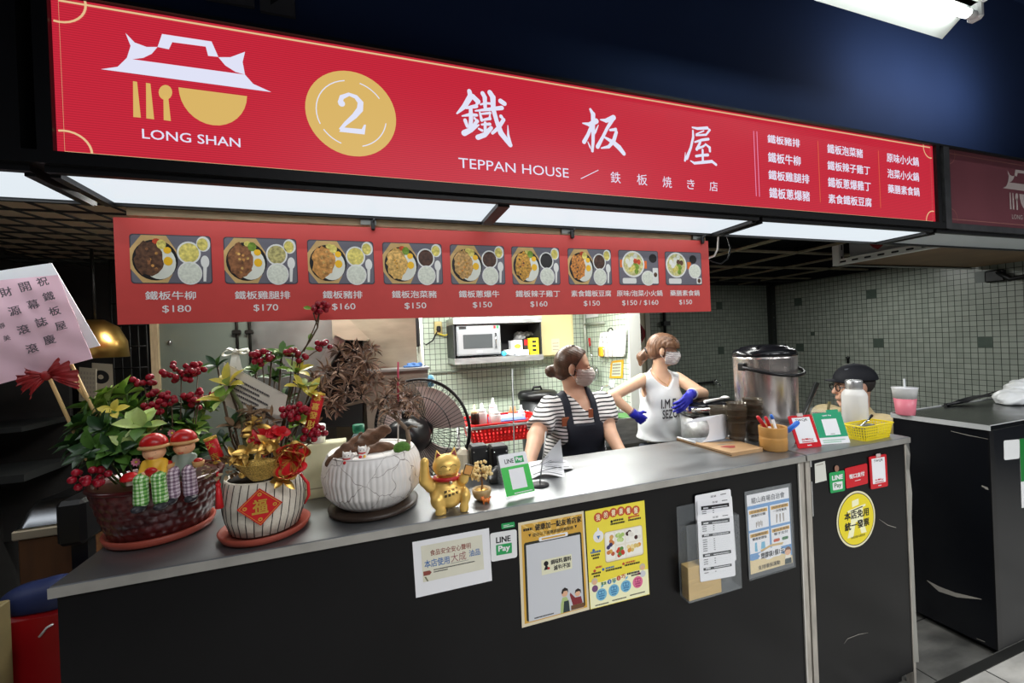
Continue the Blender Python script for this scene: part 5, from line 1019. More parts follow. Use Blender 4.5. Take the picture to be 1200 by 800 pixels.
def deco2(mb, f, w, h):
 for k in range(3): mb.rect(.25 * w, (.2 + .25 * k) * h, .7 * w, (.34 + .25 * k) * h, f, ink, 0, 0)
carton('carton', 'white carton with lime print on the microwave shelf', 'carton', 599, 399, 613, 417, 3.50, .08, white_paper, deco1, zb1)
carton('carton', 'small plain white carton in front on the microwave shelf', 'carton', 606, 410, 620, 418, 3.42, .06, mat('plain carton', (214, 220, 232), .6), None, zb1)
carton('carton', 'narrow red and black carton on the microwave shelf', 'carton', 614, 397, 620, 417, 3.50, .06, mat('dark carton', (50, 44, 44), .5), lambda mb, f, w, h: mb.rect(.05 * w, .6 * h, .95 * w, .95 * h, f, redc, 0, 0), zb1)
carton('carton', 'yellow carton with black print at the end of the microwave shelf', 'carton', 621, 396, 632, 417, 3.44, .09, mat('yellow carton', (240, 220, 40), .5), deco2, zb1)
c_ = at(602, 410, 3.42); f_ = Frame(c_, (0, 0, 1), (.35, -.0, 0), (.6, -.8, .3)); mb = MB(); r_ = at(602, 406, 3.42)[2] - c_[2]; mb.lathe([(.008, -.09), (.026, -.09), (.026, .0), (.008, 0), (.008, -.09)], (0, 0, 0), white_paper, 20, Frame(V(c_[0], c_[1] + .03, zb1 + .028), (0, 0, 1), nrm((-.8, -.6, 0)), nrm((.6, -.8, 0)))); single('paper_roll', 'white paper roll lying before the lime print carton', 'paper roll', mb, (c_[0], c_[1], zb1))
c_ = at(591.5, 415, 3.42); mb = MB(); mb.lathe([(0, -.02), (.02, -.02), (.022, -.015), (.022, .015), (.02, .02), (0, .02)], (0, 0, 0), mat('sky blue tape', (70, 170, 214), .4), 18, Frame(V(c_[0], 3.45, zb1 + .0225), (0, 0, 1), (1, 0, 0), (0, -1, 0))); single('tape_roll', 'sky blue tape roll beside the microwave', 'tape roll', mb, (c_[0], 3.45, zb1))
c_ = at(612, 392, 3.64); f_ = smin([ell(c_ + V(-.03, 0, -.02), (.05, .05, .05)), ell(c_ + V(.05, 0, 0), (.07, .05, .025)), ell(c_ + V(-.05, .02, -.07), (.04, .04, .06))], .02); mb = MB(); solid(mb, lambda P: f_(P) + .008 * np.sin(P[:, 0] * 110) * np.sin(P[:, 2] * 120 + P[:, 1] * 90), c_ - V(.15, .1, .16), c_ + V(.16, .1, .08), .008, mat('grey plastic film', (150, 150, 150), .25)); single('plastic_bag', 'crumpled grey plastic bag behind the cartons on the shelf', 'bag', mb, c_ - V(0, 0, .12))
# electrical cabinet
Yc_ = 3.60; b = pxz(634, 300, 674, 418, Yc_); z0 = at(654, 417, Yc_)[2]; t = thing('electrical_cabinet', 'cream metal electrical cabinet beside the microwave shelf', 'cabinet', ((b[0] + b[2]) / 2, 3.68, z0)); ce = mat('cream cabinet enamel', (222, 210, 156), .45)
b = (xb + .005, b[1], b[2], b[3]); mb = MB(); mb.span((b[0], Yc_ + .012, z0), (b[2], 3.748, 2.0), ce, .004); mb.build('body', t); mb = MB(); mb.span((b[0] + .008, Yc_, z0 + .01), (b[2] - .02, Yc_ + .012, 1.99), ce, .004); dr = mb.build('door', t)
mb = MB(); q = pxz(646, 397, 656, 412, Yc_); mb.rect(q[0], q[1], q[2], q[3], Frame((0, Yc_ - .0006, 0)), mat('pale sticker', (224, 214, 180), .6)); f__ = Frame((0, Yc_ - .001, 0)); [mb.rect(q[0] + .01, q[1] + .02 + k * .03, q[2] - .01, q[1] + .026 + k * .03, f__, gp) for k in range(3)]; mb.build('sticker', dr)
mb = MB(); a = at(638, 388, Yc_); mb.box((b[0] + .02, Yc_ - .005, a[2]), (.012, .012, .08), mat('dark steel rod')); mb.build('lock', dr)
# hanging utensils on the side wall
XS = 2.028
def onS(px, py): return onx(px, py, XS)
FS = Frame((XS - .0015, 0, 0), (0, -1, 0), (0, 0, 1))
cb = [onx(px, py, 1.99) for px, py in ((703, 390), (733, 384), (731, 417.5), (700.5, 418))]; q = Quad(*cb); q.n = V(-1, 0, 0)
t = thing('cutting_board', 'white plastic cutting board hung on the tiled side wall', 'cutting board', (1.99, q(.5, 0)[1], q(.5, 0)[2])); mb = MB(); mb.plate(rr_(q, 0, 0, 1, 1, .05), q, white_plastic, .014, 0); mb.build('board', t)
mb = MB(); mb.tube([q(.35, 1, .004), q(.4, 1.08, .01), q(.5, 1.1, .01), q(.55, 1.0, .004)], .006, black_plastic, 6); mb.build('hanger', t)
for k in range(3):
 a = onx(706 + k * 5, 398, 1.985); mb = MB(); pts = [a + V(0, 0, 0)] + [a + V(0, .035 * math.sin(x), -.12 + .12 * math.cos(x) - .04 * (x / 3.1)) for x in np.linspace(.3, 3.0, 8)] + [a + V(0, .02, -.30)]
 mb.tube([a + V(-.005, 0, .03), a, a + V(-.02, -.04, -.08), a + V(-.02, -.04, -.18), a + V(-.015, .01, -.22)], .003, chrome, 6); single('hook', ('steel hook hanging over the cutting board, next to the red handled tool', 'steel hook hanging over the cutting board, middle of three', 'steel hook hanging over the cutting board, next to its right end')[k] if k < 2 else 'steel hook hanging over the cutting board, furthest from the red handled tool', 'hook', mb, a, 'steel hooks on the cutting board')
a = onx(704.5, 412, 1.96); t = thing('kitchen_timer', 'small yellow kitchen timer under the white cutting board', 'timer', a); mb = MB(); mb.box(a, (.03, .06, .09), mat('timer yellow', (232, 176, 40), .4), None, .008); mb.build('case', t); mb = MB(); mb.box(a + V(-.012, .02, .0), (.01, .015, .07), mat('timer brown', (130, 90, 40), .5)); mb.build('clip', t)
q = Quad(*[onS(*p) for p in ((716, 423), (731, 421), (730, 443), (714.5, 443))]); q.n = V(-1, 0, 0); t = thing('notice_sheet', 'small yellow framed notice on the tiled side wall', 'notice', q(.5, 0)); mb = MB(); mb.plate([(0, 0), (1, 0), (1, 1), (0, 1)], q, mat('timer yellow'), .001, .002); mb.build('frame', t); mb = MB(); mb.plate([(.15, .12), (.85, .12), (.85, .88), (.15, .88)], q, mat('pale green paper', (206, 216, 190), .6), 0, .0025)
for k in range(4): squiggle(mb, q, .2, .2 + k * .17, .8, gp, .09, k, .003)
mb.build('sheet', t)
q = Quad(*[onS(*p) for p in ((714, 445), (721, 445), (720, 454), (713.5, 454))]); q.n = V(-1, 0, 0); mb = MB(); mb.plate([(0, 0), (1, 0), (1, 1), (0, 1)], q, white_paper, .001, .002); single('paper_card', 'tiny white card under the yellow framed notice', 'card', mb, q(.5, 0))
t = thing('strainer', 'wire strainer hanging in the tiled corner beside the cutting board', 'strainer', onx(694, 425, 1.97)); c_ = onx(695, 437, 1.95); mb = MB(); fr = Frame(c_, (0, -1, 0), (0, 0, 1), (-1, 0, 0)); mb.tube([fr(.075 * math.cos(a), .075 * math.sin(a)) for a in np.linspace(0, 6.2832, 25)[:-1]], .005, chrome, 6, True); mb.build('rim', t)
mb = MB(); mb.lathe([(.073, 0), (.06, -.03), (.03, -.045), (0, -.048)], (0, 0, 0), mat('wire mesh', (150, 152, 150), .4, .8, alpha=.5), 20, fr); mb.build('mesh_bowl', t); mb = MB(); mb.tube([c_ + V(0, 0, .075), onx(692, 405, 1.97)], .005, chrome, 6); mb.build('handle', t)
t = thing('ladle', 'red handled tool hanging above the wire strainer', 'ladle', onx(691, 400, 1.99)); mb = MB(); a = onx(690.5, 396, 1.99); b2 = onx(691.5, 406, 1.99); mb.tube([a, b2], .012, mat('red handle', (170, 40, 40), .4), 8); mb.build('handle', t); mb = MB(); mb.tube([b2, onx(694, 421, 1.99)], .005, chrome, 6); mb.build('shaft', t)
# notices at the top of the side wall
q = Quad(*[onS(*p) for p in ((686, 366), (704, 360), (702, 371), (686, 373))]); q.n = V(-1, 0, 0); mb = MB(); mb.plate([(0, 0), (1, 0), (1, 1), (0, 1)], q, white_paper, .001, .01); single('paper_card', 'white sheet clipped under the menu board edge on the side wall', 'card', mb, q(.5, 0))
# red diamond on the door
c_ = at(748, 391, 4.085); q = Frame(c_, (1, 0, 0), (0, 0, 1)); t = thing('spring_couplet', 'dark red paper diamond on the cream door', 'paper decoration', c_); d = .16; mb = MB(); mb.plate([(0, -d), (d * .75, 0), (0, d), (-d * .75, 0)], q, mat('dark red paper', (130, 16, 26), .6), .001, .001); mb.build('sheet', t); mb = MB(); mb.text('福', q, (-.06, -.06, .06, .06), mat('dark ink on red', (70, 14, 18), .6), .02, True, .0016); mb.build('lettering', t)
mb = MB(); a = at(778.5, 370, 4.1); mb.tube([(a[0], 4.1, 1.5), (a[0], 4.1, 2.1)], .018, black_metal, 8); mb.box((a[0], 4.08, at(780, 379, 4.1)[2]), (.09, .05, .05), black_metal); single('conduit', 'black conduit with a bracket on the dark tiles behind the ponytailed worker', 'conduit', mb, (a[0], 4.1, 1.5))
mb = MB(); a = at(838, 447, 4.1); mb.tube([at(818, 449, 4.1), a], .012, black_metal, 8); mb.ball(a, .035, chrome, 10, 8); mb.tube([a, a + V(.03, -.06, -.05)], .012, chrome, 8); single('tap', 'wall tap on the dark tiles behind the steaming pot', 'tap', mb, a)
# sink
t = thing('kitchen_sink', 'steel sink unit with tap against the tiled side wall', 'sink', (1.80, 3.2, 0)); mb = MB(); Z_ = .86
mb.span((1.55, 2.8, .0), (2.02, 3.68, Z_ - .2), steel_dull)
for a_, b_ in (((1.55, 2.8), (1.60, 3.68)), ((1.97, 2.8), (2.02, 3.68)), ((1.6, 2.8), (1.97, 2.86)), ((1.6, 3.6), (1.97, 3.68))): mb.span((a_[0], a_[1], Z_ - .2), (b_[0], b_[1], Z_), steel)
mb.build('body', t); mb = MB(); mb.tube([(2.0, 3.25, Z_), (2.0, 3.25, Z_ + .16), (1.97, 3.25, Z_ + .2), (1.9, 3.24, Z_ + .2), (1.86, 3.23, Z_ + .14)], .013, chrome, 10); mb.tube([(2.0, 3.12, Z_), (2.0, 3.12, Z_ + .06)], .014, chrome, 8); mb.tube([(2.0, 3.12, Z_ + .06), (1.93, 3.08, Z_ + .10)], .008, chrome, 6); mb.build('tap', t)
mb = MB(); q = onx(706, 468, 1.98); mb.box((1.985, q[1], q[2]), (.07, .16, .11), white_plastic, None, .02); mb.tube([(1.95, q[1], q[2] - .05), (1.93, q[1] - .02, q[2] - .14)], .012, white_plastic, 8); single('soap_dispenser', 'white wall dispenser above the sink', 'dispenser', mb, (1.985, q[1], q[2]))
c_ = V(at(704, 494, 2.9)[0], 2.9, Z_); t = thing('soap_bottle', 'lime green bottle on the rim of the sink', 'bottle', c_); mb = MB(); mb.lathe([(0, 0), (.032, 0), (.034, .01), (.034, .10), (.014, .13), (.014, .145), (0, .145)], c_, mat('lime plastic', (130, 210, 60), .35), 20); mb.build('bottle_body', t); mb = MB(); mb.lathe([(.016, .145), (.016, .165), (0, .166)], c_, white_plastic, 14); mb.build('cap', t)
mb = MB(); c_ = onx(726, 500, 1.85); f_ = lambda u, v: V(1.62 + .38 * u, 2.82 + .14 * v + .01 * math.sin(u * 9), Z_ + .012 + .012 * math.sin(u * 7 + v * 5)); mb.sheet(f_, 14, 8, mat('green rag', (84, 130, 76), .8), True, .006); single('rag', 'green rag spread over the near edge of the sink', 'cloth', mb, (1.8, 2.9, Z_))
# black lidded bin
c_ = V(at(630, 470, 3.2)[0], 3.2, 0); zt = at(630, 461, 3.05)[2]; t = thing('lidded_bin', 'black lidded bin by the tiled wall behind the striped shirt worker', 'bin', c_); mb = MB(); mb.lathe([(0, 0), (.12, 0), (.15, zt - .06), (0, zt - .06)], c_, mat('dark grey bin', (46, 48, 50), .35, .3), 28); mb.build('body', t); mb = MB(); mb.lathe([(.155, zt - .06), (.165, zt - .05), (.165, zt - .02), (.15, zt), (0, zt + .012)], c_, black_plastic, 28); mb.build('lid', t); mb = MB(); mb.tube([c_ + V(-.04, 0, zt + .008), c_ + V(-.03, 0, zt + .035), c_ + V(.03, 0, zt + .035), c_ + V(.04, 0, zt + .008)], .01, black_plastic, 8); mb.build('handle', t)
# trolley with red basket
Yt = 2.45; zr = at(549, 503, Yt)[2]; xl = at(549, 503, Yt)[0]; xr = at(640, 495, Yt)[0]; t = thing('trolley', 'tubular steel trolley carrying the red baskets', 'trolley', ((xl + xr) / 2, Yt + .17, 0)); dpt = .34
for x in (xl, xr):
 for y in (Yt, Yt + dpt): mb = MB(); mb.tube([(x, y, 0.0), (x, y, zr + .005)], .011, steel, 10); mb.box((x, y, zr), (.03, .03, .03), white_plastic, None, .006); mb.build('post', t)
for z in (zr, zr - .42): mb = MB(); mb.tube([(xl, Yt, z), (xr, Yt, z), (xr, Yt + dpt, z), (xl, Yt + dpt, z)], .008, steel, 8, True); mb.build('rail', t)
redp = mat('red basket plastic', (206, 34, 34), .4); XC = (xl + xr) / 2
fr, tb_ = basket('plastic_basket', 'red slotted basket with sauce bottles on top of the trolley', 'basket', (XC, Yt + dpt / 2, zr - .105), xr - xl - .02, dpt - .02, .12, redp, 0, .88)
fr, tb2 = basket('plastic_basket', 'second red basket on the lower level of the trolley', 'basket', (XC, Yt + dpt / 2, zr - .41), xr - xl - .02, dpt - .02, .10, redp, 0, .88)
def squeeze(px, py_top, Y, r, h, mbody, mcap, label):
 x = at(px, 485, Y)[0]; zt = at(px, py_top, Y)[2]; z0 = zt - h; c_ = V(x, Y, z0); t = thing('sauce_bottle', label, 'sauce bottle', c_, 'sauce bottles in the red basket'); mb = MB(); mb.lathe([(0, 0), (r, 0), (r, h * .6), (r * .85, h * .68), (0, h * .68)], c_, mbody, 18); mb.build('bottle_body', t); mb = MB(); mb.lathe([(r * .88, h * .665), (r * .88, h * .74), (r * .4, h * .78), (r * .2, h), (0, h)], c_, mcap, 16); mb.build('nozzle', t)
soy = mat('dark soy', (40, 28, 22), .3); wpx = mat('milky plastic', (226, 222, 222), .35)
squeeze(556, 474, 2.53, .024, .16, soy, mat('cream nozzle', (220, 200, 150), .4), 'dark soy sauce bottle with pale nozzle at the end of the red basket')
squeeze(565, 472, 2.54, .03, .165, wpx, white_plastic, 'milky squeeze bottle beside the soy bottle')
squeeze(578, 466, 2.64, .03, .19, wpx, white_plastic, 'tallest milky squeeze bottle at the back of the red basket')
squeeze(581, 476, 2.52, .032, .14, wpx, white_plastic, 'short milky squeeze bottle in front of the tallest one')
orc = mat('orange cap', (226, 110, 60), .4)
squeeze(598.5, 476, 2.62, .017, .13, wpx, orc, 'slim white bottle with orange cap, nearer the soy bottle'); squeeze(603.5, 476, 2.62, .017, .13, wpx, orc, 'slim white bottle with orange cap, nearer the worker')
squeeze(611, 474, 2.64, .025, .15, white_plastic, white_plastic, 'white pump bottle at the worker end of the red basket')
a = at(595, 489, 2.60); mb = MB(); mb.box((a[0], 2.62, a[2] - .02), (.22, .16, .05), mat('blue tray plastic', (96, 120, 190), .4), None, .012); mb.box((a[0], 2.62, a[2] + .004), (.18, .12, .004), mat('pale blue', (150, 170, 214), .4)); single('plastic_tray', 'blue plastic tray among the sauce bottles', 'tray', mb, (a[0], 2.62, a[2] - .04))
# terminals on the counter's rear edge
def termbox(px, label, Yq=1.43):
 c_ = V(at(px, 540, Yq)[0], Yq, CT); zt = at(px, 523, Yq - .03)[2]; t = thing('speaker_box', label, 'speaker', c_); mb = MB(); mb.box(c_ + V(0, 0, (zt - CT) / 2), (.062, .062, zt - CT), black_plastic, None, .006); mb.build('case', t)
 for dx_ in (-.022, .022): mb = MB(); mb.ball(c_ + V(dx_, -.031, zt - CT - .018), .003, chrome, 8, 6); mb.build('screw', t)
termbox(561, 'black speaker box on the counter behind the tiny money tree'); termbox(584, 'black speaker box on the counter behind the green and white payment stand')
c_ = V(at(588, 565, 1.36)[0], 1.345, CT); f_ = smin([ell(c_ + V(0, 0, .012), (.05, .035, .04)), bx(c_ + V(0, .0, .006), (.055, .035, .012), None, .005)], .02); mb = MB(); solid(mb, both(f_, lambda P: CT + .0005 - P[:, 2]), c_ - V(.08, .08, .02), c_ + V(.08, .08, .09), .005, black_plastic); single('card_reader', 'black domed card reader under the speaker boxes', 'card reader', mb, c_)
c_ = V(at(541, 545, 1.50)[0], 1.455, CT); t = thing('label_printer', 'beige rounded machine behind the golden cat', 'machine', c_); mb = MB(); mb.box(c_ + V(0, 0, .046), (.045, .06, .092), mat('beige plastic', (196, 188, 166), .5), None, .015); mb.build('case', t); mb = MB(); mb.tube([c_ + V(.02, 0, .08), c_ + V(.045, 0, .075), c_ + V(.05, 0, .04), c_ + V(.045, .0, .006)], .006, mat('pale grey tube', (190, 192, 190), .4), 8); mb.build('tube', t)
# pedestal fan seen from behind
FC = at(494, 503, 1.92); ax = nrm(V(.50, .86, 0)); side = nrm(np.cross((0, 0, 1), ax)); side = -side; ff = Frame(FC, side, (0, 0, 1), ax); R = .228
t = thing('pedestal_fan', 'black pedestal fan turned away behind the white bonsai pot', 'fan', (FC[0], FC[1], 0)); bk = mat('fan black wire', (20, 20, 22), .4)
mb = MB(); mb.tube([ff(R * math.cos(a), R * math.sin(a), .0) for a in np.linspace(0, 6.2832, 49)[:-1]], .0065, bk, 8, True)
for r_, z_ in ((.16, -.055), (.16, .055), (.08, -.065), (.215, .02)): mb.tube([ff(r_ * math.cos(a), r_ * math.sin(a), z_) for a in np.linspace(0, 6.2832, 41)[:-1]], .002, bk, 4, True)
for k in range(72):
 a = 2 * math.pi * k / 72
 mb.tube([ff(r_ * math.cos(a + tw), r_ * math.sin(a + tw), z_) for r_, z_, tw in ((.06, -.065, .0), (.12, -.063, .05), (.18, -.048, .1), (.215, -.02, .12), (R, 0, .12))], .0013, bk, 4)
 if k % 2 == 0: mb.tube([ff(r_ * math.cos(a), r_ * math.sin(a), z_) for r_, z_ in ((.05, .07), (.12, .066), (.18, .05), (R, 0))], .0013, bk, 4)
mb.build('grille', t)
bl_ = mat('pinkish fan blade', (206, 188, 182), .35)
for k in range(3):
 a0 = 2 * math.pi * k / 3 + .5; mb = MB(); mb.sheet(lambda u, v: ff((.04 + .155 * u) * math.cos(a0 + (v - .5) * (1.15 + .5 * u) + .35 * u), (.04 + .155 * u) * math.sin(a0 + (v - .5) * (1.15 + .5 * u) + .35 * u), .02 - .045 * (v - .5)), 8, 8, bl_, True, .003); mb.build('blade', t)
mb = MB(); mb.lathe([(0, .035), (.045, .03), (.045, -.02), (0, -.025)], (0, 0, 0), black_plastic, 20, ff); mb.build('hub', t)
mb = MB(); mb.lathe([(0, -.235), (.055, -.233), (.072, -.22), (.080, -.19), (.082, -.10), (.075, -.07), (.05, -.064), (0, -.064)], (0, 0, 0), black_plastic, 32, ff); mh = mb.build('motor_housing', t)
mb = MB(); kq = ff(0, .08, -.15); mb.lathe([(.016, 0), (.018, .022), (.014, .028), (0, .028)], kq, black_plastic, 16); mb.build('knob', mh)
mb = MB(); mb.tube([ff(0, -.07, -.13), ff(0, -.16, -.12), V(*ff(0, 0, -.12)[:2], .08)], [.024, .02, .017], black_plastic, 12); mb.build('pole', t); mb = MB(); mb.lathe([(0, 0), (.19, 0), (.19, .015), (.05, .04), (.02, .09), (0, .09)], V(*ff(0, 0, -.12)[:2], 0), black_plastic, 32); mb.build('base', t)
# boxes and bottles behind the pots
def bxk(px0, py0, px1, Y, d, m, name, label, cat): x0 = at(px0, 550, Y)[0]; x1 = at(px1, 550, Y)[0]; zt = at((px0 + px1) / 2, py0, Y)[2]; mb = MB(); mb.span((x0, Y, CT), (x1, Y + d, zt), m, .003); f = Frame((x0, Y, CT), (1, 0, 0), (0, 0, 1)); mb.rect(.01, .03, x1 - x0 - .01, .034, f, mat('carton fold', (150, 146, 120), .7), 0, .0006); return single(name, label, cat, mb, ((x0 + x1) / 2, Y + d / 2, CT))
bxk(352, 520, 406, 1.428, .065, mat('cream carton', (204, 202, 168), .6, var=.06, scale=30), 'carton', 'cream carton standing between the striped pot and the white bonsai pot', 'carton')
c_ = V(at(421, 520, 1.47)[0], 1.468, CT); zt = at(423, 497, 1.468)[2] - CT; t = thing('water_bottle', 'clear water bottle with green cap behind the white bonsai pot', 'bottle', c_); mb = MB(); k = zt; mb.lathe([(0, 0), (.034, 0), (.037, .01), (.037, k - .085), (.034, k - .06), (.016, k - .03), (.016, k - .024), (0, k - .024)], c_, mat('clear blue bottle', (196, 222, 230), .08, alpha=.4), 24); mb.build('bottle_body', t); mb = MB(); mb.lathe([(.0175, k - .026), (.0185, k - .024), (.0185, k), (0, k)], c_, mat('bottle cap green', (28, 122, 90), .4), 24); mb.build('cap', t)
cb_z = at(380, 520, 1.428)[2]; c_ = V(at(372, 505, 1.46)[0], 1.46, cb_z); mb = MB(); mb.lathe([(0, 0), (.022, 0), (.025, .055), (.022, .058), (0, .058)], c_, white_plastic, 20); single('plastic_cup', 'white plastic cup upside down on the cream carton', 'cup', mb, c_)
# table, tea bucket, steaming pot at the far end
t = thing('steel_table', 'steel side table behind the end counter carrying the tea bucket', 'table', (1.98, 1.68, 0)); mb = MB(); mb.span((1.80, 1.505, .99), (2.26, 1.825, 1.015), steel, .003); mb.build('tabletop', t)
for x in (1.82, 2.24):
 for y in (1.525, 1.805): mb = MB(); mb.tube([(x, y, 0), (x, y, .99)], .014, steel, 8); mb.build('leg', t)
TB = V(1.955, 1.668, 1.015); zt = at(897, 418, TB[1] - .14)[2] - 1.015; R = .148
t = thing('tea_bucket', 'large steel insulated tea bucket with black lid and carry handle', 'tea bucket', TB); mb = MB(); mb.lathe([(0, 0), (R - .012, 0), (R - .006, .01), (R, zt - .02), (R + .001, zt), (0, zt)], TB, mat('polished bucket steel', (196, 188, 184), .27, .85, var=.12, scale=3, stretch=(3, 3, .4)), 48); mb.build('bucket_body', t)
mb = MB(); mb.lathe([(R + .002, zt - .004), (R + .004, zt + .006), (R - .004, zt + .024), (R - .02, zt + .032), (.115, zt + .034), (.11, zt + .042), (.06, zt + .052), (0, zt + .052)], TB, mat('glossy black lid', (20, 20, 24), .2), 48)
for sx in (-1, 1): mb.box(TB + V(sx * .085, -.03, zt + .042), (.035, .05, .016), mat('glossy black lid'), None, .005)
mb.build('lid', t)
mb = MB(); hp = [TB + V((R + .006) * math.cos(a) * 1.03, (R + .03) * math.sin(a), zt - .055 - .042 * math.sin(-a)) for a in np.linspace(-math.pi * .98, -.02 * math.pi, 25)]; mb.tube(hp, .0085, black_plastic, 10); mb.build('handle', t)
for sx in (-1, 1): mb = MB(); mb.box(TB + V(sx * (R + .004), 0, zt - .055), (.02, .045, .04), black_plastic, None, .005); mb.build('handle_bracket', t)
PP = V(1.93, 2.03, .0); zr_ = at(812, 485, PP[1] - .13)[2]; t = thing('steaming_pot', 'wide steel cooker with black lid and steel rim beside the ponytailed worker', 'cooker', PP); R = .18
mb = MB(); mb.lathe([(0, zr_ - .26), (R - .012, zr_ - .26), (R - .008, zr_ - .03), (0, zr_ - .03)], PP, steel, 40); mb.build('pot_body', t); mb = MB(); mb.lathe([(R - .006, zr_ - .035), (R + .002, zr_ - .028), (R + .004, zr_ + .012), (R - .005, zr_ + .022), (R - .02, zr_ + .024)], PP, mat('bright steel band', (206, 206, 204), .18, 1.0), 48); mb.build('rim', t)
mb = MB(); mb.lathe([(R - .012, zr_ + .020), (R - .02, zr_ + .034), (.12, zr_ + .045), (0, zr_ + .05)], PP, mat('glossy black lid'), 40); mb.lathe([(R + .001, zr_ - .036), (R + .006, zr_ - .032), (R + .002, zr_ - .028)], PP, black_plastic, 40); mb.build('lid', t)
a_ = -1.35; mb = MB(); mb.box(PP + V((R + .01) * math.cos(a_), (R + .01) * math.sin(a_), zr_ - .005), (.06, .05, .045), black_plastic, None, .01); mb.build('handle', t)
mb = MB(); mb.lathe([(0, 0), (.17, 0), (.17, zr_ - .262), (0, zr_ - .262)], PP, mat('dark stand', (60, 60, 62), .5), 24); single('pot_stand', 'dark round stand under the wide steel cooker', 'stand', mb, PP)
LZ = zr_ + .056; mb = MB(); mb.tube([at(826, 478, 1.93) * [1, 1, 0] + V(0, 0, LZ), at(849, 475, 1.95) * [1, 1, 0] + V(0, 0, LZ + .006)], [.009, .007], white_plastic, 8); mb.ball(at(850, 473, 1.95) * [1, 1, 0] + V(0, 0, LZ + .008), (.028, .022, .010), white_plastic); single('ladle', 'white plastic ladle lying on the cooker lid', 'ladle', mb, PP + V(.05, -.08, LZ))
mb = MB(); a = at(941, 487, 1.69); b = at(957, 449, 1.72); mb.tube([V(a[0] - .006, a[1] + .0, 1.0155), a, b], [.008, .010, .014], mat('dark steel handle', (84, 86, 84), .35, .8), 10); single('utensil_handle', 'dark steel utensil handle sticking up beside the tea bucket', 'utensil', mb, V(a[0] - .006, a[1], 1.0155))
# slotted rack under the ceiling, wall clamp, black tongs
wr = mat('white slotted steel', (196, 198, 194), .45); t = thing('slotted_rack', 'white slotted angle rack holding a brown board high by the dim tiles', 'rack', (4.1, 1.8, 1.95))
def slotted(a, b, w, m):
 a = np.array(a, float); b = np.array(b, float); d = nrm(b - a); L = np.linalg.norm(b - a); upv = V(0, 0, 1) if abs(d[2]) < .5 else V(1, 0, 0); u = nrm(np.cross(d, upv)); fr = Frame(a, d, upv, u); mb = MB(); mb.rect(0, 0, L, w, fr, m, .003, 0); fr2 = Frame(a, d, u, upv); mb.rect(0, -.0, L, w, fr2, m, .003, 0)
 n = int(L / .075)
 for k in range(n): x = (k + .3) * L / n; mb.plate(rrect(x, w * .36, x + .042, w * .64, .006), fr, shade_fill, .006, .0015);
 return mb
RX0, RY0, RY1, RZ = 3.28, 1.36, 2.16, 1.955
slotted((RX0, RY1, RZ), (RX0, RY0, RZ + .005), .045, wr).build('side_rail', t); slotted((RX0, RY1, RZ), (4.95, RY1, RZ), .04, mat('grey slotted steel', (120, 122, 118), .5)).build('rear_rail', t); slotted((RX0, RY1 - .02, RZ), (RX0, RY1 - .02, RZ + .17), .045, wr).build('post', t)
mb = MB(); mb.span((RX0 + .01, RY0, RZ + .01), (4.95, RY1 - .01, RZ + .028), mat('brown board underside', (128, 104, 78), .7, var=.12, scale=4)); mb.build('board', t)
mb = MB(); a = onx(996, 300, RX0 + .06); mb.span((RX0 + .05, 1.6, RZ + .03), (RX0 + .06, 2.1, RZ + .16), mat('grey panel', (146, 148, 152), .5)); mb.add([(RX0 + .0485, 1.86, RZ + .13), (RX0 + .0485, 1.98, RZ + .13), (RX0 + .0485, 1.95, RZ + .09), (RX0 + .0485, 1.92, RZ + .07), (RX0 + .0485, 1.89, RZ + .09)], [(0, 1, 2, 3, 4)], mat('dark red paper')); single('sign_panel', 'grey panel with a dark red mark lying on the slotted rack', 'panel', mb, (RX0 + .055, 1.85, RZ + .03))
mb = MB(); a = onx(1180, 322, 4.99); mb.box(a + V(-.02, .06, 0), (.04, .12, .1), black_metal, None, .01); mb.tube([a + V(-.03, .04, .03), a + V(-.05, -.04, -.04), a + V(-.04, -.12, -.03), a + V(-.02, -.16, .04)], .02, black_metal, 10); single('pipe_clamp', 'black pipe clamp on the dim tiles under the rack', 'clamp', mb, a)
mb = MB(); c_ = onx(994, 431, 4.985); mb.box(c_, (.03, .13, .1), mat('pale dispenser', (150, 154, 144), .5), None, .01); mb.lathe([(.012, .05), (.012, .1), (.02, .12), (0, .13)], c_, black_plastic, 10); single('wall_hook_plate', 'pale plate with black knob on the dim tiles above the capped man', 'wall plate', mb, c_)
a = onz(1088, 473.5, CT + .012); b = onz(1130, 468, CT + .012); mb = MB(); mb.sheet(lambda u, v: V(3.03 + .42 * u, 1.435 - .01 * u + .012 * v * (1 - .5 * u), CT + .008 + .02 * u + .018 * math.sin(u * 3) * v), 12, 3, black_plastic, True, .006); mb.tube([(3.0, 1.437, CT + .008), (3.2, 1.437, CT + .014), (3.5, 1.43, CT + .05)], [.009, .007, .003], black_plastic, 6); single('tongs', 'long black tongs lying on the back edge of the dark counter', 'tongs', mb, (3.2, 1.437, CT))
# loose cables by the board end
for pts, m, lab in (([(842, 275), (841, 292), (837, 300), (829, 303)], white_plastic, 'white cable hanging past the end of the menu board'), ([(852, 276), (856, 290), (853, 303), (845, 309), (836, 307), (829, 303)], black_plastic, 'black cable looping past the end of the menu board')):
 mb = MB(); P = [at(a, b, 1.42 + .01 * i) for i, (a, b) in enumerate(pts)]; P = [V(P[0][0], P[0][1], 2.09)] + P; mb.tube(P, .0035, m, 6); single('cable', lab, 'cable', mb, P[0])
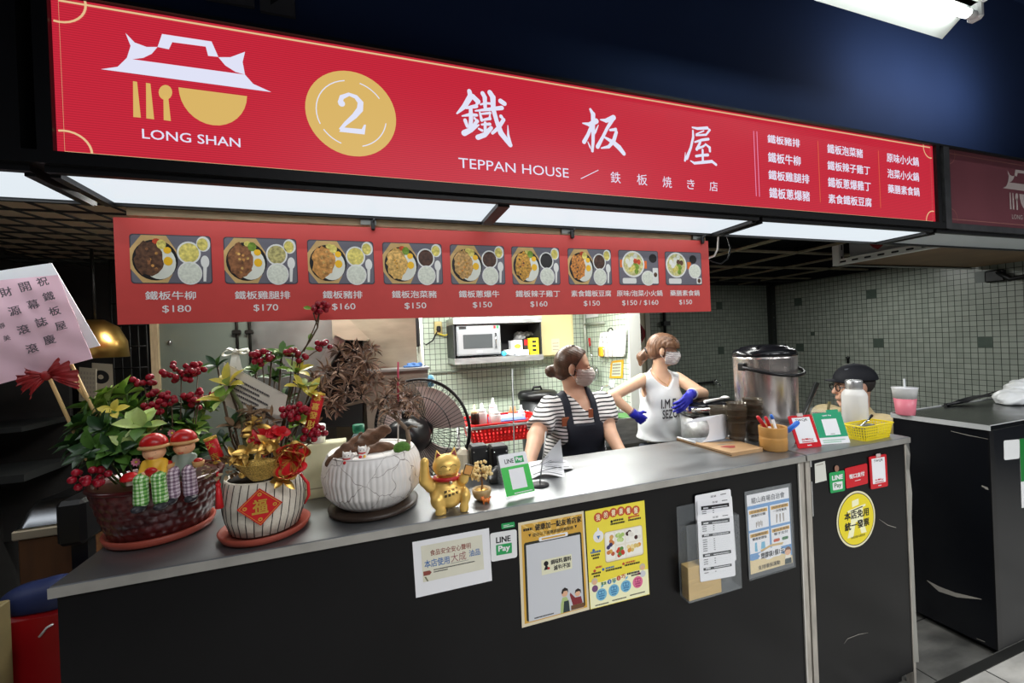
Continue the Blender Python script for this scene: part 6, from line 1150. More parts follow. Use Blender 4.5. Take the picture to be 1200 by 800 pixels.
# ---------------------------------------------------------------- the dim end past the counter
mb = MB(); mw_ = mat('black wire mesh', (22, 22, 22), .5, .5)
for k in range(19): x = -2.5 + k * .1; mb.tube([(x, 1.36, 1.97), (x + .25, 2.7, 1.97)], .004, mw_, 4)
for k in range(13): y = 1.4 + k * .1; mb.tube([(-2.6, y, 1.972), (-.65, y, 1.972)], .004, mw_, 4)
t = thing('wire_ceiling_grid', 'black wire grid under the dim brown ceiling past the counter end', 'wire grid', (-1.6, 2.0, 1.97)); mb.build('mesh', t)
mb = MB(); mb.span((-2.6, 1.36, 2.02), (-.66, 2.75, 2.035), mat('dim brown ceiling board', (184, 164, 138), .8, var=.2, scale=3)); mb.build('board', t)
# wire rack
t = thing('wire_rack', 'black wire rack panel beside the steel cabinet', 'wire rack', (-1.05, 2.4, .9)); x0 = at(133, 420, 2.4)[0]; x1 = at(173, 420, 2.4)[0]; mb = MB()
for k in range(5): x = x0 + (x1 - x0) * k / 4; mb.tube([(x, 2.4, .9), (x, 2.4, 1.95)], .004, mw_, 4)
for k in range(11): z = .95 + k * .1; mb.tube([(x0, 2.4, z), (x1, 2.4, z)], .004, mw_, 4)
mb.build('mesh', t)
a = at(112, 400, 2.2); t = thing('brass_bowl', 'hanging brass bowl glinting behind the pink greeting card', 'brass bowl', a); br_ = mat('brass', (206, 164, 92), .3, 1.0); mb = MB(); mb.lathe([(.10, -.07), (.105, -.068), (.10, .0), (.075, .06), (.03, .09), (0, .092)], a, br_, 32); mb.build('bowl', t); mb = MB(); mb.tube([a + V(0, 0, .09), V(a[0], a[1], 1.96)], .006, mw_, 6); mb.build('chain', t)
def wallpaper(px0, py0, px1, py1, Y, m, name, label, cat, deco=None):
 q = Quad(at(px0, py0, Y), at(px1, py0 + 2, Y), at(px1, py1, Y), at(px0, py1, Y)); q.n = V(0, -1, 0); t = thing(name, label, cat, q(.5, 0)); mb = MB(); mb.plate([(0, 0), (1, 0), (1, 1), (0, 1)], q, m, .004, .002); mb.build('sheet', t)
 if deco: mb = MB(); deco(mb, q); mb.build('print', t)
def calgrid(mb, q):
 for i in range(5):
  for j in range(6): mb.plate([(.08 + i * .18, .1 + j * .14), (.18 + i * .18, .1 + j * .14), (.18 + i * .18, .18 + j * .14), (.08 + i * .18, .18 + j * .14)], q, gp, 0, .0025)
wallpaper(93, 430, 113, 470, 2.6, mat('aged paper', (170, 160, 140), .7), 'calendar_sheet', 'printed grid sheet on the dark wall behind the card sticks', 'calendar', calgrid)
wallpaper(108, 425, 134, 482, 2.62, mat('aged paper'), 'wall_poster', 'paper with a black ring disc on the dark wall behind the leaves', 'poster', lambda mb, q: (qdisc(mb, q, .4, .72, .38, ink, .0025, 24), qdisc(mb, q, .4, .72, .13, mat('aged paper'), .003, 16)))
mb = MB(); mb.span((-1.6, 2.72, 0), (-.95, 2.78, 2.0), mat('dark stall wall')); struct('wall_partition', mb)
mb = MB(); mb.span((-2.6, 2.2, 1.22), (-1.35, 2.5, 1.24), mat('dim shelf steel', (38, 40, 40), .6)); mb.span((-2.6, 2.48, .7), (-1.35, 2.5, 1.8), mat('dark stall wall')); mb.span((-2.6, 2.2, 1.02), (-1.35, 2.48, 1.05), mat('dim shelf steel')); single('shelf_unit', 'dim steel shelf unit in the dark stall past the counter end', 'shelf', mb, (-2.0, 2.35, 1.0))
# bin, black box, red crate, carton
bw = pxz(18, 600, 75, 700, 1.75); t = thing('wooden_bin', 'brown wooden bin with rounded steel lid in the dim gap past the counter', 'bin', ((bw[0] + bw[2]) / 2, 1.9, 0)); x0, x1 = bw[0], bw[2] + .05; zt = at(40, 617, 1.75)[2]
mb = MB(); mb.span((x0, 1.75, .0), (x1, 2.1, zt - .035), mat('brown wood veneer', (84, 52, 24), .5, var=.25, scale=6, stretch=(4, 4, .5)), .006); mb.build('body', t); mb = MB(); mb.span((x0 - .008, 1.74, zt - .035), (x1, 2.1, zt - .005), mat('cream band', (150, 140, 120), .5), .004); mb.build('band', t)
mb = MB(); mb.sheet(lambda u, v: V(x0 - .004 + (x1 - x0) * u, 1.745 + .35 * v, zt - .005 + .075 * math.sin(min(1, max(0, u * 6)) * math.pi / 2) ** .7 * (1 - .2 * v) * math.sin(min(1, v * 5 + .05) * math.pi / 2)), 24, 12, mat('bin lid steel', (130, 132, 136), .22, 1.0)); mb.build('lid', t)
b = pxz(62, 590, 100, 638, 1.6); mb = MB(); mb.box(((b[0] + b[2]) / 2, 1.66, (b[1] + b[3]) / 2), (b[2] - b[0], .12, b[3] - b[1]), black_plastic, None, .012); mb.box(((b[0] + b[2]) / 2, 1.66, b[1] / 2), (.04, .04, b[1]), black_plastic); single('scale_box', 'black box on a stand before the wooden bin', 'box', mb, ((b[0] + b[2]) / 2, 1.66, 0))
b = pxz(12, 716, 66, 800, 1.55); zc = b[3]; t = thing('plastic_crate', 'red plastic crate on the floor past the counter end', 'crate', ((b[0] + b[2]) / 2, 1.62, 0)); mb = MB(); mb.span((b[0], 1.5, .0), (-.67, 1.58, zc), mat('deep red plastic', (150, 14, 20), .35), .01); mb.build('crate_body', t); mb = MB(); mb.tube([at(46, 746, 1.49), at(55, 735, 1.49), at(62, 731, 1.49)], .003, white_plastic, 6); mb.build('cord', t)
b2 = pxz(30, 690, 64, 716, 1.55); c_ = V((b2[0] + b2[2]) / 2, 1.54, zc); mb = MB(); f_ = smin([ell(c_ + V(0, 0, .03), (.08, .05, .045)), ell(c_ + V(.05, 0, .03), (.05, .045, .05))], .02); solid(mb, both(f_, lambda P: zc + .001 - P[:, 2]), c_ - V(.2, .12, .02), c_ + V(.2, .12, .12), .008, mat('navy bag', (24, 34, 72), .5)); single('bag', 'navy blue bag lying on the red crate', 'bag', mb, c_)
b = pxz(-70, 716, 17, 800, 1.46); mb = MB(); mb.span((b[0], 1.3, 0), (b[2], 1.46, b[3]), mat('brown carton', (104, 92, 58), .7, var=.1), .003); fq_ = Frame((0, 1.2995, 0)); mb.rect(b[0] + .02, b[3] - .25, b[2] - .02, b[3] - .246, fq_, mat('carton fold')); mb.add([(b[0], 1.3, b[3]), (b[2], 1.3, b[3]), (b[2] + .015, 1.26, b[3] + .03), (b[0], 1.26, b[3] + .03)], [(0, 1, 2, 3)], mat('brown carton')); single('carton', 'brown carton with raised flap at the lower photo corner', 'carton', mb, ((b[0] + b[2]) / 2, 1.38, 0))
# ---------------------------------------------------------------- flower pots and figures on the counter
rp_ = random.Random(21)
lg = [mat('dark glossy leaf', (34, 62, 30), .35, var=.25, scale=30), mat('mid green leaf', (74, 112, 44), .4, var=.25, scale=30), mat('light green leaf', (126, 160, 62), .4, var=.2, scale=30), mat('yellow leaf', (206, 188, 74), .45, var=.2, scale=30), mat('pale edged leaf', (170, 190, 110), .4, var=.2, scale=40), mat('dry brown leaf', (112, 84, 56), .7, var=.3, scale=40)]
stemm = mat('brown stem', (74, 56, 36), .7); stemg = mat('green stem', (84, 104, 54), .6)
berry = mat('dark red berry', (140, 14, 34), .22, var=.25, scale=40)
goldm = mat('gold foil', (216, 174, 92), .38, .8, var=.2, scale=60); redf = mat('festive red', (196, 22, 30), .45); goldp_ = mat('gold print', (226, 180, 80), .35, .6)
terra = mat('terracotta plastic', (150, 66, 50), .5, var=.1)
def rosette(mb, c, up, n, L, Wd, ms, spread=1.0, bend=.3):
 up = nrm(up); a0 = rp_.uniform(0, 6.28); s1 = nrm(np.cross(up, (.3, .9, .1))); s2 = np.cross(up, s1)
 for k in range(n):
  a = a0 + k * 2.4; tl = spread * (.35 + .65 * (1 - k / n)); d = nrm(up * (1.25 - tl) + (s1 * math.cos(a) + s2 * math.sin(a)) * tl); l = L * rp_.uniform(.75, 1.15)
  mb.leaf(c, d, up + .001, l, Wd * rp_.uniform(.8, 1.2), ms[k % len(ms)], bend, .22)
def berries(parent, c, rad, n, stem0, r=.0082, flat=.6):
 mb = MB(); c = np.asarray(c, float); cen = []
 mb.tube([stem0, (np.asarray(stem0) + c) / 2 + V(.006, 0, .004), c - V(0, 0, rad * .4)], .0016, stemm, 5)
 for k in range(n):
  for _ in range(20):
   d = V(rp_.uniform(-1, 1), rp_.uniform(-1, 1), rp_.uniform(-1, 1));
   if np.linalg.norm(d) > 1: continue
   q = c + d * V(rad, rad * .7, rad * flat)
   if all(np.linalg.norm(q - o) > r * 1.75 for o in cen): break
  cen.append(q); mb.ball(q, r * rp_.uniform(.9, 1.1), berry, 10, 7); mb.tube([c - V(0, 0, rad * .4), q], .0009, stemm, 4)
 return mb.build('berry_cluster', parent)
# -- first pot: maroon basket-relief planter
P1 = V(-.553, 1.345, CT)
mb = MB(); mb.lathe([(0, 0), (.098, 0), (.112, .006), (.118, .022), (.112, .024), (.108, .012), (0, .011)], P1, terra, 40); single('plant_saucer', 'terracotta saucer under the maroon relief pot', 'saucer', mb, P1)
t = thing('potted_plant', 'maroon relief pot of green plants and red berries with two seated figurines', 'potted plant', P1 + V(0, 0, .0125)); K = P1 + V(0, 0, .0125)
mr = mat('maroon glazed relief', (74, 22, 22), .28, var=.35, scale=50, coat=.3)
def relief(P):
 q = P - K; rr = np.hypot(q[:, 0], q[:, 1]); z = q[:, 2]; R_ = .094 + .042 * np.clip(z / .135, 0, 1) ** .7; a = np.arctan2(q[:, 1], q[:, 0]); b = np.abs(np.sin(a * 15 + np.floor(z / .022) * 1.57) * np.sin(z * 143))
 d = np.maximum(rr - R_ - .0045 * np.sqrt(b), np.maximum(-z, z - .135)); return np.maximum(d, -np.maximum(rr - R_ + .009, .012 - z))
mb = MB(); solid(mb, relief, K - V(.16, .16, .01), K + V(.16, .16, .15), .0042, mr); mb.lathe([(.139, .129), (.143, .133), (.139, .139), (.128, .139), (.126, .132)], K, mr, 40); mb.build('pot', t)
soilm = mat('dark potting soil', (40, 32, 24), .9, var=.4, scale=90)
mb = MB(); mb.lathe([(.128, .118), (.09, .122), (0, .126)], K, soilm, 28); mb.build('soil', t)
def w1(px, py, Y): return at(px, py, Y)
KB = K + V(0, 0, .115)
for px, py, Y, ms, n, L in ((128, 470, 1.40, (2, 2, 4), 12, .055), (148, 462, 1.42, (2, 2, 1), 12, .055), (160, 480, 1.38, (2, 1), 12, .05), (112, 478, 1.38, (2, 1), 10, .05), (105, 497, 1.33, (0, 1), 13, .055), (125, 505, 1.28, (0, 1), 13, .05), (95, 520, 1.31, (0, 0, 1), 13, .055), (112, 528, 1.24, (0, 0, 1), 13, .055), (135, 530, 1.23, (0, 1), 12, .05), (150, 505, 1.29, (1, 4), 9, .06),
       (168, 500, 1.27, (4, 1, 4), 9, .055), (155, 525, 1.24, (0, 1, 4), 10, .05), (205, 500, 1.40, (1, 0), 11, .05), (225, 505, 1.40, (1, 2), 11, .05), (232, 522, 1.38, (0, 1), 11, .05), (195, 480, 1.44, (0, 1), 10, .045), (218, 480, 1.44, (0, 1), 9, .045), (180, 525, 1.3, (0, 0), 12, .05), (200, 530, 1.31, (0, 0), 12, .045), (222, 540, 1.33, (0, 1), 10, .045), (178, 470, 1.42, (0, 2), 8, .04), (240, 480, 1.46, (1, 2), 9, .045)):
 q = w1(px, py, Y); m_ = (KB + q) / 2 + V(rp_.uniform(-.01, .01), 0, -.01); mb = MB(); mb.tube([KB + (q - KB) * V(.5, .5, 0), m_ * V(.5, .5, 1) + q * V(.5, .5, 0), q], .0028, stemg, 5); rosette(mb, q, V((q - KB)[0] * 2, (q - KB)[1] * 2 - .12, .25), n, L, L * .48, [lg[k] for k in ms]); rosette(mb, q * .75 + m_ * .25, V((q - KB)[0] * 2, -.2, .15), n - 4, L * .9, L * .42, [lg[k] for k in ms]); mb.build('leafy_stem', t)
q = w1(134, 482, 1.30); mb = MB(); rosette(mb, q, V(0, -.6, .5), 5, .032, .02, [lg[3]]); mb.tube([q, q + V(.01, .06, -.1)], .002, stemg, 5); mb.build('yellow_leaves', t)
for px, py, Y, rad, n in ((169, 446, 1.40, .030, 9), (212, 436, 1.42, .048, 24), (232, 432, 1.43, .03, 10), (186, 462, 1.39, .022, 7), (180, 477, 1.36, .03, 12), (232, 467, 1.40, .045, 18), (201, 468, 1.38, .02, 5), (104, 560, 1.19, .036, 16)):
 q = w1(px, py, Y); berries(t, q, rad, n, KB + (q - KB) * V(.6, .6, .1) if py < 540 else KB + V(-.10, -.06, .02))
for px, py, Y in ((191, 513, 1.27), (160, 541, 1.215), (176, 508, 1.30), (202, 507, 1.31)):
 q = w1(px, py, Y); mb = MB(); pk = mat('pink petal', (206, 128, 150), .6)
 for k in range(9): a = k * .7; mb.leaf(q, nrm(V(math.cos(a), -.5, math.sin(a))), V(0, -1, .2), .011, .006, pk, .1, .1, 3)
 mb.ball(q + V(0, -.002, 0), .003, lg[3], 8, 6); mb.tube([q, q + V(0, .04, -.06)], .0012, stemg, 4); mb.build('pink_flower', t)
# greeting cards on sticks
wood = mat('pale wooden stick', (206, 172, 116), .55)
pinkc = mat('pink card film', (246, 206, 220), .3, var=.06, scale=6, coat=.5); Yg = 1.36
cx = [at(a, b, Yg) for a, b in ((-62, 334), (67, 322), (108, 420), (-22, 456))]; q = Quad(*cx)
t = thing('greeting_card', 'pink greeting card with black brush characters on wooden sticks', 'greeting card', q(.5, 0))
def puff(u, v): return q(u, v, .012 * math.sin(u * math.pi) * math.sin(v * math.pi) + .0035 * math.sin(u * 11 + v * 7) * math.sin(v * 9))
mb = MB(); mb.sheet(puff, 26, 26, pinkc, True, .002); mb.build('card', t)
mb = MB(); vdir = nrm(at(56, 331, Yg) - at(77, 381, Yg)); udir = nrm(np.cross(vdir, (0, 1, 0))); udir = udir if udir[0] > 0 else -udir; ik = mat('faded brush ink', (96, 84, 92), .6)
for chs, (x0, y0), (x1, y1), s in (('祝鐵板屋', (56, 331), (77, 382), .022), ('開幕誌慶', (36, 337), (64, 398), .023), ('財源滾滾', (14, 343), (44, 408), .023), ('靜美', (9, 382), (15, 396), .013), ('賀', (1, 397), (1, 397), .014)):
 n = len(chs)
 for i, ch in enumerate(chs):
  f = i / max(1, n - 1); c_ = at(x0 + (x1 - x0) * f, y0 + (y1 - y0) * f, Yg) + V(0, -.018, 0); mb.text(ch, Frame(c_, udir, vdir), (-s * .5, -s * .5, s * .5, s * .5), ik, .018, True, 0)
mb.build('lettering', t)
for a, b in (((54, 434), (98, 530)), ((90, 440), (128, 520))):
 A = at(*a, Yg + .006); E_ = at(*b, Yg - .01); E_ = E_ + (E_ - A) * .25; A = A - (E_ - A) * .5; mb = MB(); mb.tube([A, E_], .0042, wood, 8); mb.build('stick', t)
rib = mat('sheer red ribbon', (150, 30, 32), .45, alpha=.92)
mb = MB(); c_ = at(56, 440, Yg - .012)
for ex, ey, w in ((20, 446, .022), (26, 456, .02), (36, 462, .02), (70, 424, .018), (92, 440, .024), (93, 452, .012), (82, 428, .02), (30, 436, .018)):
 e_ = at(ex, ey, Yg - .02); mb.sheet(lambda u, v: c_ + (e_ - c_) * u + V(0, -.012 * math.sin(u * 3.1) + .003 * math.sin(v * 12 + u * 5), (v - .5) * w * (.35 + .9 * u)), 10, 6, rib, True, .0008)
mb.ball(c_ + V(0, -.006, 0), (.012, .008, .012), rib); mb.build('ribbon_bow', t)
q = Quad(*[at(a, b, Yg + .02) for a, b in ((-60, 326), (60, 308), (117, 405), (-10, 436))]); t = thing('greeting_card', 'plain white greeting card tucked behind the pink one', 'greeting card', q(.5, 0)); mb = MB(); mb.plate([(0, 0), (1, 0), (1, 1), (0, 1)], q, mat('white card sleeve', (236, 240, 242), .45), .003, 0); mb.build('card', t)
mb = MB(); mb.tube([q(.55, .02, -.006), P1 + V(-.04, .03, .14)], .004, wood, 8); mb.build('stick', t)
# seated figurines and mushroom on the rim
skinp = mat('painted doll skin', (222, 168, 128), .5); capr = mat('painted red cap', (176, 24, 22), .3, var=.2, scale=120); straw = mat('painted straw brim', (196, 150, 96), .6)
def figurine(px, Y, shirt, pants, plaid, label, zoff=0.0, cup=False):
 b = at(px, 556 if px < 200 else 549, Y); s = .150 / 69.0; t = thing('figurine', label, 'figurine', V(b[0], Y, b[2] - .0), 'seated garden figurines'); f = Frame(b, (1, 0, 0), (0, 0, 1), (0, -1, 0))
 def L(x, y, z=0): return f(x * s, y * s, z * s)
 mb = MB(); solid(mb, smin([cap(L(0, 2), L(0, 15), 11 * s, 7 * s), cap(L(-8, 13, 0), L(-9, 4, 7), 4 * s, 3.4 * s), cap(L(8, 13, 0), L(9, 4, 7), 4 * s, 3.4 * s)], 3 * s), L(-20, -12, -16), L(20, 24, 16), .0022, shirt); mb.build('shirt', t)
 mb = MB(); solid(mb, smin([cap(L(0, 14), L(0, 18), 4 * s), ell(L(0, 25), (10 * s, 10 * s, 9.5 * s)), ell(L(0, 23, 9), (1.6 * s, 1.6 * s, 1.4 * s))], 1.5 * s), L(-14, 12, -14), L(14, 40, 14), .0022, skinp)
 for sx in (-1, 1): mb.tube([L(sx * 3.6 + q, 25.5 - .35 * q * q, 9.2 - abs(q) * .25 - .35) for q in (-1.4, -.7, 0, .7, 1.4)], .35 * s, ink, 5)
 mb.tube([L(q, 19.6 + .12 * q * q, 9.0 - .12 * q * q) for q in (-2.4, -1.2, 0, 1.2, 2.4)], .35 * s, redf, 5); mb.build('head', t)
 mb = MB(); solid(mb, both(ell(L(0, 33), (12.5 * s, 12 * s, 12 * s)), half(L(0, 32.5), (0, 0, -1))), L(-16, 28, -16), L(16, 50, 16), .0024, capr); mb.build('hat_dome', t)
 mb = MB(); mb.lathe([(9 * s, -1 * s), (13.5 * s, -2.5 * s), (14 * s, -1 * s), (11 * s, 1.5 * s), (9 * s, 1.5 * s)], L(0, 32), straw, 24); mb.build('hat_brim', t)
 for sx in (-1, 1):
  mb = MB(); solid(mb, smin([cap(L(sx * 5, 2, 3), L(sx * 7.5, -1, 12), 6 * s, 6 * s), cap(L(sx * 7.5, -1, 12), L(sx * 8.5, -24, 11), 6.2 * s, 6.8 * s)], 2 * s), L(sx * 7 - 14, -34, -8), L(sx * 7 + 14, 12, 24), .0024, pants, plaid); mb.build('trouser_leg', t)
  mb = MB(); solid(mb, ell(L(sx * 9.5, -30, 14), (6 * s, 9 * s, 4.2 * s)), L(sx * 9 - 10, -38, 0), L(sx * 9 + 10, -22, 28), .0024, mat('painted dark shoe', (40, 40, 46), .4)); mb.build('shoe', t)
 mb = MB();
 if cup: mb.lathe([(0, -5 * s), (6 * s, -5 * s), (7 * s, 2 * s), (0, 2 * s)], L(-13, 8, 9), straw, 16); mb.ball(L(-13, 10.5, 9), (5 * s, 5 * s, 3 * s), capr); mb.lathe([(0, -5 * s), (5 * s, -5 * s), (6 * s, 1 * s), (0, 1 * s)], L(16, 8, 9), straw, 16); mb.ball(L(16, 9.5, 9), (4.5 * s, 4.5 * s, 3 * s), capr)
 else: mb.ball(L(1, 6, 11), (6 * s, 3 * s, 5 * s), capr); mb.ball(L(-5, 4, 11), (3 * s, 3 * s, 3 * s), skinp); mb.ball(L(6, 4, 10), (3 * s, 3 * s, 3 * s), skinp)
 mb.build('fruit', t); return t
def plaidpick(m1, m2, m3):
 def pick(C): a = (np.floor(C[:, 0] / .0042).astype(int) % 2) + (np.floor(C[:, 2] / .0042).astype(int) % 2); return [(m1, m2, m3)[k] for k in a]
 return pick
g1 = mat('painted pale green', (206, 226, 190), .5); g2 = mat('painted mid green', (130, 182, 100), .5); g3 = mat('painted plaid green', (62, 128, 50), .5); l1 = mat('painted pale lilac', (214, 200, 210), .5); l2 = mat('painted lilac', (160, 136, 154), .5); l3 = mat('painted dark lilac', (104, 80, 100), .5)
figurine(182, 1.195, mat('painted yellow', (222, 172, 44), .5), g1, plaidpick(g1, g2, g3), 'red capped figurine in yellow shirt and green plaid trousers on the pot rim')
figurine(217, 1.232, mat('painted grey green', (130, 144, 130), .5), l1, plaidpick(l1, l2, l3), 'red capped figurine in grey shirt and lilac plaid trousers on the pot rim', 0, True)
q = at(153, 566, 1.205); t = thing('toy_mushroom', 'small red toy mushroom on the rim of the maroon pot', 'ornament', q); mb = MB(); mb.lathe([(0, -.004), (.008, -.004), (.007, .012), (0, .012)], q, mat('mushroom stalk', (226, 216, 200), .5), 14); mb.build('stalk', t); mb = MB(); mb.lathe([(.0, .008), (.019, .008), (.018, .015), (.011, .023), (0, .026)], q, mat('mushroom red', (200, 20, 24), .3), 20); mb.build('cap', t)
# -- second pot: white with dark stripes, festive decorations
P2 = V(-.285, 1.232, CT)
mb = MB(); mb.lathe([(0, 0), (.088, 0), (.098, .005), (.105, .02), (.1, .022), (.095, .011), (0, .010)], P2, terra, 40); single('plant_saucer', 'terracotta saucer under the striped white pot', 'saucer', mb, P2)
K2_ = P2 + V(0, 0, .0115); t = thing('potted_plant', 'white striped pot with gold ingot, red bows, berries and new year decorations', 'potted plant', K2_)
wp = mat('textured white glaze', (214, 206, 190), .5, var=.06, scale=50, bump=.25, bscale=220); prof = [(0, 0), (.066, 0), (.078, .006), (.090, .045), (.0935, .085), (.089, .125), (.086, .138), (.080, .138), (.079, .125)]
mb = MB(); mb.lathe(prof, K2_, wp, 48); mb.build('pot', t)
mb = MB(); st = mat('dark pot stripe', (62, 54, 50), .6)
def prad(z): return float(np.interp(z, [.006, .045, .085, .125, .138], [.078, .090, .0935, .089, .086]))
for k in range(30):
 a = 2 * math.pi * k / 30; pts = [K2_ + V((prad(z) + .0004) * math.cos(a + z * 1.3), (prad(z) + .0004) * math.sin(a + z * 1.3), z) for z in np.linspace(.006, .136, 9)]; mb.tube(pts, .0011, st, 4)
mb.build('stripe', t)['label'] = 'dark vertical stripes on the white pot'
mb = MB(); mb.lathe([(.081, .133), (0, .136)], K2_, soilm, 24); mb.build('soil', t); KB = K2_ + V(0, 0, .125)
for px, py, Y, ms, n, L, W_ in ((268, 452, 1.24, (3, 3, 4), 7, .055, .022), (262, 470, 1.22, (3, 4, 2), 7, .055, .022), (255, 430, 1.30, (1, 0), 8, .04, .018), (318, 425, 1.30, (2, 1, 4), 9, .045, .02), (330, 418, 1.28, (1, 4), 9, .045, .02), (347, 437, 1.27, (4, 2, 3), 9, .05, .022), (352, 455, 1.25, (3, 4), 6, .05, .02), (300, 436, 1.32, (2, 1), 8, .04, .02), (350, 495, 1.22, (2, 3), 6, .045, .022), (362, 462, 1.24, (3,), 4, .05, .02), (275, 500, 1.2, (5, 0), 7, .04, .018), (345, 520, 1.22, (1, 5), 7, .04, .016), (262, 520, 1.22, (1, 0, 5), 8, .04, .018), (322, 445, 1.32, (1, 0), 9, .045, .02), (335, 470, 1.3, (1, 0), 8, .045, .018), (366, 500, 1.25, (5, 5), 6, .03, .014)):
 q = w1(px, py, Y); mb = MB(); b0 = KB + (q - KB) * V(.35, .35, 0); mb.tube([b0, b0 * .5 + q * .5 + V(rp_.uniform(-.012, .012), 0, 0), q], .003, stemm, 5); rosette(mb, q, V((q - KB)[0] * 2, -.25, .5), n, L, W_, [lg[k] for k in ms], .9); mb.build('leafy_stem', t)
mb = MB(); b0 = w1(292, 545, 1.2); mb.tube([b0, w1(291, 520, 1.2), w1(285, 495, 1.21), w1(282, 475, 1.22), w1(270, 455, 1.24)], [.012, .011, .008, .005, .004], mat('bark green', (92, 96, 62), .7, var=.3, scale=40), 10); mb.build('trunk', t)
for px, py, Y, rad, n in ((307, 419, 1.28, .036, 16), (343, 413, 1.27, .022, 6), (352, 418, 1.27, .018, 4), (346, 482, 1.19, .036, 20), (369, 508, 1.2, .034, 14), (378, 404, 1.28, .024, 10), (375, 360, 1.275, .028, 12)):
 q = w1(px, py, Y); berries(t, q, rad, n, KB + (q - KB) * V(.5, .5, .3) if py > 406 else (w1(352, 425, 1.27) if py > 380 else w1(356, 412, 1.275)))
mb = MB(); mb.tube([w1(345, 440, 1.27), w1(352, 415, 1.275), w1(364, 398, 1.278), w1(372, 384, 1.276), w1(374, 366, 1.275)], .0022, stemm, 5); mb.tube([w1(372, 382, 1.276), w1(367, 366, 1.275)], .0016, stemm, 5); mb.leaf(w1(366, 362, 1.275), V(-1, 0, .3), V(0, -1, .3), .024, .012, lg[2]); mb.leaf(w1(362, 399, 1.278), V(.3, 0, 1), V(0, -1, .3), .022, .01, lg[2]); mb.leaf(w1(356, 408, 1.278), V(1, 0, -.1), V(0, -1, .3), .028, .01, lg[2]); mb.build('twig', t)
cr = mat('cream satin ribbon', (226, 222, 206), .4)
mb = MB(); c_ = w1(276, 412, 1.33)
for x0, y0, x1, y1, x2, y2 in ((258, 405, 254, 425, 276, 412), (290, 404, 300, 412, 276, 412), (258, 408, 268, 405, 276, 412), (298, 420, 294, 402, 276, 412)):
 A = w1(x0, y0, 1.33); B_ = w1(x1, y1, 1.325); D_ = w1(x2, y2, 1.33); mb.sheet(lambda u, v: c_ * (1 - u) ** 3 + A * 3 * u * (1 - u) ** 2 + B_ * 3 * u * u * (1 - u) + D_ * u ** 3 + V(0, (v - .5) * .02, (v - .5) * .004), 14, 2, cr, True, .0008)
for x1, y1 in ((272, 436), (284, 442)): E_ = w1(x1, y1, 1.31); mb.sheet(lambda u, v: c_ + (E_ - c_) * u + V((v - .5) * .014, -.006 * math.sin(u * 3), 0), 8, 2, cr, True, .0008)
mb.ball(c_, .008, cr); mb.build('cream_bow', t)
q = Quad(*[w1(*p) for p in ((262, 424, 1.27), (337, 463, 1.24), (328, 505, 1.22), (263, 474, 1.25))]); mb = MB(); pc_ = mat('parchment card', (206, 196, 180), .5, var=.05); mb.sheet(lambda u, v: q(u, v, .004 * math.sin(u * 3)), 10, 8, pc_, True, .0008)
for k in range(5): squiggle(mb, q, .14 + .02 * k, .72 - k * .12, .75 - (k % 2) * .15 + (.1 if k == 4 else 0), mat('pen ink', (60, 54, 60), .7), .05, 31 + k, .0075)
mb.strip([(.02, .98), (.98, .98)], .006, q, mat('clear sleeve edge', (150, 150, 150), .2, alpha=.6), .008); mb.build('message_card', t)
ig = mat('glitter gold', (190, 158, 84), .45, .8, var=.5, scale=320, bump=.5, bscale=400); c_ = w1(306, 549, 1.155); fI = Frame(c_, (1, 0, .05), (0, 1, 0), (0, 0, 1))
mb = MB(); mb.sheet(lambda u, v: fI((.018 + .032 * u ** .8) * math.cos(v * 6.2832) * (1 + .22 * u), (.012 + .018 * u ** .8) * math.sin(v * 6.2832), -.024 + .04 * u + .014 * u * abs(math.cos(v * 6.2832)) ** 2), 8, 32, ig, True, .002); mb.ball(fI(0, 0, .012), (.034, .02, .014), ig, 16, 10); mb.ball(fI(0, 0, -.022), (.019, .013, .004), ig); mb.build('gold_ingot', t)
mb = MB(); c_ = w1(284, 556, 1.155); mb.ball(c_, (.008, .008, .009), goldm); mb.ball(c_ + V(0, 0, .012), .005, goldm); mb.tube([c_ + V(0, 0, .014), c_ + V(.002, 0, .022)], .0015, goldm, 5); mb.build('gold_gourd', t)
mb = MB()
for px, py, Y in ((295, 510, 1.19), (305, 528, 1.165), (312, 520, 1.17), (290, 530, 1.165), (324, 525, 1.165), (300, 500, 1.20), (278, 535, 1.165), (332, 562, 1.14)): rosette(mb, w1(px, py, Y), V(rp_.uniform(-.5, .5), -.7, .4), 6, .03, .015, [goldm], 1.0, .5)
mb.build('gold_leaves', t)
mb = MB()
for px, py in ((300, 515), (310, 512), (320, 508), (315, 525), (305, 510), (328, 507)): rosette(mb, w1(px, py, 1.185), V(rp_.uniform(-.4, .4), -.8, .4), 5, .024, .02, [redf], 1, .3)
mb.build('red_petals', t)
# red and gold bow
mb = MB(); c_ = w1(343, 538, 1.145)
for k in range(12):
 a = k * 2.4; d = V(math.cos(a), -.25 - .5 * (k % 3), math.sin(a)); A = c_ + nrm(d) * (.030 + .006 * (k % 4)); sd = nrm(np.cross(d, (0, 1, 0)));
 for off, m in ((-.008, goldm), (0, redf), (.008, goldm) if k % 2 else (.008, redf)): mb.sheet(lambda u, v: c_ + (A - c_) * math.sin(u * math.pi) * 1.0 + sd * (math.sin(u * 6.2832) * .017 + off * math.sin(u * math.pi)) + V(0, (v - .5) * .008 - .006 * math.sin(u * 3.14), 0) + sd * (v - .5) * .0085, 12, 2, m, True, .0006)
for ex, ey in ((328, 562), (322, 556)): E_ = w1(ex, ey, 1.135); mb.sheet(lambda u, v: c_ + (E_ - c_) * u + V((v - .5) * .02, -.006 * math.sin(u * 3), (v - .5) * .012), 8, 4, redf if ex > 325 else goldm, True, .0006)
mb.build('striped_bow', t)
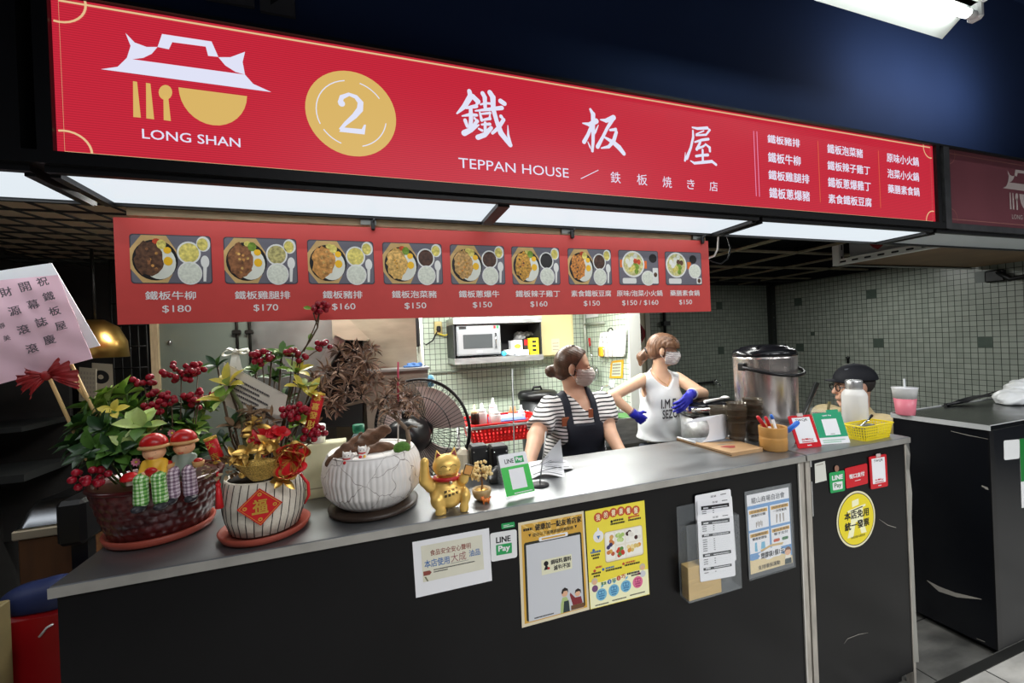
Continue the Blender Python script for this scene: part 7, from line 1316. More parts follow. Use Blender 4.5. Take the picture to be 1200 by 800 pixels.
mb = MB(); mb.tube([w1(352, 555, 1.16), w1(361, 566, 1.16), w1(362, 580, 1.16), w1(357, 590, 1.16)], [.003, .004, .004, .002], redf, 6); mb.build('ribbon_tail', t)
def cracker(a, b, r, txts):
 mb = MB(); d = nrm(b - a); mb.tube([a, b], r, redf, 18); mb.tube([a - d * .002, a + d * .005], r * 1.06, goldp_, 18); mb.tube([b - d * .005, b + d * .002], r * 1.06, goldp_, 18); mb.build('firecracker', t)
 mb = MB(); L = np.linalg.norm(b - a); v = nrm(b - a); n = nrm(V(0, -1, 0) - v * np.dot(V(0, -1, 0), v)); u = np.cross(v, n); u = u if u[0] > 0 else -u
 for i, ch in enumerate(txts): c_ = a + (b - a) * (1 - (i + .6) / (len(txts) + .2)) + n * (r + .0006); s = min(r * .62, L / len(txts) * .4); mb.text(ch, Frame(c_, u, v, n), (-s, -s, s, s), goldp_, .02, True, 0)
 mb.build('lettering', t)
cracker(w1(364, 503, 1.22), w1(374, 461, 1.24), .0155, '恭喜發財'); cracker(w1(257, 540, 1.19), w1(246, 513, 1.19), .013, '大吉')
mb = MB(); a = w1(255, 553, 1.16); mb.tube([a, a + V(0, 0, -.03)], .0035, redf, 8); mb.tube([a + V(0, 0, -.03), a + V(.001, 0, -.085)], [.004, .009], redf, 10); mb.ball(a + V(0, 0, -.03), .006, redf); mb.build('tassel', t)
mb = MB()
for k in range(110): d = V(rp_.gauss(0, 1), rp_.gauss(0, 1), rp_.gauss(0, 1)); d = nrm(d); q = w1(262, 548, 1.165) + d * V(.034, .022, .018); mb.leaf(q, d + V(0, -.3, .2), V(.2, .1, 1), .013, .011, lg[5] if k % 3 else mat('pale dried petal', (170, 148, 112), .7), .2, .2, 3)
mb.build('dried_flowers', t)
mb = MB()
for k in range(60): q = w1(rp_.uniform(285, 320), rp_.uniform(480, 505), rp_.uniform(1.19, 1.24)); mb.leaf(q, V(rp_.uniform(-1, 1), rp_.uniform(-.6, .2), rp_.uniform(-.3, 1)), V(.1, -.5, 1), .028, .008, lg[5], .5, .3, 4)
mb.build('dried_leaves', t)
# red diamond charm on the pot
nn = nrm(V(.12, -1, .06)); c_ = K2_ + nn * V(1, 1, 0) * .0975 + V(0, 0, .082); ux = nrm(np.cross((0, 0, 1), -nn)); uz = np.cross(ux, nn); uz = uz if uz[2] > 0 else -uz; ux = ux if ux[0] > 0 else -ux; q = Quad(c_ - ux * .047 + uz * .004, c_ + uz * .046, c_ + ux * .047 - uz * .004 + uz * .008, c_ - uz * .042)
mb = MB(); mb.plate([(0, 0), (1, 0), (1, 1), (0, 1)], q, redf, .0012, .0012); mb.plate([(.04, .04), (.96, .04), (.96, .96), (.04, .96)], q, goldp_, 0, .0016); mb.plate([(.06, .06), (.94, .06), (.94, .94), (.06, .94)], q, redf, 0, .002)
for x, y in ((.17, .17), (.83, .17), (.83, .83), (.17, .83)): qdisc(mb, q, x, y, .075, goldp_, .0024, 8); qdisc(mb, q, x, y, .03, redf, .0028, 8)
fC = Frame(q(.5, .5, .003), ux, uz, q.n); mb.text('福', fC, (-.017, -.012, .017, .018), goldp_, .03, True, 0); mb.strip([(-.017, -.014), (.017, -.014)], .005, fC, goldp_, .0004); mb.build('diamond_charm', t)
# -- third pot: ribbed white bowl with dried bonsai
P3 = V(-.018, 1.292, CT); mb = MB(); dw_ = mat('dark wooden base', (50, 38, 30), .45, var=.2, scale=20); mb.lathe([(0, 0), (.115, 0), (.124, .004), (.126, .012), (.118, .016), (0, .016)], P3, dw_, 48); single('plant_saucer', 'dark oval wooden stand under the ribbed white bonsai pot', 'saucer', mb, P3)
K3_ = P3 + V(0, 0, .0165); t = thing('potted_bonsai', 'ribbed white bowl with a dried brown bonsai tree', 'potted bonsai', K3_)
wm_ = mat('crackled white glaze', (222, 218, 214), .45, bump=.05); nt = wm_.node_tree; tc = nt.nodes.new('ShaderNodeTexCoord'); vo = nt.nodes.new('ShaderNodeTexVoronoi'); vo.feature = 'DISTANCE_TO_EDGE'; vo.inputs['Scale'].default_value = 11; nz = nt.nodes.new('ShaderNodeTexNoise'); nz.inputs['Scale'].default_value = 9; mx = nt.nodes.new('ShaderNodeVectorMath'); mx.operation = 'MULTIPLY_ADD'; mx.inputs[1].default_value = (.12, .12, .12)
nt.links.new(tc.outputs['Object'], nz.inputs['Vector']); nt.links.new(nz.outputs['Color'], mx.inputs[0]); nt.links.new(tc.outputs['Object'], mx.inputs[2]); nt.links.new(mx.outputs[0], vo.inputs['Vector']); rm = nt.nodes.new('ShaderNodeValToRGB'); rm.color_ramp.elements[0].position = .003; rm.color_ramp.elements[1].position = .011; rm.color_ramp.elements[0].color = s2l((120, 108, 104)); rm.color_ramp.elements[1].color = s2l((222, 218, 214)); nt.links.new(vo.outputs['Distance'], rm.inputs[0]); nt.links.new(rm.outputs[0], nt.nodes['Principled BSDF'].inputs['Base Color'])
def bowl(u, v):
 a = v * 2 * math.pi; z = .148 * u; R_ = np.interp(u, [0, .08, .3, .6, .85, 1], [.088, .105, .130, .137, .131, .122]); rb = R_ + .0028 * abs(math.sin(a * 27)) * min(1, 6 * u) * min(1, max(0, (1 - u) * 7)); return K3_ + V(rb * math.cos(a), rb * math.sin(a), z)
mb = MB(); mb.sheet(bowl, 20, 324, wm_, True); mb.lathe([(.122, .148), (.118, .152), (.110, .150), (.112, .12)], K3_, wm_, 64); mb.lathe([(.0, .0), (.088, 0)], K3_, wm_, 40); mb.build('pot', t)
mb = MB(); mb.lathe([(.114, .128), (.06, .132), (0, .133)], K3_, mat('pale gravel', (196, 188, 172), .8, var=.3, scale=140, bump=.5, bscale=200), 32); mb.build('gravel', t)
drift = mat('driftwood', (96, 66, 46), .75, var=.4, scale=16, stretch=(1, 3, 3), bump=.3, bscale=40)
pts = lambda *l: [w1(*p) for p in l]
A = pts((386, 541, 1.24), (405, 527, 1.25), (424, 507, 1.28)); B_ = pts((405, 535, 1.29), (435, 512, 1.33), (452, 503, 1.34)); C_ = pts((425, 530, 1.25), (450, 524, 1.27), (468, 526, 1.28)); D_ = pts((430, 540, 1.22), (455, 538, 1.24), (470, 540, 1.25))
f_ = smin([cap(A[0], A[1], .012, .015), cap(A[1], A[2], .015, .003), cap(B_[0], B_[1], .016, .022), cap(B_[1], B_[2], .022, .016), cap(C_[0], C_[1], .015, .016), cap(C_[1], C_[2], .016, .01), cap(D_[0], D_[1], .012, .016), cap(D_[1], D_[2], .016, .008)], .012)
mb = MB(); solid(mb, lambda P: f_(P) + .003 * np.sin(P[:, 0] * 150 + 40 * P[:, 2]) * np.sin(P[:, 2] * 170 + P[:, 1] * 60), K3_ + V(-.14, -.12, .10), K3_ + V(.14, .12, .26), .004, drift); mb.build('driftwood', t)
mb = MB(); tk_ = mat('grey bonsai bark', (130, 110, 92), .75, var=.3, scale=30); mb.tube(pts((474, 540, 1.27), (476, 528, 1.27), (479, 514, 1.27), (477, 503, 1.27), (470, 496, 1.28), (462, 488, 1.29)), [.011, .008, .007, .0065, .006, .005], tk_, 10)
for l in (((462, 488, 1.29), (445, 478, 1.29), (425, 470, 1.29), (405, 462, 1.3), (385, 450, 1.3)), ((425, 470, 1.29), (428, 450, 1.3), (425, 430, 1.31), (418, 415, 1.31)), ((462, 488, 1.29), (468, 472, 1.29), (478, 468, 1.28)), ((425, 470, 1.29), (400, 476, 1.28), (385, 476, 1.27)), ((477, 503, 1.27), (482, 499, 1.26), (489, 500, 1.25)), ((445, 478, 1.29), (440, 455, 1.3), (442, 440, 1.3))): mb.tube(pts(*l), np.linspace(.0048, .0022, len(l)), tk_, 6)
mb.build('trunk', t)
db = [mat('dried brown needle', (146, 116, 98), .75, var=.3, scale=60), mat('dried tan needle', (176, 142, 116), .75, var=.3, scale=60), mat('dried dark needle', (104, 80, 66), .75, var=.3, scale=60)]
for px, py, R_ in ((416, 412, 13), (428, 424, 15), (406, 424, 14), (396, 436, 13), (418, 436, 15), (436, 436, 14), (430, 450, 14), (410, 450, 14), (440, 446, 11), (382, 438, 13), (368, 444, 11), (374, 456, 11), (404, 462, 13), (388, 470, 13), (380, 478, 11), (396, 480, 9), (424, 464, 12), (452, 466, 12), (464, 456, 11), (472, 466, 12), (482, 470, 11), (456, 480, 12), (470, 482, 11), (484, 482, 9), (442, 474, 9), (398, 412, 9), (436, 410, 9), (466, 450, 9)):
 mb = MB(); q = w1(px, py, 1.29 + rp_.uniform(-.04, .04)); Rm = R_ * 1.29 / 487
 for k in range(30):
  z = rp_.uniform(-.7, 1); a = rp_.uniform(0, 6.28); s = math.sqrt(1 - z * z) if z > -1 else 1; d = V(s * math.cos(a), s * math.sin(a), z); mb.leaf(q + d * Rm * .25, d + V(0, 0, .2), V(rp_.uniform(-1, 1), rp_.uniform(-1, 1), 1), Rm * rp_.uniform(.7, 1.2), .0072, db[k % 3], .5, .3, 3)
 mb.build('needle_tuft', t)
mb = MB(); c_ = w1(471, 525, 1.235); f_ = ell(c_, (.024, .022, .019)); solid(mb, lambda P: f_(P) + .0015 * np.sin(P[:, 0] * 700) * np.sin(P[:, 1] * 650) * np.sin(P[:, 2] * 720), c_ - .032, c_ + .032, .0025, mat('green moss', (76, 116, 44), .9, var=.3, scale=200)); mb.build('moss_ball', t)
a = w1(466.5, 532, 1.285); b = w1(466.5, 424, 1.285); mb = MB(); mb.tube([a, a * .45 + b * .55], .0022, mat('white stick', (226, 214, 206), .5), 6); mb.tube([a * .45 + b * .55, b], .003, mat('pink red stick end', (190, 50, 80), .5), 6); single('plant_stick', 'thin white and red stick standing upright in the bonsai pot', 'stick', mb, a)
def luckycat(px, py, Y, label):
 c_ = w1(px, py, Y); s = .0018; t = thing('cat_figurine', label, 'figurine', c_, 'tiny cats in the bonsai pot'); f = Frame(c_, (1, 0, 0), (0, 0, 1), (0, -1, 0)); L = lambda x, y, z=0: f(x * s, y * s, z * s); wc = mat('white painted cat', (228, 222, 216), .35); rc = mat('red painted trim', (190, 30, 36), .35)
 mb = MB(); solid(mb, smin([ell(L(0, 5), (6.5 * s, 6 * s, 6 * s)), ell(L(0, 13), (6.5 * s, 5.5 * s, 5.5 * s)), cap(L(-4.5, 16), L(-5.2, 20), 2 * s, .6 * s), cap(L(4.5, 16), L(5.2, 20), 2 * s, .6 * s), cap(L(6, 8, 2), L(9, 15, 3), 2.2 * s)], 1.5 * s), L(-11, -2, -9), L(14, 23, 9), .0011, wc)
 for sx in (-1, 1): mb.ball(L(sx * 2.4, 14, 5), (.8 * s, .5 * s, .8 * s), ink, 6, 5)
 mb.build('cat_body', t); mb = MB(); mb.tube([L(5.4 * math.cos(a), 9, 5.2 * math.sin(a)) for a in np.linspace(0, 6.28, 17)[:-1]], 1.0 * s, rc, 6, True); mb.ball(L(-3, 4, 5.5), (2.6 * s, 2.6 * s, 2.6 * s), rc); mb.ball(L(3, 4, 5.5), (2.2 * s, 1.5 * s, 2.6 * s), goldp_); mb.build('collar', t)
luckycat(407, 544, 1.20, 'tiny white lucky cat with red trim, beside the pointed driftwood'); luckycat(425, 537, 1.22, 'tiny white lucky cat in front of the thick driftwood, nearer the moss')
# -- waving golden cat
s = .000294; C0 = V(.183, 1.183, CT); f = Frame(C0, nrm(V(1, -.08, 0)), (0, 0, 1), nrm(V(-.08, -1, 0))); L = lambda x, y, z=0: f((x - 330) * s, (675 - y) * s, z * s)
t = thing('lucky_cat', 'golden beckoning cat with red collar on the steel worktop', 'figurine', C0); gc = mat('satin gold paint', (238, 196, 108), .42, .5, var=.1, scale=30)
hd = smin([ell(L(325, 262, 10), (134 * s, 118 * s, 112 * s)), ell(L(325, 300, 55), (105 * s, 70 * s, 60 * s)), ell(L(325, 285, 112), (30 * s, 24 * s, 24 * s))], 25 * s)
ears = [cap(L(250, 190, -10), L(238, 118, -20), 38 * s, 7 * s), cap(L(395, 180, -10), L(408, 105, -20), 38 * s, 7 * s)]
body = smin([ell(L(330, 520, -10), (178 * s, 165 * s, 130 * s)), ell(L(330, 430, 0), (150 * s, 110 * s, 100 * s)), ell(L(335, 570, 60), (110 * s, 95 * s, 80 * s)), ell(L(222, 560, 85), (66 * s, 92 * s, 80 * s)), ell(L(476, 545, 85), (56 * s, 90 * s, 80 * s)), ell(L(245, 652, 150), (52 * s, 26 * s, 60 * s)), ell(L(462, 632, 150), (44 * s, 26 * s, 60 * s))], 22 * s)
arms = smin([cap(L(170, 440, 20), L(112, 370, 40), 62 * s, 55 * s), cap(L(112, 370, 40), L(115, 230, 50), 52 * s, 40 * s), ell(L(118, 195, 55), (40 * s, 36 * s, 40 * s)), cap(L(440, 430, 20), L(470, 385, 100), 55 * s, 46 * s), cap(L(470, 385, 100), L(500, 330, 110), 44 * s, 34 * s)], 20 * s)
mb = MB(); solid(mb, both(smin([smin([hd, smin(ears, 1e-4)], 14 * s), body, arms], 14 * s), half(C0 + V(0, 0, .0003), (0, 0, -1))), L(40, 720, -200), L(600, 60, 290), .0021, gc); mb.build('cat_body', t)
mb = MB(); mb.tube([L(325 + 118 * math.cos(a), 372 + 8 * math.sin(a) * -1, 20 + 112 * math.sin(a)) for a in np.linspace(0, 6.2832, 33)[:-1]], 19 * s, mat('red collar', (176, 30, 34), .4), 10, True); co = mb.build('collar', t); mb = MB(); mb.ball(L(348, 388, 142), 20 * s, mat('pale bell', (206, 190, 160), .25, .8)); mb.build('bell', co)
mb = MB(); er = mat('red ear lining', (130, 30, 26), .5)
for (a, b, c_) in (((225, 178), (280, 165), (240, 132)), ((370, 160), (424, 172), (408, 122))):
 P = [L(*a, 24), L(*b, 26), L(*c_, -1)]; mb.add(P + [p - f.n * .004 for p in P], [(0, 1, 2), (5, 4, 3), (0, 3, 4, 1), (1, 4, 5, 2), (2, 5, 3, 0)], er)
mb.build('ear_lining', t)
mb = MB(); bi = mat('brown face line', (84, 50, 24), .5)
def onface(x, y):
 o = L(x, y, 200); d = -f.n; k = 0.0
 for _ in range(40): k += hd((o + d * k)[None])[0] * .9
 return o + d * (k - .0004)
for x0, x1, yy in ((262, 318, 250), (352, 408, 248)): mb.tube([onface(x0 + (x1 - x0) * k / 8, yy - 16 * math.sin(k / 8 * math.pi)) for k in range(9)], .0007, bi, 5)
mb.tube([onface(310 + 40 * k / 8, 318 + 8 * math.sin(k / 8 * math.pi)) for k in range(9)], .0006, bi, 5); mb.ball(onface(343, 270), (.0022, .0015, .0018), bi, 8, 6)
for sx in (-1, 1):
 for k in range(3): mb.tube([onface(325 + sx * (55 + 0 * k), 288 + k * 10), onface(325 + sx * 92, 280 + k * 15)], .0004, bi, 4)
mb.build('face_lines', t)
mb = MB(); fb = Frame(L(350, 480, 148), f.u, f.v, f.n)
for i, ch in enumerate(('千客', '招財', '進寶', '開運')):
 for j, c1 in enumerate(ch):
  c_ = L(400 - i * 35, 455 + j * 34 + i * 6, 0); o = c_ + f.n * .08; kk = 0.0
  for _ in range(30): kk += body((o - f.n * kk)[None])[0] * .9
  mb.text(c1, Frame(o - f.n * (kk - .0012), f.u, f.v, f.n), (-.0038, -.0042, .0038, .0042), ink, .02, True, 0)
mb.build('lettering', t)
fp = Frame(L(515, 288, 150), nrm(f.u + V(0, 0, -.35)), nrm(V(0, 0, 1) + f.u * .35), f.n); mb = MB(); mb.rect(-.012, -.014, .012, .014, fp, mat('dark plaque rim', (60, 46, 30), .4), .005, 0, .002); mb.rect(-.010, -.012, .010, .012, fp, mat('orange gold plaque', (222, 160, 90), .4), 0, .0006, .002); mb.build('plaque', t)
# tiny money tree and orange fox
TC = V(at(565, 588, 1.2)[0], 1.20, CT); t = thing('money_tree', 'tiny gold leaf wire tree in a round tan pot beside the golden cat', 'ornament', TC); mb = MB(); mb.lathe([(0, 0), (.014, 0), (.024, .01), (.0285, .026), (.027, .034), (.024, .034), (.022, .028), (0, .026)], TC, mat('tan stoneware', (168, 142, 98), .5, var=.2, scale=60), 28); mb.build('pot', t)
mb = MB(); mb.lathe([(.023, .029), (0, .031)], TC, goldm, 16); mb.build('gravel', t); mb = MB(); tw = mat('brown wire', (120, 84, 50), .5); top = TC + V(.0, 0, .072); mb.tube([TC + V(0, 0, .028), TC + V(.003, 0, .05), top], .0028, tw, 8); gl = mat('pale gold bead', (232, 206, 146), .35)
cen = []
for k in range(95):
 d = nrm(V(rp_.gauss(0, 1), rp_.gauss(0, 1), rp_.gauss(0, .8))); q = top + V(.0, 0, .012) + d * V(.037, .026, .030) * rp_.uniform(.45, 1); cen.append(q)
for k in range(30): cen.append(top + V(-.034 - .022 * rp_.random(), rp_.uniform(-.01, .01), .012 + rp_.uniform(-.012, .012)))
for i, q in enumerate(cen):
 if i % 4 == 0: mb.tube([top, q], .0006, tw, 4)
mb.build('wire_trunk', t); mb = MB()
for q in cen: mb.ball(q, (.0042, .0034, .0046), gl, 7, 5)
mb.build('bead_crown', t)
FX = onz(569, 590); c_ = V(FX[0], FX[1], CT); f = Frame(c_, (1, 0, 0), (0, 0, 1), (0, -1, 0)); s = .0014; L = lambda x, y, z=0: f(x * s, y * s, z * s); t = thing('animal_figurine', 'tiny orange cat figurine in front of the tan pot', 'figurine', c_)
mb = MB(); solid(mb, smin([cap(L(-3, 7), L(6, 7), 3.6 * s, 3.8 * s), ell(L(-6, 11, 1), (4 * s, 3.8 * s, 3.8 * s)), cap(L(-8, 14), L(-8.6, 16.5), 1.3 * s, .5 * s), cap(L(-4.5, 14), L(-4.2, 16.5), 1.3 * s, .5 * s)] + [cap(L(x, 6, z), L(x, .8, z), 1.4 * s, 1.2 * s) for x in (-4, 6) for z in (-2, 2)] + [cap(L(8, 8), L(11, 13), 1.4 * s, 1.6 * s)], 1.2 * s), L(-13, -1, -7), L(14, 19, 7), .0009, mat('orange cat paint', (232, 130, 50), .4), lambda C: [mat('orange cat paint') if math.sin((x - c_[0]) * 900) < .5 else mat('dark orange stripe', (190, 90, 30), .4) for x in C[:, 0]]); mb.build('cat_body', t)
mb = MB(); [mb.ball(L(-7.4 + 2.6 * k, 11.6, 4.6), .45 * s, ink, 6, 5) for k in (0, 1)]; mb.build('eye', t)
# ---------------------------------------------------------------- people
def trace(f, px, py, near=.5, far=4.0):
 """the point where the camera's view of (px, py) meets the solid f"""
 d = nrm(ray(px, py)); k = near; o = V(0, 0, CAM_H)
 for _ in range(120):
  s_ = float(f((o + d * k)[None])[0]); k += max(s_, .0004) * .85
  if s_ < .0006 or k > far: break
 return o + d * k
def skin(name, rgb): return mat(name, rgb, .5, var=.06, scale=18, sss=.08)
class Head:
 def __init__(s, c, f, up=(0, 0, 1), k=1.0):
  s.c = np.asarray(c, float); s.k = k; s.f = nrm(f); s.s = nrm(np.cross(s.f, up)); s.u = np.cross(s.s, s.f); s.fr = Frame(s.c, s.f, s.s, s.u)   # x forward, y to the person's right, z up
  p = s.p; e = lambda x, y, z, a, b, c_: ell(p(x, y, z), (a * k, b * k, c_ * k), s.fr)
  s.cran = e(-.012, 0, .028, .094, .076, .086)
  s.face = smin([s.cran, e(.030, 0, -.030, .058, .060, .072), cap(p(.052, 0, -.088), p(.046, 0, -.080), .024 * k), e(.066, 0, .020, .022, .052, .018), cap(p(.086, 0, .004), p(.104, 0, -.030), .009 * k, .013 * k), e(.083, 0, -.062, .012, .024, .008), e(.083, 0, -.072, .012, .020, .007), e(.055, .034, -.018, .024, .022, .022), e(.055, -.034, -.018, .024, .022, .022)], .016 * k)
  eyes = [e(.092, y, .000, .016, .015, .009) for y in (-.031, .031)]
  s.face = cut(cut(s.face, eyes[0]), eyes[1])
  ears = [smin([e(-.012, y, -.008, .018, .010, .031), e(-.004, y * .98, -.03, .009, .008, .012)], .006 * k) for y in (-.079, .079)]
  s.skin = smin([s.face, smin(ears, 1e-4)], .006 * k)
 def p(s, x, y, z): return s.fr(x * s.k, y * s.k, z * s.k)
 def loc(s, P): q = P - s.c; return (q @ s.f) / s.k, (q @ s.s) / s.k, (q @ s.u) / s.k
 def eyes(s, parent, open_=True, col=(50, 36, 30)):
  for y in (-.031, .031):
   mb = MB(); c_ = s.p(.0785, y, .000);
   mb.ball(c_, (.0125 * s.k,) * 3, mat('eye white', (224, 218, 210), .3), 14, 10, s.fr); mb.ball(s.p(.0872, y, .0), (.0048 * s.k, .0055 * s.k, .0055 * s.k), mat('dark iris', col, .2), 10, 8, s.fr)
   lid = mat('eyelid skin', (214, 172, 146), .5); mb.ball(s.p(.0782, y, .0042), (.0142 * s.k, .0150 * s.k, .0100 * s.k), lid, 14, 8, s.fr); mb.tube([s.p(.0905 - abs(q) * .25, y + q, .0005 - abs(q) * .12) for q in (-.012, -.006, 0, .006, .012)], .0011, ink, 5)
   mb.build('eye', parent)
   mb = MB(); mb.tube([s.p(.0925 - abs(q + .002 * (1 if y > 0 else -1)) * .35, y + q, .0215 - abs(q) * .12) for q in (-.017, -.008, 0, .008, .017)], [.001, .0022, .0026, .0022, .001], mat('brow hair', (60, 42, 34), .7), 5); mb.build('eyebrow', parent)
 def mask(s, parent, m):
  def reg(P): x, y, z = s.loc(P); return np.maximum(np.maximum(.018 - x + .30 * np.maximum(0, np.abs(z + .048) - .03), z + .006 - .35 * (x - .07) * (x > .07)), -.104 - z) * .8
  mb = MB(); f = cut(both(grow(smin([s.face, ell(s.p(.075, 0, -.045), (.034 * s.k, .034 * s.k, .042 * s.k), s.fr)], .03), .006), reg), grow(s.face, .0005)); R_ = .13 * s.k
  solid(mb, lambda P: f(P) + .0012 * np.sin(s.loc(P)[2] * 420), s.c - R_, s.c + R_, .004, m); fmk = mb.build('face_mask', parent)
  mb = MB()
  for y in (-1, 1): mb = MB(); mb.tube([s.p(.022, y * .060, -.022), s.p(.0, y * .078, -.002), s.p(-.018, y * .084, .020)], .0014, white_plastic, 5); mb.tube([s.p(.022, y * .058, -.075), s.p(.0, y * .074, -.05), s.p(-.018, y * .082, -.035)], .0014, white_plastic, 5); mb.build('ear_loop', fmk)
def fingers(w, d, n, s, curl, L=.175, spread=.06):
 """palm, four unequal bent fingers and a thumb from the wrist w along d; n is the palm's side, s points to the thumb"""
 d = nrm(d); n = nrm(n - d * np.dot(n, d)); s = nrm(s - d * np.dot(s, d) - n * np.dot(s, n)); k = L / .175; P = lambda a, b, c_: w + (d * a + s * b + n * c_) * k
 fs = [cap(P(-.01, 0, 0), P(.03, .004, 0), .021 * k, .022 * k), ell(P(.052, 0, 0), (.044 * k, .037 * k, .0145 * k), Frame(w, d, s, n)), cap(P(.03, .022, .004), P(.06, .026, .006), .014 * k)]
 hand_ = smin(fs, .014 * k); fl = []
 for i, (b, l0) in enumerate(((.0285, .043), (.0095, .048), (-.0095, .044), (-.0275, .034))):
  q = P(.088 - .004 * abs(i - 1.2), b, 0); a = 0; ch = []; dirs = nrm(d + s * spread * (1.3 - i))
  for j, (ln, r0, r1) in enumerate(((l0, .0092, .0086), (l0 * .62, .0086, .0078), (l0 * .5, .0078, .0066))):
   a += curl * (.75, 1.1, .8)[j]; v = dirs * math.cos(a) + n * math.sin(a); q2 = q + v * ln * k; ch.append(cap(q, q2, r0 * k, r1 * k)); q = q2
  fl.append(smin(ch, .003 * k))
 q = P(.022, .032, .006); v1 = nrm(s * .75 + d * .65 + n * .35); q1 = q + v1 * .036 * k; v2 = nrm(d * .85 + s * .25 + n * .45); q2 = q1 + v2 * .03 * k
 th = smin([cap(q, q1, .0125 * k, .0105 * k), cap(q1, q2, .0105 * k, .008 * k)], .004 * k)
 o = hand_
 for g in fl + [th]: o = smin([o, g], .005 * k)
 return o
def legs(parent, hips, feet, m, shoe, waist):
 fs = []
 for sx, ft in zip((-1, 1), feet):
  h = hips + V(sx * .085, 0, -.06); ft = np.asarray(ft, float); kn = (h + ft) / 2 + V(0, -.03, .02); fs += [cap(h, kn, .082, .058), cap(kn, ft + V(0, 0, .06), .058, .042)]
 fs += [ell(hips, (.165, .115, .12))]; mb = MB(); f = smin(fs, .03); A = np.min([hips] + list(feet), 0) - V(.22, .2, 0); B_ = np.max([hips] + list(feet), 0) + V(.22, .2, .16); solid(mb, both(f, half((0, 0, waist), (0, 0, 1))), A, B_, .014, m); mb.build('trousers', parent)
 for ft in feet: mb = MB(); solid(mb, both(smin([cap(ft + V(0, .05, .035), ft + V(0, -.13, .03), .04, .038), cap(ft + V(0, .02, .03), ft + V(0, .02, .09), .045, .04)], .02), half((0, 0, .001), (0, 0, -1))), ft - V(.08, .22, .01), ft + V(.08, .12, .14), .009, shoe); mb.build('shoe', parent)
sk1 = skin('warm skin', (214, 170, 142)); sk2 = skin('fair skin', (222, 180, 150)); hair1 = mat('dark brown hair', (78, 56, 42), .38, var=.45, scale=60, stretch=(1, 1, .25)); hair2 = mat('chestnut hair', (112, 82, 62), .4, var=.4, scale=60, stretch=(1, 1, .3)); maskm = mat('pale pleated mask', (234, 226, 218), .6); jeans = mat('dark trousers', (40, 44, 54), .7); shoem = mat('white work shoe', (206, 206, 204), .5)
A_ = lambda px, py, Y: at(px, py, Y)
# ---- worker in a striped shirt and black apron
hd1 = Head(A_(672, 430, 2.02), (.90, -.42, -.12), k=.93); nb = A_(676, 463, 2.03); shL = A_(643, 477, 2.03); shR = A_(708, 471, 2.02); elL = A_(628, 512, 1.90); wrL = A_(619, 545, 1.74); elR = A_(712, 502, 1.93); wrR = A_(727, 529, 1.78)
t = thing('person', 'worker in black and white striped shirt, black apron and mask, looking aside', 'person', V(nb[0], 2.04, 0))
tw_ = nrm(shR - shL); tf = Frame((0, 0, 0), tw_, nrm(np.cross((0, 0, 1), tw_)), (0, 0, 1)); chest = (shL + shR) / 2 + V(0, .01, -.10); waist = chest + V(.005, .03, -.24); hips = V(waist[0], 2.08, .90)
torso1 = smin([ell(chest + V(0, 0, .03), (.166, .102, .135), tf), ell(chest - tw_ * .07 + V(0, -.07, -.035), (.068, .05, .06), tf), ell(chest + tw_ * .07 + V(0, -.07, -.035), (.068, .05, .06), tf), cap(chest, waist, .120, .108), ell(hips, (.17, .12, .16), tf), cap(shL + V(.02, 0, -.012), shR + V(-.02, 0, -.012), .05), cap(nb + V(0, .01, .0), (shL + shR) / 2 + V(0, 0, 0), .055, .075)], .04)
neck1 = cap(hd1.p(-.022, 0, -.05), nb + V(0, .005, -.02), .046, .054)
armL = smin([cap(shL, elL, .050, .042), cap(elL, wrL, .041, .028)], .015); armR = smin([cap(shR, elR, .050, .042), cap(elR, wrR, .041, .028)], .015)
hL = fingers(wrL, wrL - elL + V(.0, -.09, .03), V(0, -.2, -1), V(1, 0, 0), .25, .165); hR = fingers(wrR, wrR - elR + V(.02, -.08, .05), V(0, -.2, -1), V(-1, 0, 0), .25, .165)
body1 = smin([smin([hd1.skin, neck1], .02), torso1, armL, armR, smin([hL, hR], 1e-4)], .018)
mb = MB(); solid(mb, both(body1, half((0, 0, .91), (0, 0, -1))), V(wrL[0] - .14, 1.50, .90), V(shR[0] + .20, 2.28, hd1.c[2] + .14), .0062, sk1); mb.build('body', t)
hd1.eyes(t); hd1.mask(t, maskm)
stripe = mat('black striped cotton', (226, 224, 222), .75); nt = stripe.node_tree; tc = nt.nodes.new('ShaderNodeTexCoord'); wv = nt.nodes.new('ShaderNodeTexWave'); wv.bands_direction = 'Z'; wv.inputs['Scale'].default_value = 17.0; wv.inputs['Distortion'].default_value = 1.6; wv.inputs['Detail Scale'].default_value = .6; rm = nt.nodes.new('ShaderNodeValToRGB'); rm.color_ramp.interpolation = 'CONSTANT'; rm.color_ramp.elements[0].color = s2l((228, 226, 224)); rm.color_ramp.elements[1].position = .70; rm.color_ramp.elements[1].color = s2l((38, 38, 42))
nt.links.new(tc.outputs['Object'], wv.inputs['Vector']); nt.links.new(wv.outputs['Fac'], rm.inputs[0]); nt.links.new(rm.outputs[0], nt.nodes['Principled BSDF'].inputs['Base Color'])
slL = both(cap(shL, elL, .057, .070), half(shL * .25 + elL * .75, elL - shL)); slR = both(cap(shR, elR, .056, .068), half(shR * .25 + elR * .75, elR - shR))
vneck = cap(nb + V(0, -.02, .05), nb + V(.0, -.14, -.075), .088, .010)
shirt1 = cut(smin([grow(torso1, .010), slL, slR], .03), smin([cap(nb + V(0, .02, .09), nb + V(0, 0, .012), .07, .074), vneck], .02))
mb = MB(); solid(mb, both(lambda P: shirt1(P) + .003 * np.sin(P[:, 0] * 60 + P[:, 2] * 40), half((0, 0, .86), (0, 0, -1))), V(elL[0] - .12, 1.76, .85), V(shR[0] + .19, 2.30, nb[2] + .08), .0065, stripe); mb.build('shirt', t)
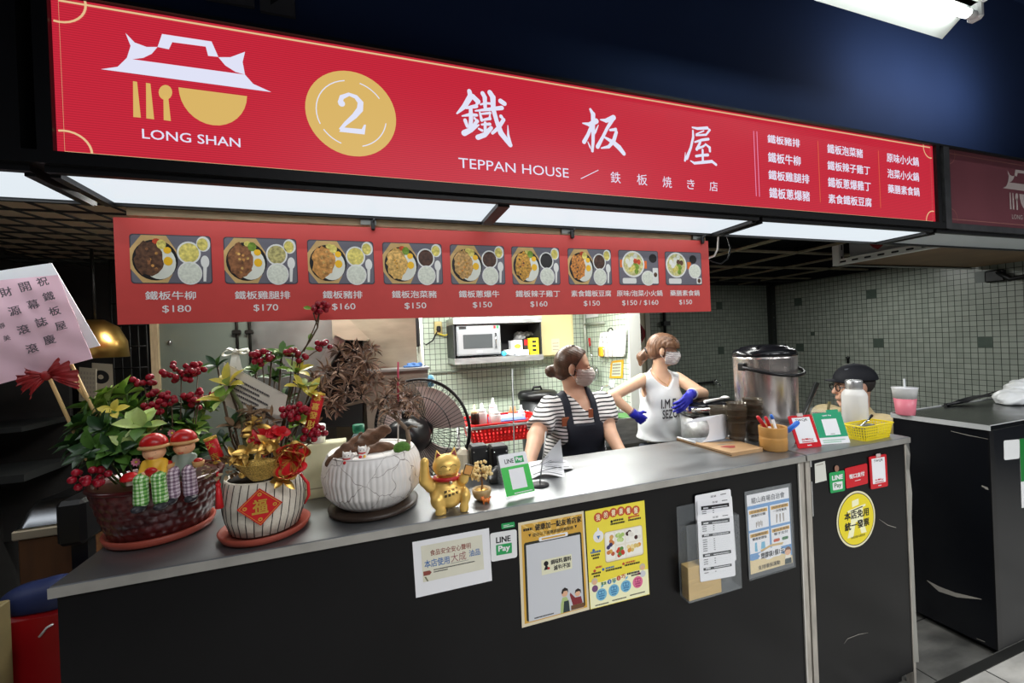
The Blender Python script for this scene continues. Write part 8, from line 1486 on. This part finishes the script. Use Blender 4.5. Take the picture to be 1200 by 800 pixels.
apm = mat('black apron cloth', (26, 30, 42), .8, bump=.1, bscale=200)
bibtop = A_(680, 497, 1.91)[2]; ctr = (shL + shR) / 2
def apreg(P):
 u = (P - ctr) @ tw_; y = P[:, 1] - (ctr[1] + .0); z = P[:, 2]; front = y - .03
 bib = np.maximum(np.maximum(z - bibtop, front), np.abs(u + .010) - (.098 + .06 * np.clip((bibtop - .08 - z) / .1, 0, 1)))
 st = np.minimum(np.abs(u + .092) - .018, np.abs(u - .055) - .018); st = np.maximum(st, bibtop - .03 - z)
 return np.minimum(bib, st)
shirt_g = smin([grow(torso1, .010)], .02)
mb = MB(); fa = both(grow(shirt_g, .008), apreg); solid(mb, both(fa, half((0, 0, .80), (0, 0, -1))), V(shL[0] - .12, 1.76, .79), V(shR[0] + .12, 2.30, nb[2] + .06), .0055, apm); apr = mb.build('apron', t)
lea = mat('tan leather patch', (166, 92, 58), .6)
for (a, b, w_, h_) in ((662.5, 494, .020, .022), (692, 484, .013, .022)):
 q = trace(grow(shirt_g, .008), a, b); mb = MB(); mb.box(q + V(0, -.003, 0), (w_ * 2, .004, h_ * 2), lea, None, .001); mb.build('leather_patch', apr)
def hairline(h, fx, top): # what the hair leaves free: the face
 def g(P): x, y, z = h.loc(P); return np.maximum(np.maximum(fx + .55 * np.maximum(0, z - .01) - x, z - top), -1)
 return g
bunc = hd1.p(-.125, 0, -.035)
hair_f = smin([cut(grow(hd1.cran, .010), lambda P: hairline(hd1, .012, .088)(P)), ell(hd1.p(-.055, 0, -.03), (.055, .062, .05), hd1.fr), ell(hd1.p(-.02, 0, .09), (.05, .04, .03), hd1.fr)], .012)
hf = cut(smin([hair_f, ell(bunc, (.036, .036, .034), hd1.fr)], .012), ell(hd1.p(-.008, -.084, -.010), (.020, .02, .033), hd1.fr)); hf = cut(hf, ell(hd1.p(-.008, .084, -.010), (.020, .02, .033), hd1.fr))
mb = MB(); solid(mb, lambda P: hf(P) + .0012 * np.sin(hd1.loc(P)[2] * 500 + 180 * hd1.loc(P)[0]), hd1.c - V(.2, .2, .14), hd1.c + V(.2, .2, .15), .0046, hair1); mb.build('hair', t)
mb = MB(); q = hd1.p(-.012, .02, .122); mb.box(q, (.02, .012, .012), black_plastic, None, .003); mb.build('hair_clip', t)
mb = MB(); q = hd1.p(-.098, 0, -.034); fr = Frame(q, hd1.s, hd1.u, hd1.f); mb.tube([fr(.024 * math.cos(a), .024 * math.sin(a)) for a in np.linspace(0, 6.2832, 17)[:-1]], .005, black_plastic, 6, True); mb.build('hair_tie', t)
legs(t, hips, [V(hips[0] - .10, 2.10, 0), V(hips[0] + .10, 2.08, 0)], jeans, shoem, .93)
# ---- worker in a white tank top with blue gloves
hd2 = Head(A_(777, 410, 2.33), (.80, -.58, -.14), k=.90); nb = A_(773, 436, 2.36); shL = A_(755.5, 443, 2.35); shR = A_(791, 441, 2.39); shL = shL + V(-.0, .03, -.012); shR = shR + V(.01, -.01, -.012)
elL = A_(717, 464, 2.30); wrL = A_(744, 486, 2.24); elR = A_(823, 461, 2.16); wrR = A_(809, 461.5, 2.03)
t = thing('person', 'ponytailed worker in white tank top with blue gloves, hand on hip, leaning on cooker', 'person', V(nb[0], 2.36, 0))
tw_ = nrm(shR - shL); tf = Frame((0, 0, 0), tw_, nrm(np.cross((0, 0, 1), tw_)), (0, 0, 1)); fw = -tf.v; chest = (shL + shR) / 2 + V(0, .01, -.11); waist = chest + V(-.02, .0, -.23); hips = V(waist[0] - .01, 2.36, .92)
torso2 = smin([ell(chest + V(0, 0, .03), (.135, .088, .13), tf), ell(chest - tw_ * .06 + fw * .06 + V(0, 0, -.03), (.058, .045, .055), tf), ell(chest + tw_ * .06 + fw * .06 + V(0, 0, -.03), (.058, .045, .055), tf), cap(chest, waist, .098, .085), ell(hips, (.135, .10, .14), tf), cap(shL + tw_ * .03 + V(0, 0, -.01), shR - tw_ * .03 + V(0, 0, -.01), .042), cap(nb + V(0, .0, .02), (shL + shR) / 2 + V(0, 0, -.01), .048, .07)], .035)
neck2 = cap(hd2.p(-.02, 0, -.05), nb + V(0, 0, -.02), .042, .048)
armL = smin([cap(shL, elL, .043, .035), cap(elL, wrL, .035, .023)], .012); armR = smin([cap(shR, elR, .043, .036), cap(elR, wrR, .035, .023)], .012)
hLf = fingers(wrL, V(.62, -.1, -.5), V(.3, .8, .2), V(.2, -.5, .6), 1.25, .135); hRf = fingers(wrR, V(-.72, -.2, -.52), V(-.3, .6, -.3), V(.6, -.2, -.5), .45, .15)
body2 = smin([smin([hd2.skin, neck2], .02), torso2, armL, armR], .016); mb = MB(); solid(mb, both(body2, half((0, 0, .95), (0, 0, -1))), V(elL[0] - .1, 1.90, .94), V(elR[0] + .12, 2.54, hd2.c[2] + .14), .0062, sk2); mb.build('body', t)
hd2.eyes(t); hd2.mask(t, mat('grey white mask', (206, 202, 202), .6))
gl_ = mat('blue nitrile glove', (40, 44, 176), .38, bump=.08, bscale=160)
for hf_, w, e_ in ((hLf, wrL, elL), (hRf, wrR, elR)): f_ = smin([grow(hf_, .0015), cap(w + (e_ - w) * .02, w + (e_ - w) * .10, .028, .030)], .008); mb = MB(); solid(mb, f_, w - .22, w + .22, .0042, gl_); mb.build('glove', t)
mb = MB(); d = nrm(elR - wrR); q = wrR + d * .035; n1 = nrm(np.cross(d, (0, 0, 1))); n2 = np.cross(d, n1); mb.tube([q + (n1 * math.cos(a) + n2 * math.sin(a)) * .029 for a in np.linspace(0, 6.2832, 17)[:-1]], .007, mat('pale grey scrunchie', (200, 198, 200), .8), 8, True); mb.build('wristband', t)
mb = MB(); d = nrm(elL - wrL); q = wrL + d * .03; n1 = nrm(np.cross(d, (0, 0, 1))); n2 = np.cross(d, n1); mb.tube([q + (n1 * math.cos(a) + n2 * math.sin(a)) * .027 for a in np.linspace(0, 6.2832, 17)[:-1]], .003, mat('brown bracelet', (120, 84, 60), .5), 6, True); mb.build('wristband', t)
tank_s = smin([grow(torso2, .012), both(cap(chest + V(0, 0, -.04), V(waist[0], waist[1], .72), .122, .158), grow(torso2, .06))], .03)
neckcut = smin([cap(nb + V(0, 0, .10), nb + fw * .03 + V(0, 0, .0), .075, .075), cap(nb + fw * .06 + V(0, 0, -.0), nb + fw * .13 + V(.0, 0, -.095), .070, .045)], .02)
armcuts = [smin([cap(shL - tw_ * .06 + V(0, 0, .08), shL - tw_ * .045 + V(0, 0, -.10), .060, .062), cap(shL - tw_ * .05 + V(0, 0, -.10), shL - tw_ * .05 + V(0, 0, -.16), .06, .03)], .02), cap(shR + tw_ * .045 + V(0, 0, .08), shR + tw_ * .05 + V(0, 0, -.10), .058, .058)]
tank = cut(cut(cut(tank_s, neckcut), armcuts[0]), armcuts[1])
wt = mat('white jersey', (218, 222, 224), .85, bump=.06, bscale=160); mb = MB(); fold = lambda P: tank(P) + .004 * np.sin(P[:, 0] * 55 + P[:, 2] * 30 + 2 * np.sin(P[:, 2] * 16)) * np.clip((chest[2] - P[:, 2]) / .12, 0, 1); solid(mb, both(fold, half((0, 0, .80), (0, 0, -1))), V(shL[0] - .16, 2.10, .79), V(shR[0] + .14, 2.58, nb[2] + .05), .0062, wt); mb.build('tank_top', t)
mb = MB(); dk = mat('worn black print', (50, 50, 56), .8)
def shirt_text(txt, x0, y0, x1, y1, rows):
 vs, fs = textmesh(txt); lo = vs.min(0); hi = vs.max(0); pts = []
 for dx_, dy_ in ((0, 0), (.03, 0), (0, .03)): mb.add([trace(tank, x0 + (x1 - x0) * (v[0] + dx_ - lo[0]) / (hi[0] - lo[0]), y1 + (y0 - y1) * (v[1] + dy_ - lo[1]) / (hi[1] - lo[1]) + rows * (v[0] - lo[0]) / (hi[0] - lo[0])) - nrm(ray((x0 + x1) / 2, y0)) * (.0065 + dx_ * .001) for v in vs], fs, dk)
shirt_text('I.M.E', 775, 468.5, 792, 479, -1.5); shirt_text('SEZON', 776.5, 481, 800, 491, -3); mb.build('lettering', t)
mb = MB(); ch = [trace(body2, a, b) + V(0, -.003, 0) for a, b in ((763, 430), (766, 436), (771, 443), (777, 448), (782, 451), (784, 446), (785, 440))]; mb.tube(ch, .0012, goldm, 5); mb.ball(ch[4] + V(0, -.002, -.004), .005, goldm, 8, 6); mb.build('necklace', t)
hair_f = smin([cut(grow(hd2.cran, .013), hairline(hd2, .014, .060)), ell(hd2.p(-.06, 0, -.02), (.055, .066, .055), hd2.fr), both(grow(ell(hd2.p(.01, 0, .03), (.085, .076, .075), hd2.fr), .008), lambda P: np.maximum(.022 - hd2.loc(P)[2], .02 - hd2.loc(P)[0])), cap(hd2.p(-.10, 0, -.015), hd2.p(-.145, -.0, -.07), .030, .034), cap(hd2.p(-.145, 0, -.07), hd2.p(-.150, 0, -.125), .034, .012)], .010)
hf = hair_f
for y in (-.084, .084): hf = cut(hf, ell(hd2.p(-.006, y, -.010), (.020, .016, .033), hd2.fr))
mb = MB(); solid(mb, lambda P: hf(P) + .0014 * np.sin(hd2.loc(P)[1] * 420 + 150 * hd2.loc(P)[0]), hd2.c - V(.21, .21, .16), hd2.c + V(.21, .21, .15), .0046, hair2); mb.build('hair', t)
mb = MB(); q = hd2.p(-.112, 0, -.03); fr = Frame(q, hd2.s, nrm(hd2.u - hd2.f * .6)); mb.tube([fr(.032 * math.cos(a), .032 * math.sin(a)) for a in np.linspace(0, 6.2832, 17)[:-1]], .006, black_plastic, 6, True); mb.build('hair_tie', t)
legs(t, hips, [V(hips[0] - .10, 2.39, 0), V(hips[0] + .10, 2.37, 0)], jeans, shoem, .77)
# ---- man in a cap
hd3 = Head(A_(1000, 452, 1.76), (-.85, .51, -.05), k=1.02); sk3 = skin('tanned skin', (206, 158, 132)); nb = hd3.c + V(.03, .01, -.17); shN = nb + V(-.02, -.20, -.06); shF = nb + V(.02, .20, -.05)
t = thing('person', 'man in black cap, glasses and beige jacket, chin on hand, behind the white flask', 'person', V(nb[0] + .10, nb[1], 0))
elN = nb + V(-.14, -.17, -.27); wrN = hd3.p(.045, -.085, -.135)
handN = fingers(wrN, hd3.p(.055, -.070, -.03) - wrN, hd3.s, hd3.f, 1.05, .165)
neck3 = cap(hd3.p(-.02, 0, -.05), nb + V(0, 0, -.03), .056, .062)
body3 = smin([smin([hd3.skin, neck3], .02), smin([cap(elN, wrN, .038, .027), handN], .01)], .004); mb = MB(); solid(mb, body3, V(nb[0] - .36, nb[1] - .34, nb[2] - .34), V(nb[0] + .18, nb[1] + .16, hd3.c[2] + .14), .006, sk3); mb.build('body', t); hd3.eyes(t)
mb = MB(); mb.tube([hd3.p(.0915, -.020 + .004 * k, -.0655 - .002 * (k == 5)) for k in range(11)], .0022, mat('lip tone', (168, 104, 92), .5), 6); mb.build('lips', t)
jk = mat('beige jacket cloth', (200, 182, 140), .85, var=.08, bump=.06, bscale=120); seat = V(nb[0] + .10, nb[1], .60)
jf = smin([cap(nb + V(.02, 0, -.14), seat, .15, .165), cap(shN, shF, .075), cap(shN, elN, .066, .056), cap(elN, elN * .45 + wrN * .55, .056, .045), cap(shF, shF + V(-.10, .06, -.28), .066, .055), cap(shF + V(-.10, .06, -.28), shF + V(-.28, -.04, -.36), .055, .045), cap(nb + V(0, 0, .0), nb + V(0, 0, -.03), .075)], .035)
jf2 = cut(jf, cap(nb + V(-.05, 0, .10), nb + V(-.06, 0, .0), .075, .062)); mb = MB(); solid(mb, lambda P: jf2(P) + .003 * np.sin(P[:, 1] * 60 + P[:, 2] * 40), V(nb[0] - .42, nb[1] - .34, .42), V(nb[0] + .32, nb[1] + .34, nb[2] + .05), .0095, jk); mb.build('jacket', t)
mb = MB(); tf_ = smin([cap(seat + V(0, -.09, -.06), seat + V(-.34, -.11, -.08), .08, .065), cap(seat + V(-.34, -.11, -.08), V(seat[0] - .30, seat[1] - .11, .06), .06, .045), cap(seat + V(0, .09, -.06), seat + V(-.34, .11, -.08), .08, .065), cap(seat + V(-.34, .11, -.08), V(seat[0] - .30, seat[1] + .11, .06), .06, .045), ell(seat + V(0, 0, -.03), (.17, .18, .12))], .03); solid(mb, tf_, seat - V(.5, .32, .60), seat + V(.22, .32, .14), .014, jeans); mb.build('trousers', t)
for sy in (-.11, .11): mb = MB(); q = V(seat[0] - .32, seat[1] + sy, 0); solid(mb, both(cap(q + V(.06, 0, .035), q + V(-.12, 0, .03), .042, .036), half((0, 0, .001), (0, 0, -1))), q - V(.2, .08, .01), q + V(.14, .08, .1), .009, black_plastic); mb.build('shoe', t)
capm = mat('black cap cloth', (20, 22, 30), .75); dome = cut(both(grow(hd3.cran, .016), lambda P: .030 - .10 * hd3.loc(P)[0] * 0 - hd3.loc(P)[2]), grow(hd3.cran, .003))
mb = MB(); dome2 = smin([both(grow(ell(hd3.p(-.012, 0, .035), (.100 * 1.06, .082 * 1.06, .088 * 1.06), hd3.fr), .008), lambda P: (.034 - hd3.loc(P)[2]) * 1.0)], .01); solid(mb, dome2, hd3.c - .16, hd3.c + .18, .005, capm); mb.ball(hd3.p(-.012, 0, .132), (.008, .008, .005), capm, 8, 6); mb.build('cap_crown', t)
mb = MB(); mb.sheet(lambda u, v: hd3.p(.062 + .085 * u * (1 - .75 * (2 * v - 1) ** 2) - .03 * (2 * v - 1) ** 2, (2 * v - 1) * .078, .048 - .006 * u - .020 * (2 * v - 1) ** 2), 8, 16, capm, True, .005); mb.build('cap_brim', t)
mb = MB(); mb.plate([tuple(q) for q in ((-.015, -.004), (.018, -.004), (.018, .004), (-.015, .004))], Frame(trace(dome2, 993, 432.5), nrm(hd3.f * -1 + hd3.s * .0) * 1.0, hd3.u, -hd3.f * .0 + nrm(V(-.8, -.55, .2))), mat('small grey logo bar', (120, 124, 130), .6), 0, .0015); mb.build('cap_mark', t)
gb = mat('black glasses frame', (20, 20, 22), .3); mb = MB()
for y in (-.033, .033):
 fr = Frame(hd3.p(.098, y, -.002), hd3.s, hd3.u, hd3.f); mb.tube([fr(.0235 * math.cos(a) * hd3.k, .0195 * math.sin(a) * hd3.k) for a in np.linspace(0, 6.2832, 25)[:-1]], .0028, gb, 8, True)
mb.tube([hd3.p(.100, -.011, .004), hd3.p(.102, 0, .007), hd3.p(.100, .011, .004)], .0022, gb, 6)
for y in (-1, 1): mb.tube([hd3.p(.097, y * .056, .004), hd3.p(.05, y * .076, .006), hd3.p(-.015, y * .083, .004)], .0024, gb, 6)
mb.build('glasses', t)
mb = MB(); hs = cut(both(grow(hd3.cran, .004), lambda P: np.maximum(np.maximum(hd3.loc(P)[0] + .005, hd3.loc(P)[2] - .04), -.05 - hd3.loc(P)[2])), grow(hd3.cran, -.004)); solid(mb, hs, hd3.c - .14, hd3.c + .14, .005, mat('short grey black hair', (52, 48, 46), .7)); mb.build('hair', t)
mb = MB(); mb.lathe([(0, seat[2] - .20), (.16, seat[2] - .20), (.16, seat[2] - .165), (0, seat[2] - .165)], (seat[0], seat[1], 0), mat('dull red stool', (140, 40, 40), .5), 24)
ts_ = thing('stool', 'round stool under the capped man', 'stool', (seat[0], seat[1], 0)); mb.build('seat', ts_)
for k in range(4): a = math.pi / 4 + k * math.pi / 2; mb = MB(); mb.tube([(seat[0] + .15 * math.cos(a), seat[1] + .15 * math.sin(a), 0), (seat[0] + .11 * math.cos(a), seat[1] + .11 * math.sin(a), seat[2] - .2)], .013, steel, 8); mb.build('leg', ts_)
for o in bpy.data.objects:
 if '_o' in o: del o['_o']
